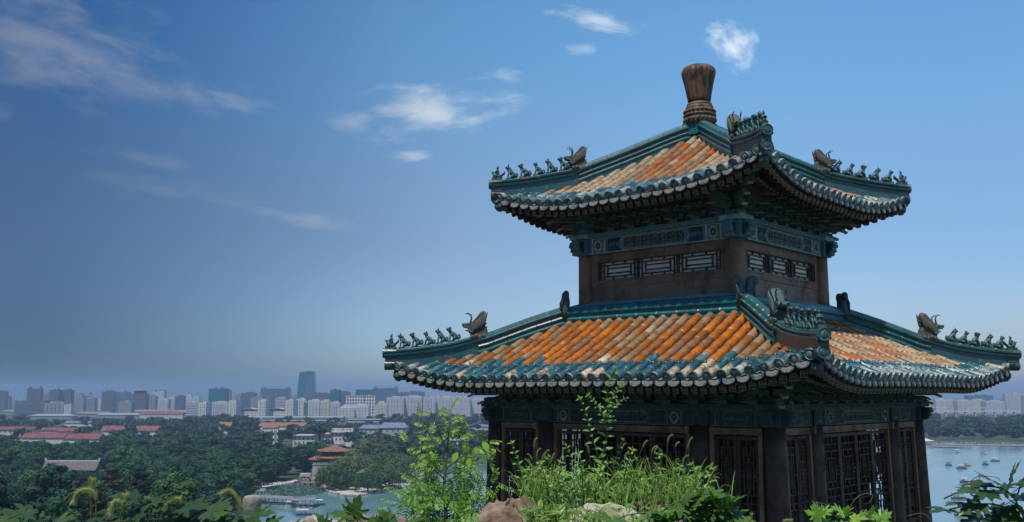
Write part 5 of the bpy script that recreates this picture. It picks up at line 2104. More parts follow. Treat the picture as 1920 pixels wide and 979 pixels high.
# white park hotel
MAROON = weathered('maroon_roof_edge', (0.16, 0.075, 0.085), (0.12, 0.07, 0.07), 0.4, r1=0.7, r2=0.85, bmp=0)
g0, g1 = on_ground(548, 838), on_ground(662, 838)
clear_px(540, 668, 838, 40)
keep_low(548, 662, 829, 838)
HX, HD = (g0.x + g1.x) / 2, g0.y
root = empty('white_hotel', (HX, HD, GZ), R(-2))
tag(root, 'long white three-storey building with flat maroon-edged roofs and square windows among trees', 'building')
wd = g1.x - g0.x
for (xc, w_, h_, y0_) in ((-wd * 0.32, wd * 0.36, 9.6, 0), (wd * 0.06, wd * 0.12, 11.0, 4), (wd * 0.30, wd * 0.40, 12.5, 6)):
    mb = MB()
    mb.box((xc, y0_ + 8, h_ / 2), (w_, 16, h_))
    mb.build('wall', PLAIN, root)
    mb = MB()
    mb.box((xc, y0_ + 7.6, h_ + 0.35), (w_ + 1.6, 18, 0.7))
    r_ = mb.build('roof', MAROON, root)
    mb = MB()
    mb.box((xc, y0_ + 8, h_ + 1.2), (w_ * 0.8, 10, 1.0))
    mb.build('roof_box', PLAIN, r_)
    nw = max(2, int(w_ / 3.6))
    for rw in range(2):
        for i in range(nw):
            mb = MB()
            x = xc - w_ / 2 + w_ * (i + 0.5) / nw
            zz = h_ - 2.0 - rw * 3.3
            mb.box((x, y0_ - 0.03, zz), (1.5, 0.12, 1.5))
            f_ = mb.build('window', WINDK, root)
            mb = MB()
            mb.box((x, y0_ - 0.1, zz - 0.85), (1.9, 0.25, 0.16))
            mb.build('sill', PLAIN, f_)
mb = MB()
for q in range(3):
    mb.box((wd * 0.18 + q * 4.4, 12, 15.4), (3.0, 5, 3.4))
mb.build('roof_hut', PLAIN, root)
mb = MB()
mb.box((wd * 0.28, 14, 15.1), (wd * 0.36, 8, 3.6))
mb.build('penthouse', F_CREAM, root)
# museum with slate-blue pitched roofs
GRN = weathered('pale_green_wall', (0.36, 0.42, 0.36), (0.30, 0.35, 0.30), 0.3, r1=0.85, r2=0.9, bmp=0)
for (x0, x1, yr, ye, yb, lb, dp) in ((673, 716, 798, 804, 828, 'pale green building with long slate-blue roof, left wing', 14), (710, 762, 794, 803, 828, 'pale green building with slate-blue roof and broad gable, right wing', 22)):
    hall(x0, x1, yr, ye, yb, GRN, BLUER, lb, depth=dp, hip=0.3, windows=5, wrows=2)
# telecom mast in the trees
p = on_ground(515.5, 850)
clear_px(510, 521, 850, 8)
keep_low(511, 520, 832, 850)
root = empty('telecom_mast', (p.x, p.y, GZ))
tag(root, 'white and green lattice mast with aerials sticking out of the wood', 'mast')
Hm = (850 - 806) / FPX * p.y
MW = weathered('mast_white', (0.62, 0.63, 0.62), (0.5, 0.52, 0.5), 1, r1=0.6, r2=0.8, bmp=0)
mb = MB()
for sx in (-1, 1):
    for sy in (-1, 1):
        mb.bar((sx * 1.0, sy * 1.0, 0), (sx * 0.45, sy * 0.45, Hm), 0.22, 0.22)
for q in range(12):
    z0_, z1_ = Hm * q / 12, Hm * (q + 1) / 12
    w_ = 1.0 - 0.55 * q / 12
    mb.bar((-w_, -w_, z0_), (w_, -w_, z1_), 0.14, 0.14)
    mb.bar((w_, w_, z0_), (-w_, w_, z1_), 0.14, 0.14)
mb.build('lattice', MW, root)
for q in range(3):
    for sx in (-1, 1):
        mb = MB()
        mb.box((sx * 1.6, -0.4, Hm - 1.5 - q * 5.0), (0.9, 0.5, 2.8))
        mb.build('aerial', MW, root)

# ------------------------------------------------ the gate tower by the water
g = on_ground(620, 906)
GTD = g.y
k_ = GTD / FPX
clear_px(570, 668, 908, 40)
keep_low(572, 625, 903, 908)
keep_low(625, 664, 878, 908)
STONE = weathered('grey_brick', (0.36, 0.36, 0.35), (0.27, 0.28, 0.28), 0.5, r1=0.85, r2=0.95, bmp=0)
OCHRE = weathered('ochre_tiles', (0.25, 0.105, 0.05), (0.13, 0.085, 0.055), 0.8, r1=0.6, r2=0.8, bmp=0)
REDP = weathered('red_timber', (0.16, 0.05, 0.035), (0.08, 0.05, 0.05), 0.9, r1=0.6, r2=0.8, bmp=0)
root = empty('gate_tower', (g.x, GTD + 9, GZ), R(12))
tag(root, 'grey brick gate tower with orange-roofed three-tier pavilion on top by the lake bridge', 'gate tower')
bw = (660 - 578) * k_
mb = MB()
hb = 906 * k_ - 873 * k_
z0_ = 0
vs = [(-bw / 2, -8, 0), (bw / 2, -8, 0), (bw / 2, 8, 0), (-bw / 2, 8, 0), (-bw / 2 + 0.5, -7.5, hb), (bw / 2 - 0.5, -7.5, hb), (bw / 2 - 0.5, 7.5, hb), (-bw / 2 + 0.5, 7.5, hb)]
mb.add(vs, [(0, 1, 5, 4), (1, 2, 6, 5), (2, 3, 7, 6), (3, 0, 4, 7), (4, 5, 6, 7)])
mb.box((0, 0, hb + 0.15), (bw - 0.4, 15.6, 0.3))
mb.build('wall', STONE, root)
mb = MB()
for i in range(22):
    x = -bw / 2 + 1 + (bw - 2) * i / 21
    mb.box((x, -7.4, hb + 0.9), (0.7, 0.4, 0.7))
mb.box((0, -7.4, hb + 0.45), (bw - 1.2, 0.4, 0.4))
mb.build('parapet', STONE, root)
mb = MB()
aw = 1.8
arch = [(-aw, 0.0)] + [(-aw * math.cos(q * math.pi / 8), 3.2 + aw * math.sin(q * math.pi / 8)) for q in range(9)] + [(aw, 0.0)]
mb.prism([(x - bw * 0.18, z) for x, z in arch], -8.12, -7.4)
mb.build('archway', WINDK, root)


def curved_roof(root_, wx, wy, z0, z1, inner, mat, name='roof', lift=0.5, shift=(0, 0)):
    mb = MB()
    N, Q = 12, 5
    for f in range(4):
        half_a, half_b = (wx, wy) if f % 2 == 0 else (wy, wx)
        vs, fs = [], []
        for i in range(N + 1):
            u = -1 + 2 * i / N
            for q in range(Q + 1):
                t = q / Q
                hx = half_a * (1 - t) + half_a * inner * t
                hy = half_b * (1 - t) + half_b * inner * t
                z = z0 + (z1 - z0) * (0.7 * t + 0.3 * t * t) + lift * abs(u) ** 3 * (1 - t) ** 2
                vs.append((u * hx, -hy, z))
        for i in range(N):
            for q in range(Q):
                a_ = i * (Q + 1) + q
                fs.append((a_, a_ + Q + 1, a_ + Q + 2, a_ + 1))
        M = Matrix.Translation((shift[0], shift[1], 0)) @ Matrix.Rotation(f * math.pi / 2, 4, 'Z')
        mb.add(vs, fs, M=M)
        vs2 = [(x, y, z - 0.28) for x, y, z in vs]
        mb.add(vs2, [tuple(reversed(q)) for q in fs], M=M)
        rim = [(vs[i * (Q + 1)], vs2[i * (Q + 1)]) for i in range(N + 1)]
        mb.add([p for pr in rim for p in pr], [(2 * i, 2 * i + 1, 2 * i + 3, 2 * i + 2) for i in range(N)], M=M)
    mb.add([(-wx * inner + shift[0], -wy * inner + shift[1], z1), (wx * inner + shift[0], -wy * inner + shift[1], z1), (wx * inner + shift[0], wy * inner + shift[1], z1), (-wx * inner + shift[0], wy * inner + shift[1], z1)], [(0, 1, 2, 3)])
    return mb.build(name, mat, root_)


def storey(root_, wx, wy, z0, z1, nx, cx=0.0):
    mb = MB()
    mb.box((cx, 0, (z0 + z1) / 2), (2 * wx - 0.6, 2 * wy - 0.6, z1 - z0))
    mb.build('timber_wall', REDP, root_)
    for i in range(nx + 1):
        mb = MB()
        mb.tube([(cx - wx + 2 * wx * i / nx, -wy, z0), (cx - wx + 2 * wx * i / nx, -wy, z1)], 0.22, 6)
        mb.build('post', REDP, root_)


t1, t2, t3 = hb + 0.3, hb + 3.6, hb + 7.3
storey(root, 8.2, 5.2, t1, t2, 6)
curved_roof(root, 10.0, 6.8, t2 - 0.2, t2 + 1.7, 0.62, OCHRE)
storey(root, 6.2, 4.0, t2 + 1.5, t3, 5)
r_ = curved_roof(root, 9.4, 6.4, t3 - 0.1, t3 + 3.2, 0.12, OCHRE)
mb = MB()
mb.bar((-5.5, 0, t3 + 3.3), (5.5, 0, t3 + 3.3), 0.6, 0.9)
for s_ in (-1, 1):
    mb.tube([(s_ * 5.3, 0, t3 + 3.2), (s_ * 5.8, 0, t3 + 4.3), (s_ * 5.2, 0, t3 + 4.7)], [0.5, 0.35, 0.1], 6)
mb.build('ridge', GREYR, r_)
for cx in (-11.2, 11.2):        # corner pavilions on the wall
    mb = MB()
    mb.box((cx, -3.5, t1 + 1.3), (3.4, 3.4, 2.6))
    mb.build('corner_turret', REDP, root)
    curved_roof(root, 3.3, 3.3, t1 + 2.5, t1 + 4.2, 0.10, OCHRE, 'turret_roof', 0.35, (cx, -3.5))
# side house left of the gate
hall(563, 578, 890, 894, 907, STONE, GREYR, 'small grey house leaning on the left of the gate tower', depth=8)
# small bridge in front
g0, g1 = on_ground(560, 914), on_ground(618, 914)
root = empty('stone_bridge', ((g0.x + g1.x) / 2, g0.y + 4, GZ))
tag(root, 'low pale stone footbridge with square piers before the gate tower', 'bridge')
L = g1.x - g0.x
mb = MB()
mb.box((0, 0, 2.3), (L, 4.5, 0.5))
mb.build('deck', TERR, root)
for i in range(5):
    mb = MB()
    mb.box((-L / 2 + L * (i + 0.5) / 5, 0, 1.05), (1.3, 4.2, 2.1))
    mb.build('pier', TERR, root)
for sy in (-1, 1):
    mb = MB()
    mb.box((0, sy * 2.1, 3.4), (L, 0.14, 0.14))
    for i in range(int(L / 1.6)):
        mb.box((-L / 2 + 0.8 + i * 1.6, sy * 2.1, 3.0), (0.16, 0.16, 0.9))
    mb.build('railing', REDP, root)
# boathouse jetty with long roof, kiosk, blue hoarding
JET = weathered('jetty_roof', (0.17, 0.18, 0.20), (0.12, 0.125, 0.145), 0.4, r1=0.7, r2=0.85, bmp=0)
JW = weathered('jetty_wood', (0.10, 0.075, 0.055), (0.16, 0.13, 0.10), 0.7, r1=0.8, r2=0.9, bmp=0)


def jetty(x0, y0, x1, y1, h, w_, label, gable=True):
    a_, b2 = on_ground(x0, y0), on_ground(x1, y1)
    L = (b2 - a_).length
    ang = math.atan2(b2.y - a_.y, b2.x - a_.x)
    root = empty('roofed_jetty', ((a_.x + b2.x) / 2, (a_.y + b2.y) / 2, GZ), ang)
    tag(root, label, 'jetty')
    mb = MB()
    mb.box((0, 0, 0.5), (L, w_, 0.35))
    mb.build('deck', JW, root)
    mb = MB()
    mb.prism([(-w_ / 2 - 0.5, h), (0, h + 1.0), (w_ / 2 + 0.5, h), (w_ / 2 + 0.5, h - 0.2), (0, h + 0.75), (-w_ / 2 - 0.5, h - 0.2)], -L / 2 - 0.4, L / 2 + 0.4,
             M=Matrix(((0, 1, 0, 0), (1, 0, 0, 0), (0, 0, 1, 0), (0, 0, 0, 1))))
    mb.build('roof', JET, root)
    n_ = max(3, int(L / 4))
    for i in range(n_):
        for sy in (-1, 1):
            mb = MB()
            mb.box((-L / 2 + L * (i + 0.5) / n_, sy * (w_ / 2 - 0.2), h / 2 + 0.2), (0.22, 0.22, h - 0.4))
            mb.build('post', JW, root)
    return root


jetty(484, 944, 550, 947, 2.9, 5.0, 'long grey-roofed landing stage running out over the water')
jetty(548, 951, 592, 951, 3.2, 7.0, 'broad roofed boat dock at end of the landing stage')
jetty(476, 934, 497, 934, 3.6, 6.0, 'small gabled ticket house at shore end of landing stage')
jetty(1750, 839, 1800, 840, 0.7, 3.0, 'low flat landing stage on the far right shore')
# shore pavilion on the right
def kiosk(px, py, w_, h_, mat_r, label, tiers=1):
    g = on_ground(px, py)
    root = empty('open_pavilion', (g.x, g.y + w_, GZ + 0.5), R(20))
    tag(root, label, 'pavilion')
    for sx in (-1, 1):
        for sy in (-1, 1):
            mb = MB()
            mb.tube([(sx * w_ * 0.4, sy * w_ * 0.4, 0), (sx * w_ * 0.4, sy * w_ * 0.4, h_)], 0.2, 6)
            mb.build('post', REDP, root)
    mb = MB()
    mb.box((0, 0, -0.1), (w_, w_, 0.5))
    mb.build('base', TERR, root)
    curved_roof(root, w_ * 0.7, w_ * 0.7, h_, h_ + w_ * 0.32, 0.3 if tiers > 1 else 0.04, mat_r, 'roof', 0.3)
    if tiers > 1:
        mb = MB()
        mb.box((0, 0, h_ + w_ * 0.42), (w_ * 0.42, w_ * 0.42, w_ * 0.3))
        mb.build('upper_wall', REDP, root)
        curved_roof(root, w_ * 0.45, w_ * 0.45, h_ + w_ * 0.52, h_ + w_ * 0.85, 0.04, mat_r, 'upper_roof', 0.3)
    return root


kiosk(1740, 835.5, 10, 3.6, PLAIN, 'small open pavilion with pale roof on the far right shore')
kiosk(676, 918, 6.0, 4.4, GREYR, 'two-tiered grey-roofed open pavilion among willows on the islet', 2)
kiosk(758, 893, 4.0, 2.6, BLUER, 'small blue-grey roofed kiosk on the islet')
kiosk(727, 906, 4.5, 3.0, GREYR, 'low grey-roofed shelter among the islet willows')
BLUEB = weathered('blue_sheet', (0.03, 0.06, 0.20), (0.05, 0.08, 0.20), 0.6, r1=0.6, r2=0.8, bmp=0)
g = on_ground(561, 912)
mb = MB()
mb.box((0, 0, 1.4), (6.0, 0.12, 2.6))
for q in (-2.8, 0, 2.8):
    mb.box((q, 0.12, 1.4), (0.12, 0.12, 2.8))
o = mb.build('hoarding', BLUEB, None, (g.x, g.y + 1, GZ))
tag(o, 'blue site hoarding by the left end of the footbridge', 'hoarding')
# rocky edge of the islet: boulders
ROCKG = weathered('shore_rock', (0.34, 0.32, 0.28), (0.20, 0.19, 0.17), 0.9, r1=0.85, r2=0.95, bmp=0.5)
rk = MB()
for i in range(len(ISLAND) - 1):
    a_, b2 = Vector(ISLAND[i]), Vector(ISLAND[i + 1])
    for q in range(int((b2 - a_).length / 1.4) + 1):
        p_ = a_.lerp(b2, rb.random())
        r_ = rb.uniform(0.5, 1.3)
        rk.ball((p_.x + rb.uniform(-1, 1), p_.y + rb.uniform(-1.5, 1), GZ + 0.35), (r_, r_, r_ * 0.8), 7, 5, 0.25)
tag(rk.build('rubble', ROCKG), 'pale rocks heaped along the edge of the islet', 'rocks', kind='stuff')

# lotus leaves
LOTUS = foliage_material('lotus_leaf', (0.06, 0.11, 0.075), (0.075, 0.12, 0.08))
LP = [on_ground(*p) for p in [(506, 916), (556, 907), (600, 903), (608, 914), (604, 926), (560, 931), (512, 930), (498, 924)]]
xs, ys = [p.x for p in LP], [p.y for p in LP]
V, C = [], []
nl = 0
while nl < 2600:
    x, y = rb.uniform(min(xs), max(xs)), rb.uniform(min(ys), max(ys))
    if not inside(LP, x, y):
        continue
    nl += 1
    r_ = rb.uniform(0.35, 0.7)
    z = GZ + rb.uniform(0.3, 1.1)
    tx, ty = rb.uniform(-0.35, 0.35), rb.uniform(-0.35, 0.35)
    a0 = rb.uniform(0, 6)
    for (u, v) in ((1, 0), (0, 1), (-1, 0), (0, -1)):
        ca, sa = math.cos(a0), math.sin(a0)
        dx_, dy_ = r_ * (u * ca - v * sa), r_ * (u * sa + v * ca)
        V.append((x + dx_, y + dy_, z + dx_ * tx + dy_ * ty))
    C.append(rb.uniform(0.6, 1.35))
o = bpy.data.objects.new('lotus_leaves', quad_mesh('lotus_leaves', np.array(V), np.array(C), LOTUS))
COL.objects.link(o)
tag(o, 'bed of round lotus leaves on the water by the footbridge', 'lotus', kind='stuff')

# ------------------------------------------------ people on the shores, too small and many to count
SKIN = [(0.5, 0.3, 0.2), (0.45, 0.28, 0.2)]
CL = [(0.7, 0.7, 0.7), (0.6, 0.1, 0.1), (0.1, 0.15, 0.35), (0.05, 0.05, 0.06), (0.6, 0.55, 0.4), (0.3, 0.4, 0.5), (0.65, 0.65, 0.6)]
cm_mat, n, b = material('crowd_clothes')
at = n.n('Attribute', attribute_name='Col')
n.set(b.inputs['Base Color'], at.outputs['Color'])
b.inputs['Roughness'].default_value = 0.9


def crowd(name, label, px_rows, count, z, seed):
    r_ = random.Random(seed)
    mb = MB()
    for i in range(count):
        x0, x1, y0, y1 = r_.choice(px_rows)
        g = on_ground(r_.uniform(x0, x1), r_.uniform(y0, y1))
        h = r_.uniform(1.5, 1.8)
        c1, c2 = r_.choice(CL), r_.choice(CL)
        x, y = g.x, g.y
        for sx in (-0.09, 0.09):
            mb.tube([(x + sx, y, z), (x + sx, y, z + h * 0.47)], [0.07, 0.09], 5, col=c2)
        mb.tube([(x, y, z + h * 0.45), (x, y, z + h * 0.7), (x, y, z + h * 0.82), (x, y, z + h * 0.86)], [0.15, 0.17, 0.19, 0.07], 7, col=c1)
        for sx in (-1, 1):
            mb.tube([(x + sx * 0.2, y, z + h * 0.8), (x + sx * 0.25, y, z + h * 0.48)], [0.055, 0.04], 5, col=c1)
        mb.ball((x, y, z + h * 0.93), (0.1, 0.1, 0.125), 6, 5, col=r_.choice(SKIN))
    tag(mb.build(name, cm_mat), label, 'crowd', kind='stuff')


crowd('crowd', 'throng of visitors along the far right promenade', [(1755, 1925, 832.6, 834.4), (1740, 1830, 831.5, 833.5)], 120, GZ + 0.3, 3)
crowd('crowd', 'visitors gathered on the footbridge and before the gate tower', [(575, 618, 905, 909), (562, 616, 911, 912.4)], 60, GZ + 2.5, 4)
crowd('crowd', 'visitors strolling along the lake path below the wood', [(490, 560, 908, 913)], 30, GZ + 0.3, 5)
# promenade strip on the right shore
PR = [on_ground(*p) for p in [(1690, 833.8), (1830, 835.8), (2000, 838), (2000, 834.5), (1830, 833), (1690, 831.5)]]
flat('pavement', PR, GZ + 0.3, ground_material('grey_paving', [(0.3, (0.13, 0.13, 0.12)), (0.7, (0.20, 0.19, 0.17))], 0.1))
PL = [on_ground(*p) for p in [(470, 925), (502, 913), (560, 904), (556, 900), (498, 908), (462, 921)]]
flat('pavement', PL, GZ + 0.2, PAVE)

# ------------------------------------------------ boats
BCOL = {'white': weathered('boat_white', (0.6, 0.6, 0.58), (0.45, 0.46, 0.45), 1, r1=0.4, r2=0.6, bmp=0), 'yellow': weathered('boat_yellow', (0.50, 0.27, 0.05), (0.4, 0.22, 0.06), 1, r1=0.4, r2=0.6, bmp=0),
        'blue': weathered('boat_blue', (0.08, 0.12, 0.25), (0.06, 0.09, 0.18), 1, r1=0.4, r2=0.6, bmp=0), 'green': weathered('boat_green', (0.05, 0.12, 0.12), (0.05, 0.08, 0.09), 1, r1=0.4, r2=0.6, bmp=0),
        'dark': weathered('boat_dark', (0.05, 0.06, 0.08), (0.09, 0.09, 0.1), 1, r1=0.4, r2=0.6, bmp=0)}


def boat_meshes(L, W, canopy):
    hull = MB()
    st = [(-0.5, 0.55, 0.0), (-0.45, 0.8, 0.0), (-0.2, 1.0, 0.0), (0.15, 0.98, 0.0), (0.38, 0.65, 0.08), (0.5, 0.08, 0.22)]
    vs, fs = [], []
    for t_, w_, sh in st:
        for sx, zz, ww in ((-1, 0.75 + sh, 1.0), (-1, -0.25, 0.75), (1, -0.25, 0.75), (1, 0.75 + sh, 1.0)):
            vs.append((t_ * L, sx * w_ * ww * W / 2, zz))
    for i in range(len(st) - 1):
        for j in range(3):
            fs.append((i * 4 + j, i * 4 + j + 1, i * 4 + j + 5, i * 4 + j + 4))
    fs += [(0, 3, 2, 1), (20, 21, 22, 23)]
    for i in range(len(st) - 1):     # deck a little below the gunwale
        fs.append((i * 4, i * 4 + 4, i * 4 + 7, i * 4 + 3))
    hull.add(vs, fs)
    can = MB()
    N = 8
    vs, fs = [], []
    for i in range(N + 1):
        y = -1 + 2 * i / N
        z = 2.35 + 0.28 * (1 - y * y)
        for x in (-0.42, 0.30):
            vs += [(x * L, y * W * 0.55, z), (x * L, y * W * 0.55, z - 0.1)]
    for i in range(N):
        a_ = i * 4
        fs += [(a_, a_ + 2, a_ + 6, a_ + 4), (a_ + 1, a_ + 5, a_ + 7, a_ + 3), (a_, a_ + 4, a_ + 5, a_ + 1), (a_ + 2, a_ + 3, a_ + 7, a_ + 6)]
    can.add(vs, fs)
    post = MB()
    post.tube([(0, 0, 0.7), (0, 0, 2.45)], 0.06, 6)
    seat = MB()
    seat.box((0, 0, 1.0), (0.5, W * 0.75, 0.12))
    seat.box((-0.24, 0, 1.3), (0.08, W * 0.75, 0.55))
    return hull, can, post, seat


def sitter(col):
    m = MB()
    m.tube([(0, 0, 1.05), (0.0, 0, 1.35), (0.02, 0, 1.58), (0.02, 0, 1.64)], [0.17, 0.18, 0.2, 0.07], 7, col=col)
    m.ball((0.03, 0, 1.78), (0.1, 0.1, 0.125), 7, 5, col=(0.45, 0.28, 0.2))
    for sy in (-1, 1):
        m.tube([(0.0, sy * 0.1, 1.08), (0.42, sy * 0.1, 1.06), (0.45, sy * 0.1, 0.76)], [0.09, 0.075, 0.05], 6, col=(0.06, 0.07, 0.12))
        m.tube([(0.0, sy * 0.2, 1.55), (0.12, sy * 0.24, 1.28), (0.34, sy * 0.18, 1.25)], [0.06, 0.05, 0.04], 6, col=col)
    return m


BM = {}
for L in (5.0, 6.8):
    BM[L] = boat_meshes(L, 2.2, True)
PCOUNT = 0
for (px, py, L, hc, cc, ang, ppl, lb) in (
        (1794, 849, 5.0, 'white', 'white', 20, 1, 'small white covered boat nearest the far shore'),
        (1844, 853, 6.8, 'white', 'dark', 5, 2, 'white-hulled boat with dark canopy below the promenade'),
        (1866, 865.5, 6.8, 'dark', 'white', -8, 2, 'long boat with white canopy farthest to the right on the lake'),
        (1779, 873.5, 5.0, 'blue', 'dark', 10, 2, 'small dark blue covered boat beside the pavilion column'),
        (1803, 879, 6.8, 'green', 'white', 0, 3, 'long green-hulled boat with pale canopy trailing a wake'),
        (1813, 874.5, 5.0, 'yellow', 'yellow', -5, 1, 'yellow covered boat just behind the long green one'),
        (1848, 872, 5.0, 'blue', 'blue', 15, 2, 'small blue covered boat alone right of the yellow one'),
        (1808, 905, 5.0, 'dark', 'white', 8, 3, 'dark boat with white canopy in mid lake above the vine'),
        (1797, 936, 6.8, 'green', 'dark', 0, 2, 'dark green boat half hidden by the vine leaves'),
        (1829, 951, 5.0, 'green', 'green', 70, 1, 'greenish boat seen end-on behind vine leaves'),
        (1805, 967, 6.8, 'dark', 'yellow', 4, 2, 'boat with tan canopy near bottom behind the vine'),
        (549, 951, 6.8, 'white', 'white', 6, 0, 'white moored boat at left end of the boat dock'),
        (570, 956, 6.8, 'white', 'blue', 2, 0, 'white moored boat in middle of the boat dock'),
        (600, 948, 5.0, 'blue', 'white', -8, 0, 'moored boat at right end of the boat dock'),
        (570, 967, 6.8, 'blue', 'white', 0, 2, 'blue and white ferry boat crossing below the boat dock')):
    g = on_ground(px, py)
    root = empty('covered_boat', (g.x, g.y, GZ + 0.12), R(ang))
    tag(root, lb, 'boat', 'covered boats on the lake')
    hull, can, post, seat = BM[L]
    if 'hm%s%s' % (L, hc) not in BM:
        BM['hm%s%s' % (L, hc)] = hull.mesh('hull', BCOL[hc])
    inst('hull', BM['hm%s%s' % (L, hc)], root)
    if 'cm%s%s' % (L, cc) not in BM:
        BM['cm%s%s' % (L, cc)] = can.mesh('canopy', BCOL[cc])
    inst('canopy', BM['cm%s%s' % (L, cc)], root)
    if 'pm' not in BM:
        BM['pm'] = post.mesh('post', BCOL['white'])
    if 'sm' not in BM:
        BM['sm'] = seat.mesh('seat', BCOL['white'])
    for x in (-0.4, -0.05, 0.28):
        for sy in (-1, 1):
            inst('post', BM['pm'], root, (x * L, sy * 0.95, 0))
    for q in range(2):
        inst('seat', BM['sm'], root, (-0.25 * L + q * 0.28 * L, 0, 0))
    for q in range(ppl):
        c = CL[(PCOUNT * 3 + q) % len(CL)]
        pm = sitter(c)
        x, y = (-0.22 + 0.28 * (q % 2)) * L, (-0.45 if q != 1 else 0.45)
        o = pm.build('person', cm_mat, None, (g.x + x * math.cos(R(ang)) - y * math.sin(R(ang)), g.y + x * math.sin(R(ang)) + y * math.cos(R(ang)), GZ + 0.12), (0, 0, R(ang)))
        tag(o, 'person seated in ' + lb[:60].split(' half ')[0].replace('seen ', ''), 'person', 'people riding in boats')
        PCOUNT += 1

# ------------------------------------------------ the wood
keep_low(470, 600, 930, 955)
keep_low(1740, 1925, 833, 838)
clear_px(600, 790, 932, 60)      # islet keeps its own willows
clear_strip(1690, 2000, 838, 826)
near, far = [], []
y = 350.0
while y < 1750:
    sp = 13.5 + (y - 350) * 0.011
    dy = 18 + (y - 350) * 0.034
    x0, x1 = -0.58 * y, 0.0 * y
    x = x0 + rb.uniform(0, sp)
    while x < 0.62 * y:
        xx, yy = x + rb.uniform(-0.3, 0.3) * sp, y + rb.uniform(-0.4, 0.4) * dy
        if not inside(LAKE, xx, yy) and not inside(ISLAND, xx, yy) and not blocked(xx, yy):
            u = xx / yy
            # skip what the pavilion hides for good
            if not (0.02 < u < 0.385):
                (near if yy < 1000 else far).append((xx, yy))
        x += sp
    y += dy
# shore line in front of the wood is lined with trees
hidden = []
SEEN = sorted(near, key=lambda p: p[1])
hill_trees = []
for i in range(46):
    D = rb.uniform(120, 345)
    u = rb.uniform(-0.56, -0.315 if D > 200 else -0.34)
    hill_trees.append((u * D, D))
picked = []
for p in hill_trees:
    if all((p[0] - q[0]) ** 2 + (p[1] - q[1]) ** 2 > 49 for q in picked):
        picked.append(p)
hill_trees = picked
cnt = 0
for (x, y) in hill_trees:
    pine = rb.random() < 0.55 and x / y > -0.46
    zt = -(876 + rb.uniform(-8, 60) - 735) / FPX * y
    zb = hill_z(x, y) - 0.3
    h = cap_height(x, y, max(8.0, min(17.0, zt - zb)), zt - max(8.0, min(17.0, zt - zb)))
    if h < 4:
        continue
    tree('pine' if pine else 'broad', x, y, zt - h, h, h * rb.uniform(0.7, 0.95), 'dark olive pine on the near slope at lower left' if pine else 'dark leafy tree on the near slope at lower left',
         'pines on the near slope' if pine else 'leafy trees on the near slope', 'pine_tree' if pine else 'broadleaf_tree')
    cnt += 1
LIMIT = 235
for i, (x, y) in enumerate(SEEN):
    u = 960 + FPX * x / y
    right = x > 0
    h = rb.uniform(13, 19) if not right else rb.uniform(14, 20)
    h = cap_height(x, y, h)
    if h < 4.5:
        continue
    if i < LIMIT:
        olive = (u > 640) and not right and rb.random() < 0.6
        key = 'olive' if olive else ('willow' if right and y < 930 else 'broad')
        lab, grp, nm = {'olive': ('olive green round-crowned tree behind the islet', 'olive trees behind the islet', 'round_tree'),
                        'willow': ('soft green willow lining the far right shore', 'willows on the far right shore', 'willow_tree'),
                        'broad': ('dark green broadleaf tree of the dense wood left of the lake', 'trees of the dense lakeside wood', 'broadleaf_tree') if not right else
                                 ('dark green broadleaf tree in the park across the lake', 'trees of the park across the lake', 'broadleaf_tree')}[key]
        tree(key, x, y, GZ, h, min(h, 16) * rb.uniform(1.0, 1.35), lab, grp, nm)
    else:
        far.append((x, y))
# islet and shore willows
for (px, py, h) in ((622, 921, 11), (631, 917, 9), (640, 914, 12), (652, 921, 8), (661, 908, 13), (684, 912, 12), (690, 925, 9), (700, 914, 10), (716, 918, 11), (707, 900, 12), (729, 914, 9), (738, 905, 11), (753, 900, 10), (760, 908, 8),
                    (772, 896, 11), (668, 897, 12), (694, 894, 11), (725, 891, 11), (745, 886, 10), (785, 890, 9), (640, 900, 11)):
    g = on_ground(px, py)
    h *= 1.35
    tree('willow', g.x, g.y, GZ + 0.6, h, h * rb.uniform(1.1, 1.35), 'light green weeping willow on the rocky islet', 'willows on the islet', 'willow_tree')

# everything farther is one wood
parts_v, parts_c = [], []
rs = np.random.RandomState(5)
for (x, y) in far:
    V, C = FAR_ARR[rs.randint(4)]
    a_ = rs.uniform(0, 6.28)
    h = cap_height(x, y, rs.uniform(11, 17))
    if h < 4.0:
        continue
    w_ = h * rs.uniform(1.05, 1.45)
    ca, sa = math.cos(a_), math.sin(a_)
    P = np.stack([(V[:, 0] * ca - V[:, 1] * sa) * w_ + x, (V[:, 0] * sa + V[:, 1] * ca) * w_ + y, V[:, 2] * h + GZ], 1)
    parts_v.append(P)
    tint = rs.uniform(0.75, 1.3)
    parts_c.append(np.stack([C * tint * rs.uniform(0.85, 1.15), C * tint, C * tint * rs.uniform(0.85, 1.1)], 1))
LEAF_F = foliage_material('leaf_far', (0.019, 0.043, 0.026), (0.019, 0.043, 0.026))
o = bpy.data.objects.new('woods', quad_mesh('woods', np.concatenate(parts_v), np.concatenate(parts_c), LEAF_F))
COL.objects.link(o)
tag(o, 'distant belt of woodland between the lake and the city', 'woods', kind='stuff')
print('TREES', cnt, len(SEEN), len(far))
# ------------------------------------------------------------------ rocks and plants close to the camera
rf2 = random.Random(99)


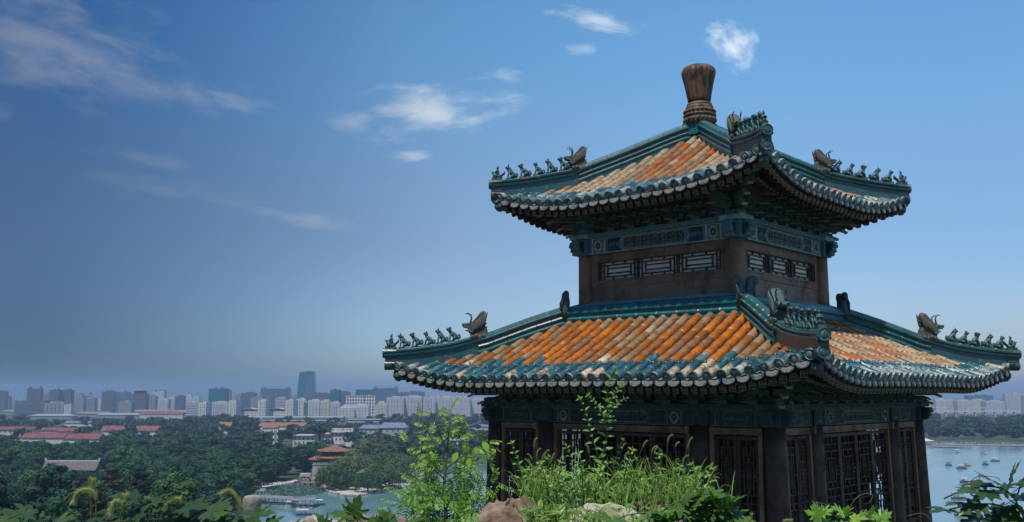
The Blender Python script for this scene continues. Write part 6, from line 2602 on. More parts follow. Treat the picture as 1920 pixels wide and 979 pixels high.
def leaf_material(name, c1, c2, rough=0.45, trans=0.35):
    m = bpy.data.materials.new(name)
    m.use_nodes = True
    n = NT(m.node_tree)
    at = n.n('Attribute', attribute_name='Col')
    oi = n.n('ObjectInfo')
    t = n.n('TexCoord')
    nz = n.noise(t.outputs['Object'], 25, 3, 0.6)
    col = n.mix(1.0, n.mix(n.smooth(nz, 0.35, 0.65), c1, c2), at.outputs['Color'], 'MULTIPLY')
    b = n.n('BsdfPrincipled', ins={'Base Color': col, 'Roughness': rough, 'Specular IOR Level': 0.4})
    tr = n.n('BsdfTranslucent', ins={'Color': n.mix(1.0, col, (1.3, 1.5, 0.5), 'MULTIPLY')})
    mx = n.n('MixShader', ins={0: trans})
    n.t.links.new(b.outputs[0], mx.inputs[1])
    n.t.links.new(tr.outputs[0], mx.inputs[2])
    o = n.n('OutputMaterial')
    n.t.links.new(mx.outputs[0], o.inputs[0])
    return m


L_BRIGHT = leaf_material('leaf_bright', (0.13, 0.27, 0.034), (0.19, 0.34, 0.055))
L_FRESH = leaf_material('leaf_fresh', (0.13, 0.26, 0.05), (0.20, 0.33, 0.08))
L_VINE = leaf_material('leaf_vine', (0.050, 0.125, 0.024), (0.085, 0.17, 0.035))
L_DEEP = leaf_material('leaf_deep', (0.030, 0.068, 0.022), (0.045, 0.088, 0.026), 0.4, 0.2)
L_GRASS = leaf_material('grass_blade', (0.15, 0.27, 0.045), (0.23, 0.34, 0.09))
SEED = leaf_material('foxtail_bristle', (0.19, 0.26, 0.11), (0.27, 0.31, 0.16), 0.8, 0.4)
STEM = weathered('green_stem', (0.075, 0.125, 0.035), (0.10, 0.10, 0.045), 8, r1=0.6, r2=0.8, bmp=0)
STEMB = weathered('brown_stem', (0.045, 0.040, 0.022), (0.06, 0.07, 0.03), 8, r1=0.7, r2=0.85, bmp=0)

ROCK = weathered('sand_rock', (0.30, 0.215, 0.15), (0.12, 0.07, 0.045), 3.2, 0.40, 0.66, 0.85, 0.95, 0.9, 9, 0.45)
SLAB = weathered('pale_slab', (0.40, 0.35, 0.27), (0.22, 0.18, 0.13), 2.8, 0.45, 0.70, 0.85, 0.95, 0.6, 12, 0.35)
POSTM = weathered('post_stone', (0.32, 0.30, 0.25), (0.19, 0.185, 0.155), 6, 0.45, 0.66, 0.8, 0.95, 0.4, 40, 0.3)


def boulder(name, px, py, D, size, mat, label, seed, rz=0.0, rugged=1.0):
    """an irregular rock whose top reaches the given photo pixel"""
    p = at_depth(px, py, D)
    bm_v, bm_f = [], []
    N, Mm = 72, 44
    for i in range(Mm + 1):
        ph = math.pi * i / Mm
        for j in range(N):
            an = 2 * math.pi * j / N
            v = Vector((math.sin(ph) * math.cos(an), math.sin(ph) * math.sin(an), math.cos(ph)))
            # flattened, faceted
            v = Vector((math.copysign(abs(v.x) ** 0.72, v.x), math.copysign(abs(v.y) ** 0.72, v.y), math.copysign(abs(v.z) ** 0.6, v.z)))
            q = v * 1.0
            d = mnoise.noise(q * 1.3 + Vector((seed * 3.1, seed, 0))) * 0.22 + mnoise.noise(q * 3.2 + Vector((seed, 7, 0))) * 0.10 + mnoise.noise(q * 8 + Vector((0, seed, 3))) * 0.045 - abs(mnoise.noise(q * 4.1 + Vector((seed, 3, 9)))) * 0.09 + mnoise.noise(q * 19) * 0.018
            v = v * (1 + d * rugged)
            bm_v.append((v.x * size[0] / 2, v.y * size[1] / 2, v.z * size[2] / 2 - size[2] / 2))
    for i in range(Mm):
        for j in range(N):
            bm_f.append((i * N + j, (i + 1) * N + j, (i + 1) * N + (j + 1) % N, i * N + (j + 1) % N))
    mb = MB()
    mb.add(bm_v, bm_f, smooth=True)
    o = mb.build(name, mat, None, (p.x, p.y, p.z), (0, 0, rz))
    tag(o, label, 'rock')
    return o


boulder('boulder', 1125, 951, 7.1, (0.80, 0.4, 0.9), SLAB, 'broad flat-topped pale rock under the grasses', 1.0, 0.1, 0.42)
boulder('boulder', 965, 936, 7.6, (0.33, 0.8, 1.2), ROCK, 'reddish brown cracked rock between sapling and grasses', 2.0, 0.3)
boulder('boulder', 938, 954, 7.2, (0.26, 0.5, 0.8), ROCK, 'dark small rock in front of the reddish one', 5.0, 1.2)
boulder('boulder', 1260, 950, 7.9, (0.9, 1.0, 1.0), ROCK, 'rock half covered by lobed leaves right of the pale rock', 3.0, 0.8)
boulder('boulder', 690, 966, 6.6, (0.62, 0.7, 0.8), ROCK, 'brownish rock low at the bottom behind a big lobed leaf', 4.0, 0.5)
boulder('boulder', 560, 975, 5.2, (0.5, 0.6, 0.8), SLAB, 'pale rock at bottom edge left of the brownish rock', 6.0, 0.2)

# stone baluster head
p = at_depth(473, 929, 6.0)
mb = MB()
mb.lathe([(0.045, -0.30), (0.046, -0.10), (0.050, -0.075), (0.054, -0.05), (0.0545, -0.03), (0.052, -0.014), (0.044, -0.004), (0.03, 0.0), (0.01, 0.001)], 24)
hd = mb.build('stone_post', POSTM, None, p)
tag(hd, 'pale round-headed stone post among the leaves at lower left', 'post')
mb = MB()
mb.box((0, 0, -0.75), (0.11, 0.11, 0.9))
mb.build('shaft', POSTM, hd)


def rot_to(dirv, up=(0, 0, 1)):
    d = Vector(dirv).normalized()
    return d.to_track_quat('Y', 'Z').to_matrix().to_4x4()


def ovate(mb, base, direction, normal, L, Wd, col, fold=0.15, droop=0.15, tipw=1.0):
    """simple pointed leaf: base point, growing direction, face normal"""
    d = Vector(direction).normalized()
    nn = Vector(normal)
    nn = (nn - d * nn.dot(d))
    if nn.length < 1e-4:
        nn = d.orthogonal()
    nn.normalize()
    s = d.cross(nn)
    st = [(0.0, 0.05), (0.18, 0.62), (0.42, 1.0), (0.7, 0.72), (0.9, 0.3), (1.0, 0.02)]
    vs, fs = [], []
    b = Vector(base)
    for t, w_ in st:
        c = b + d * (L * t) - nn * (droop * L * t * t)
        for sg in (-1, 0, 1):
            vs.append(c + s * (sg * Wd / 2 * w_) + nn * (fold * Wd * abs(sg) * w_))
    for i in range(len(st) - 1):
        for j in range(2):
            fs.append((i * 3 + j, i * 3 + j + 1, i * 3 + j + 4, i * 3 + j + 3))
    mb.add(vs, fs, col=col, smooth=True)


LOBE = [(0, 0), (0.10, -0.06), (0.30, -0.16), (0.50, -0.10), (0.42, 0.02), (0.62, 0.06), (0.86, 0.20), (0.70, 0.26), (0.50, 0.24), (0.44, 0.34), (0.62, 0.46), (0.74, 0.68), (0.60, 0.64), (0.42, 0.52),
        (0.30, 0.46), (0.22, 0.54), (0.30, 0.74), (0.24, 0.86), (0.16, 0.82), (0.10, 0.96), (0, 1.12)]


def lobed(mb, base, direction, normal, L, col, seed, droop=0.2, cup=0.1):
    """deeply lobed vine leaf with five toothed fingers"""
    r_ = random.Random(seed)
    d = Vector(direction).normalized()
    nn = Vector(normal)
    nn = nn - d * nn.dot(d)
    if nn.length < 1e-4:
        nn = d.orthogonal()
    nn.normalize()
    s = d.cross(nn)
    b = Vector(base)
    jit = [(r_.uniform(-0.03, 0.03), r_.uniform(-0.03, 0.03)) for _ in LOBE]
    for sg in (-1, 1):
        out_ = []
        for (x, y), (jx, jy) in zip(LOBE, jit):
            if x > 0:
                x, y = x + jx, y + jy
            rr = math.hypot(x, y)
            out_.append(b + s * (sg * x * L) + d * (y * L) + nn * (cup * L * x * 0.9 - droop * L * rr * rr * 0.5 + 0.03 * L * math.sin(9 * x + seed)))
        mid = [b + d * (y * L) + nn * (-droop * L * y * y * 0.5) for y in (0.0, 0.25, 0.5, 0.8)]
        vs = out_ + mid
        k = len(out_)
        # fans from points on the midrib
        idx = [k, k + 1, k + 2, k + 3]
        fs = []
        fan = [0] * 5 + [1] * 5 + [1] * 4 + [2] * 4 + [3] * 3
        for i in range(k - 1):
            a = idx[min(3, fan[i])]
            fs.append((a, i, i + 1) if sg > 0 else (a, i + 1, i))
            c_ = idx[min(3, fan[i + 1])] if i + 1 < len(fan) else a
            if c_ != a:
                fs.append((a, i + 1, c_) if sg > 0 else (a, c_, i + 1))
        mb.add(vs, fs, col=col)


def g3(lo=0.75, hi=1.25, warm=0.0):
    q = rf2.uniform(lo, hi)
    return (q * (1 + warm + rf2.uniform(-0.08, 0.12)), q, q * rf2.uniform(0.8, 1.1), 1)


def curve(p, q, sag, n=8, side=None):
    p, q = Vector(p), Vector(q)
    up = Vector((0, 0, 1)) if side is None else Vector(side)
    return [p.lerp(q, i / n) + up * (sag * 4 * (i / n) * (1 - i / n)) for i in range(n + 1)]


CAMV = Vector((0, -1, 0.15))


# ---- sapling with feathery leaves
def sapling():
    root_p = at_depth(838, 1010, 7.6)
    root = empty('sapling', root_p)
    tag(root, 'bright green sapling with feathery leaves rising left of the pavilion', 'sapling')
    st, fo = MB(), MB()
    D = 7.6
    m = D / FPX

    def P(px, py, dd=0.0):
        return at_depth(px, py, D + dd) - root_p
    main = [P(838, 1010), P(836, 960), P(833, 905), P(838, 850), P(842, 800), P(846, 765)]
    st.tube(main, [0.016, 0.014, 0.011, 0.008, 0.005, 0.002], 7)
    branches = [((836, 960), (768, 935), 0.1), ((836, 965), (905, 950), -0.1), ((835, 940), (932, 905), -0.15), ((835, 930), (775, 905), 0.2), ((834, 915), (740, 948), 0.25), ((834, 905), (905, 880), 0.1), ((834, 900), (782, 862), -0.2),
                ((836, 880), (915, 828), -0.1), ((836, 868), (790, 790), 0.12), ((838, 850), (882, 800), 0.15), ((838, 850), (800, 757), -0.1), ((840, 830), (845, 768), 0.1), ((838, 880), (765, 830), 0.1), ((836, 890), (930, 865), -0.2),
                ((836, 945), (880, 975), -0.2), ((836, 950), (800, 985), -0.25), ((836, 960), (930, 940), -0.2), ((836, 940), (750, 925), 0.0), ((835, 925), (870, 905), 0.3), ((836, 955), (850, 935), -0.35), ((836, 920), (812, 940), -0.3), ((836, 950), (790, 960), 0.2), ((836, 945), (905, 925), 0.25), ((835, 935), (800, 915), -0.25), ((836, 960), (870, 950), 0.35), ((836, 975), (830, 985), -0.4), ((836, 970), (890, 960), -0.35), ((836, 970), (775, 975), -0.3), ((835, 915), (880, 890), 0.3), ((835, 900), (800, 880), 0.3)]
    for (a, b_, dd) in branches:
        pts = curve(P(*a), P(b_[0], b_[1], dd), 0.02, 8)
        st.tube(pts, [0.006 - 0.0006 * i for i in range(9)], 5)
        # each branch carries pinnate leaves
        low = b_[1] > 870
        for i in range(2, 9):
            base = pts[i]
            tang = (pts[min(8, i + 1)] - pts[i - 1]).normalized()
            for sg in (-1, 1):
                if (i < 8 or sg > 0) and (rf2.random() < (0.85 if low else 0.62)):
                    sd = tang.cross(CAMV).normalized() * sg
                    ax = (tang * (0.5 if i < 8 else 1.5) + sd * 0.9 + Vector((rf2.uniform(-0.2, 0.2), rf2.uniform(-0.7, 0.5), rf2.uniform(-0.25, 0.3) - (0.25 if low else -0.15)))).normalized()
                    L = rf2.uniform(0.09, 0.16) * (1.0 if low else 0.8)
                    mid = curve(base, base + ax * L, 0.012, 5)
                    st.tube(mid, [0.0018] * 6, 4)
                    npair = 6
                    for q in range(npair + 1):
                        t = (q + 1) / (npair + 1)
                        bp = base + ax * (L * t)
                        lsd = ax.cross(Vector((rf2.uniform(-0.3, 0.3), -0.5, 0.85))).normalized()
                        for s2 in (-1, 1):
                            dirv = ax * 0.65 + lsd * s2 + Vector((0, 0, -0.12))
                            if q == npair:
                                dirv = ax
                                if s2 > 0:
                                    continue
                            nrm = ax.cross(lsd) * 1.0 + Vector((rf2.uniform(-0.35, 0.35), rf2.uniform(-0.35, 0.35), rf2.uniform(-0.2, 0.3)))
                            ovate(fo, bp, dirv, nrm if nrm.z > 0 else -nrm, rf2.uniform(0.026, 0.040) * (1.15 - 0.4 * abs(t - 0.5)), rf2.uniform(0.0095, 0.0145), g3(0.6, 1.3, 0.1 if not low else -0.1), 0.1, 0.2)
    # a few broad bright leaves
    for (px, py, L) in ((858, 848, 0.09), (905, 828, 0.10), (893, 838, 0.07), (808, 846, 0.08), (798, 862, 0.075), (815, 870, 0.08), (880, 858, 0.085)):
        ovate(fo, P(px, py, -0.1), (rf2.uniform(-0.5, 0.5), -0.3, -0.6), (rf2.uniform(-0.4, 0.4), -0.8, 0.5), L, L * 0.55, (1.25, 1.2, 0.9, 1), 0.12, 0.2)
    st.build('stem', STEM, root)
    fo.build('foliage', L_BRIGHT, root)


sapling()


# ---- tall shoots with paired oval leaves
def shoot(pix, D, leafL, label, tall=1.0, col=(0.9, 1.2), pair=True, name='shrub_shoot', mat=None, taper_leaf=True, gap=None):
    pts = [at_depth(x, y, D + dd) for x, y, dd in pix]
    root_p = pts[0]
    root = empty(name, root_p)
    tag(root, label, 'plant')
    P = [p - root_p for p in pts]
    # smooth
    fine = []
    for i in range(len(P) - 1):
        a0, a1, a2, a3 = P[max(0, i - 1)], P[i], P[i + 1], P[min(len(P) - 1, i + 2)]
        for q in range(6):
            t = q / 6
            fine.append(0.5 * ((2 * a1) + (a2 - a0) * t + (2 * a0 - 5 * a1 + 4 * a2 - a3) * t * t + (3 * a1 - a0 - 3 * a2 + a3) * t ** 3))
    fine.append(P[-1])
    st, fo = MB(), MB()
    n = len(fine)
    st.tube(fine, [0.0045 * (1 - 0.75 * i / n) + 0.0008 for i in range(n)], 6)
    cum = 0.0
    step = gap or leafL * 0.62
    k = 0
    for i in range(1, n):
        cum += (fine[i] - fine[i - 1]).length
        if cum >= step or i == n - 1:
            cum = 0
            t = i / n
            tang = (fine[i] - fine[i - 1]).normalized()
            a = (k % 2) * 1.2 + rf2.uniform(-0.3, 0.3)
            k += 1
            for sg in ((0, math.pi) if pair else (k * math.pi,)):
                sd = tang.orthogonal().normalized()
                sd = (Matrix.Rotation(a + sg, 3, tang) @ tang.cross(CAMV).normalized())
                L = leafL * rf2.uniform(0.8, 1.15) * ((1.1 - 0.45 * t) if taper_leaf else 1)
                dv = sd + tang * 0.65 + Vector((0, 0, rf2.uniform(-0.1, 0.2)))
                nrm = tang * 0.9 - sd * 0.2 + CAMV * 0.55 + Vector((rf2.uniform(-.3, .3), 0, rf2.uniform(-.3, .3)))
                ovate(fo, fine[i], dv, nrm, L, L * 0.5, g3(col[0], col[1]), 0.14, 0.25)
    ovate(fo, fine[-1], (fine[-1] - fine[-3]), CAMV, leafL * 0.6, leafL * 0.25, g3(col[0], col[1]))
    st.build('stem', STEM, root)
    fo.build('foliage', mat or L_FRESH, root)
    return root


shoot([(1120, 945, 0), (1128, 880, 0), (1132, 840, 0), (1140, 800, 0), (1136, 760, 0), (1142, 720, 0), (1152, 702, 0)], 8.0, 0.082, 'tallest leafy shoot in the grasses, reaching up to the lower eave')
shoot([(1125, 935, 0.1), (1122, 860, 0.1), (1110, 820, 0.1), (1103, 790, 0.1), (1095, 762, 0.1), (1088, 748, 0.1)], 8.0, 0.066, 'slender leafy shoot just left of the tallest one')
shoot([(1135, 800, 0), (1130, 778, -0.05), (1118, 757, -0.1), (1104, 742, -0.1)], 8.0, 0.048, 'side twig curving left from the tallest leafy shoot', gap=0.028)
shoot([(1138, 790, 0), (1148, 765, -0.05), (1162, 752, -0.1), (1174, 747, -0.1)], 8.0, 0.048, 'side twig curving right from the tallest leafy shoot', gap=0.026)
shoot([(1138, 760, 0), (1150, 742, -0.05), (1160, 728, -0.08), (1166, 722, -0.1)], 8.0, 0.045, 'short upper twig right of the tallest leafy shoot', gap=0.026)
shoot([(985, 935, 0), (978, 890, 0), (968, 855, 0), (960, 832, 0)], 7.7, 0.055, 'short leafy shoot at the left end of the grasses')
shoot([(1060, 945, 0), (1068, 900, 0), (1075, 870, 0), (1066, 845, 0), (1062, 836, 0)], 7.9, 0.05, 'small leafy shoot left of the tall pair')
shoot([(1140, 945, 0), (1150, 885, 0), (1158, 850, 0), (1168, 826, 0)], 8.1, 0.045, 'small leafy shoot right of the tall pair')
shoot([(1160, 945, 0), (1170, 900, 0), (1172, 872, 0), (1190, 860, 0)], 7.9, 0.05, 'bent leafy shoot amid the middle grasses')
shoot([(1045, 945, 0), (1042, 905, 0), (1036, 878, 0), (1030, 858, 0)], 7.7, 0.055, 'leafy shoot leaning left behind the foxtails')
shoot([(1025, 960, 0), (1045, 910, 0), (1050, 880, 0), (1055, 862, 0)], 7.5, 0.05, 'leafy shoot in front, left part of the grasses')
shoot([(1290, 950, 0), (1300, 915, 0), (1305, 895, 0), (1310, 880, 0)], 7.6, 0.05, 'leafy shoot at the right end of the grasses')
shoot([(1335, 950, 0), (1320, 915, 0), (1305, 890, 0), (1296, 872, 0)], 7.4, 0.045, 'thin branching weed right of the grasses with tiny leaves', gap=0.03)


SHOOTS = ['to the left of the pale rock', 'over the left end of the pale rock', 'left of the tallest shoot foot', 'under the round frieze medallion', 'right of the tallest shoot foot', 'before the widest lattice door',
          'beneath the right end of that door', 'near the dark wall by the double doors', 'at the edge of the lobed vine', 'low beside the reddish rock']
for i, where in enumerate(SHOOTS):
    x0 = (1030, 1065, 1095, 1115, 1165, 1195, 1225, 1258, 1285, 1000)[i]
    up = (70, 58, 86, 64, 92, 60, 84, 66, 54, 60)[i]
    ln = (-14, 12, -8, 10, 16, -12, 8, 14, 18, -10)[i]
    shoot([(x0, 950, 0), (x0 + ln * 0.2, 950 - up * 0.4, 0), (x0 + ln * 0.6, 950 - up * 0.8, -0.05), (x0 + ln * 1.2, 950 - up * 1.15, -0.1)], 7.5 + 0.05 * i, 0.058, 'small leafy weed shoot ' + where, col=(0.8, 1.35), gap=0.03)


# ---- foxtail grass: countable seed stalks, and the blades as one mass
def foxtail(pix, D, headL, label, group, bend=0.0, thick=0.006, mat=SEED):
    pts = [at_depth(x, y, D) for x, y in pix]
    root_p = pts[0]
    root = empty('foxtail', root_p)
    tag(root, label, 'grass stalk', group)
    P = [p - root_p for p in pts]
    fine = []
    for i in range(len(P) - 1):
        a0, a1, a2, a3 = P[max(0, i - 1)], P[i], P[i + 1], P[min(len(P) - 1, i + 2)]
        for q in range(8):
            t = q / 8
            fine.append(0.5 * ((2 * a1) + (a2 - a0) * t + (2 * a0 - 5 * a1 + 4 * a2 - a3) * t * t + (3 * a1 - a0 - 3 * a2 + a3) * t ** 3))
    fine.append(P[-1])
    # head takes the end of the curve
    L = 0
    i = len(fine) - 1
    while i > 1 and L < headL:
        L += (fine[i] - fine[i - 1]).length
        i -= 1
    st = MB()
    st.tube(fine[:i + 2], 0.0013 + thick * 0.06, 5)
    st.build('stem', STEM, root)
    hd = MB()
    hp = fine[i:]
    n = len(hp)
    hd.tube(hp, [thick * (0.25 + 0.62 * math.sin(math.pi * min(0.95, (q + 0.4) / n)) ** 0.6) for q in range(n)], 7, col=(0.85, 0.95, 0.8, 1))
    for q in range(420):       # bristles
        t = rf2.random() * (n - 1.01)
        k = int(t)
        c = hp[k].lerp(hp[k + 1], t - k)
        tang = (hp[min(n - 1, k + 1)] - hp[k]).normalized()
        rdir = Matrix.Rotation(rf2.uniform(0, 6.28), 3, tang) @ tang.orthogonal().normalized()
        e = c + (rdir * 1.0 + tang * 0.9).normalized() * thick * rf2.uniform(1.5, 3.2)
        s = tang.cross(rdir) * thick * 0.09
        b0 = c + rdir * thick * 0.8
        hd.add([b0 - s, b0 + s, e], [(0, 1, 2)], col=g3(0.9, 1.6, 0.15))
    hd.build('seed_head', mat, root)
    return root


FX = [(1005, 822, 1000, 905), (1010, 842, 1006, 915), (1026, 842, 1012, 905), (1020, 850, 1015, 905), (1038, 850, 1020, 915), (994, 852, 1000, 915), (990, 862, 996, 915), (1026, 856, 1028, 915), (1013, 872, 1010, 920),
      (1100, 833, 1110, 905), (1170, 832, 1155, 905), (1188, 842, 1180, 905), (1175, 848, 1170, 910), (1210, 826, 1190, 900), (1226, 836, 1218, 900), (1231, 838, 1222, 905), (1238, 842, 1242, 900), (1256, 816, 1248, 895), (1270, 828, 1268, 895),
      (1295, 822, 1278, 905), (1285, 852, 1278, 905), (1270, 858, 1268, 905), (1247, 852, 1250, 905), (1212, 858, 1208, 910), (1233, 868, 1232, 915), (1158, 866, 1160, 910), (1166, 862, 1162, 910), (1326, 872, 1316, 940), (1148, 858, 1150, 905), (1080, 850, 1085, 915)]
for i, (hx, hy, bx_, by_) in enumerate(FX):
    D = 7.7 + rf2.uniform(-0.25, 0.5)
    lean = 1 if hx > bx_ else -1
    foxtail([(bx_, by_ + 20), (bx_ + (hx - bx_) * 0.25, by_ - (by_ - hy) * 0.45), (hx - lean * 3, hy + 8), (hx + lean * rf2.uniform(0, 6), hy - 2 + rf2.uniform(0, 5))], D, rf2.uniform(0.05, 0.075),
            'thin foxtail stalk in the sunny grass before the pavilion doors', 'foxtails in the sunny grass', thick=0.0052)
# big near ones at lower left
foxtail([(170, 1010), (170, 960), (171, 915), (172, 900)], 2.6, 0.045, 'upright fuzzy foxtail head at lower left', None, thick=0.0065)
foxtail([(181, 1010), (180, 960), (178, 930), (168, 919), (148, 923), (138, 942)], 2.5, 0.085, 'foxtail drooping to the left beside the upright one', None, thick=0.0065)
foxtail([(228, 1010), (230, 960), (233, 938), (234, 930)], 2.5, 0.045, 'straight foxtail rising from a lobed leaf at lower left', None, thick=0.0062)
foxtail([(222, 1010), (226, 960), (226, 942), (214, 942), (207, 962)], 2.4, 0.06, 'foxtail hooked downward left of the straight one', None, thick=0.006)
foxtail([(300, 1010), (302, 970), (312, 948), (326, 938), (337, 936)], 2.6, 0.055, 'foxtail leaning right over the lobed leaves', None, thick=0.006)
foxtail([(455, 1000), (452, 960), (446, 935), (430, 920), (415, 928)], 2.8, 0.10, 'arched fuzzy foxtail left of the round stone post', None, thick=0.0065)
foxtail([(1398, 1010), (1402, 985), (1408, 972), (1409, 964)], 5.0, 0.045, 'small bent foxtail before the dark double doors', None, thick=0.006)
foxtail([(1470, 1020), (1466, 990), (1470, 977), (1484, 976)], 5.0, 0.045, 'pale foxtail tip at bottom before the corner column', None, thick=0.006)

gm = MB()


def blade(base, tip, wd, sag, col):
    pts = curve(base, tip, sag, 6)
    vs, fs = [], []
    for i, p in enumerate(pts):
        t = i / 6
        tang = (pts[min(6, i + 1)] - pts[max(0, i - 1)]).normalized()
        s = tang.cross(Vector((rf2.uniform(-.1, .1), -1, 0.2))).normalized() * wd * (1 - t) ** 0.6 * (0.6 + 0.8 * min(1, t * 3)) / 2
        vs += [p - s, p + s]
    for i in range(6):
        fs.append((2 * i, 2 * i + 1, 2 * i + 3, 2 * i + 2))
    gm.add(vs, fs, col=col)


for i in range(560):
    px = rf2.choice([rf2.gauss(1005, 16), rf2.uniform(1040, 1330), rf2.gauss(1200, 60), rf2.gauss(1110, 40), rf2.gauss(1270, 30)])
    D = rf2.uniform(7.5, 8.3)
    b_ = at_depth(px, 945 + rf2.uniform(-8, 25), D)
    h = rf2.choice([rf2.uniform(0.10, 0.22), rf2.uniform(0.18, 0.38)])
    ln = rf2.gauss(0, 0.10)
    blade(b_, b_ + Vector((ln, rf2.uniform(-0.12, 0.12), h)), rf2.uniform(0.005, 0.009), 0.02 + abs(ln) * 0.4, g3(0.55, 1.35))
for i in range(260):           # darker tufts in front of the pale rock
    px = rf2.choice([rf2.uniform(1000, 1120), rf2.uniform(985, 1050)])
    D = rf2.uniform(6.4, 7.2)
    b_ = at_depth(px, 990 + rf2.uniform(0, 20), D)
    h = rf2.uniform(0.08, 0.19)
    ln = rf2.gauss(0, 0.08)
    blade(b_, b_ + Vector((ln, rf2.uniform(-0.1, 0.1), h)), rf2.uniform(0.005, 0.009), 0.02 + abs(ln) * 0.4, g3(0.35, 0.9))
tag(gm.build('grass', L_GRASS), 'sunlit green grass blades on the rocks before the pavilion', 'grass', kind='stuff')

# low weeds among the grass
wm = MB()
for i in range(560):
    px, py = rf2.uniform(1035, 1340), rf2.choice([rf2.uniform(880, 938), rf2.uniform(880, 938), rf2.uniform(952, 985)])
    if rf2.random() < 0.25:
        px = rf2.uniform(985, 1060)
    D = rf2.uniform(7.6, 8.0) if py < 945 else rf2.uniform(6.2, 6.7)
    ovate(wm, at_depth(px, py, D), (rf2.uniform(-1, 1), rf2.uniform(-0.6, 0.3), rf2.uniform(-0.2, 0.7)), (rf2.uniform(-.5, .5), -0.5, 0.9), rf2.uniform(0.04, 0.085), rf2.uniform(0.014, 0.03), g3(0.5, 1.2), 0.12, 0.25)
tag(wm.build('weeds', L_BRIGHT), 'small-leaved weeds tangled in the grass before the doors', 'weeds', kind='stuff')


# ---- vines with lobed leaves
def vine(label, D, stems, leaves, mat, stem_mat, tendrils=(), lr=(0.8, 1.2), name='vine', LSC=0.66, flat_=14):
    p0 = at_depth(stems[0][0][0], stems[0][0][1], D)
    root = empty(name, p0)
    tag(root, label, 'vine')
    st, fo = MB(), MB()
    for s in stems:
        P = [at_depth(x, y, D + (0.05 * math.sin(i * 2.1))) - p0 for i, (x, y) in enumerate(s)]
        fine = []
        for i in range(len(P) - 1):
            a0, a1, a2, a3 = P[max(0, i - 1)], P[i], P[i + 1], P[min(len(P) - 1, i + 2)]
            for q in range(5):
                t = q / 5
                fine.append(0.5 * ((2 * a1) + (a2 - a0) * t + (2 * a0 - 5 * a1 + 4 * a2 - a3) * t * t + (3 * a1 - a0 - 3 * a2 + a3) * t ** 3))
        fine.append(P[-1])
        st.tube(fine, D * 0.0008, 6)
    for s in tendrils:
        P = [at_depth(x, y, D) - p0 for x, y in s]
        fine = []
        for i in range(len(P) - 1):
            a0, a1, a2, a3 = P[max(0, i - 1)], P[i], P[i + 1], P[min(len(P) - 1, i + 2)]
            for q in range(6):
                t = q / 6
                fine.append(0.5 * ((2 * a1) + (a2 - a0) * t + (2 * a0 - 5 * a1 + 4 * a2 - a3) * t * t + (3 * a1 - a0 - 3 * a2 + a3) * t ** 3))
        fine.append(P[-1])
        st.tube(fine, D * 0.00035, 5)
    for (px, py, size, ang, tilt) in leaves:
        dd = rf2.uniform(-0.15, 0.15) * D * 0.1
        b_ = at_depth(px, py, D + dd) - p0
        L = size / FPX * D * LSC
        d = Vector((math.cos(R(ang)), rf2.uniform(-0.45, -0.05), math.sin(R(ang)) * 0.8))
        tilt = min(88, tilt + flat_ + rf2.uniform(-8, 8))
        nrm = Vector((rf2.uniform(-0.35, 0.35), -math.cos(R(tilt)), math.sin(R(tilt))))
        lobed(fo, b_, d, nrm, L, g3(*lr), int(px * 7 + py), 0.25, 0.12)
        st.tube(curve(b_, b_ - d.normalized() * L * 0.5 + Vector((0, 0.02, -L * 0.25)), -0.01 * L, 4), D * 0.0004, 4)
    st.build('stem', stem_mat, root)
    fo.build('foliage', mat, root)


# right of the rock
lv = []
for i in range(70):
    px, py = rf2.uniform(1110, 1380), rf2.uniform(930, 1000)
    if py < 1000 - (px - 1120) * 0.35 and px < 1270:
        py += 45
    lv.append((px, py, rf2.uniform(38, 72), rf2.uniform(-30, 210), rf2.uniform(45, 80)))
lv += [(1290, 935, 85, 15, 60), (1330, 928, 70, -10, 55), (1345, 962, 70, 0, 60), (1355, 948, 40, -20, 60)]
vine('vine of bright lobed leaves spilling over the rock before the double doors', 5.6, [((1210, 1010), (1240, 960), (1290, 935), (1345, 930)), ((1230, 1010), (1290, 975), (1360, 965)), ((1240, 960), (1180, 965), (1130, 985))], lv, L_VINE, STEM, LSC=0.62)
# bottom middle-right, before the doors
lv = [(rf2.uniform(1520, 1660), rf2.uniform(962, 1000), rf2.uniform(26, 46), rf2.uniform(0, 180), rf2.uniform(40, 75)) for i in range(26)]
vine('low bright vine with curling tendrils at the foot of the lattice doors', 5.0, [((1500, 1010), (1560, 985), (1620, 975), (1665, 980))], lv, L_BRIGHT, STEM,
     [((1590, 965), (1597, 945), (1608, 932), (1622, 926), (1637, 928), (1630, 943)), ((1575, 970), (1562, 955), (1545, 945), (1524, 942)), ((1700, 968), (1720, 963), (1735, 965), (1748, 979)), ((1612, 975), (1625, 960), (1615, 957))])
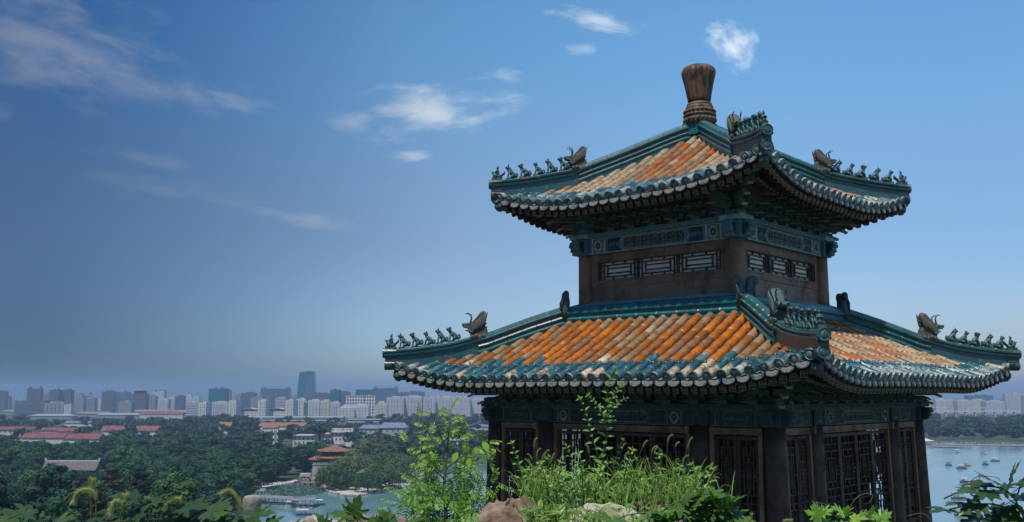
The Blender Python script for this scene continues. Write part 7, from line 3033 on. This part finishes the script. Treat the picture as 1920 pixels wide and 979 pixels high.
# far right, dark against the water
lv = [(1845, 905, 62, 200, 62), (1868, 905, 66, 150, 60), (1895, 900, 60, 80, 60), (1822, 918, 48, 185, 65), (1858, 925, 60, 190, 65), (1890, 925, 64, 175, 62), (1905, 935, 56, 20, 60), (1800, 945, 46, 175, 65),
      (1838, 945, 66, 205, 62), (1862, 958, 60, 20, 62), (1842, 970, 66, 190, 62), (1885, 975, 56, 160, 60), (1915, 910, 56, 40, 60), (1775, 955, 60, 178, 66), (1920, 965, 60, 120, 60), (1868, 985, 60, 60, 60), (1905, 985, 60, 100, 60), (1880, 915, 50, 30, 62)]
vine('dark lobed vine against the lake at lower right', 3.4, [((1930, 1000), (1905, 940), (1875, 915), (1820, 915), (1770, 935)), ((1920, 975), (1880, 950), (1840, 945), (1780, 955)), ((1905, 940), (1915, 905), (1930, 885)), ((1860, 1000), (1845, 960), (1830, 925))], lv, L_DEEP, STEMB,
     [((1822, 918), (1820, 905), (1830, 895), (1850, 893), (1870, 896), (1876, 902)), ((1838, 895), (1836, 899), (1839, 902))], (0.75, 1.15))
# lower left: broad dark leaves
lv = [(60, 965, 75, 160, 55), (95, 985, 70, 30, 58), (20, 985, 70, 150, 55), (175, 970, 70, 10, 55), (150, 990, 60, 170, 55), (255, 935, 62, 165, 60), (268, 962, 70, 200, 58), (285, 942, 64, 20, 60), (310, 975, 70, 0, 58), (345, 952, 80, 10, 58), (355, 985, 70, 180, 55),
      (390, 958, 70, 20, 58), (410, 985, 75, 10, 55), (240, 985, 70, 190, 58), (440, 965, 60, 10, 60), (330, 990, 60, 100, 55)]
vine('dark green lobed vine across the bottom left corner', 2.5, [((-20, 1000), (60, 990), (150, 985), (260, 975), (350, 975), (430, 980)), ((260, 975), (285, 945), (310, 930)), ((350, 975), (390, 955), (450, 962))], lv, L_DEEP, STEMB, (), (0.7, 1.2), LSC=0.72)
lv = [(430, 968, 70, 170, 58), (470, 970, 70, 20, 58), (500, 982, 60, 0, 58), (540, 988, 60, 10, 58), (452, 990, 60, 150, 55), (590, 990, 55, 170, 58), (575, 992, 40, 0, 58)]
vine('green lobed vine running below the round stone post', 2.8, [((400, 1000), (450, 982), (520, 985), (600, 998))], lv, L_VINE, STEMB, (), (0.55, 0.95))
# the big single leaf over the water
lv = [(662, 967, 62, 165, 50), (664, 966, 58, 78, 35), (705, 990, 60, 60, 50), (735, 985, 58, 120, 50), (755, 992, 60, 40, 50), (718, 995, 50, 160, 50), (690, 980, 40, 20, 50), (612, 992, 48, 110, 50), (780, 1000, 55, 70, 50)]
vine('vine with large single lobed leaf held up against the water', 2.9, [((690, 1010), (675, 985), (662, 966)), ((690, 1010), (740, 995), (790, 1005))], lv, L_VINE, STEMB, (), (0.6, 1.0))
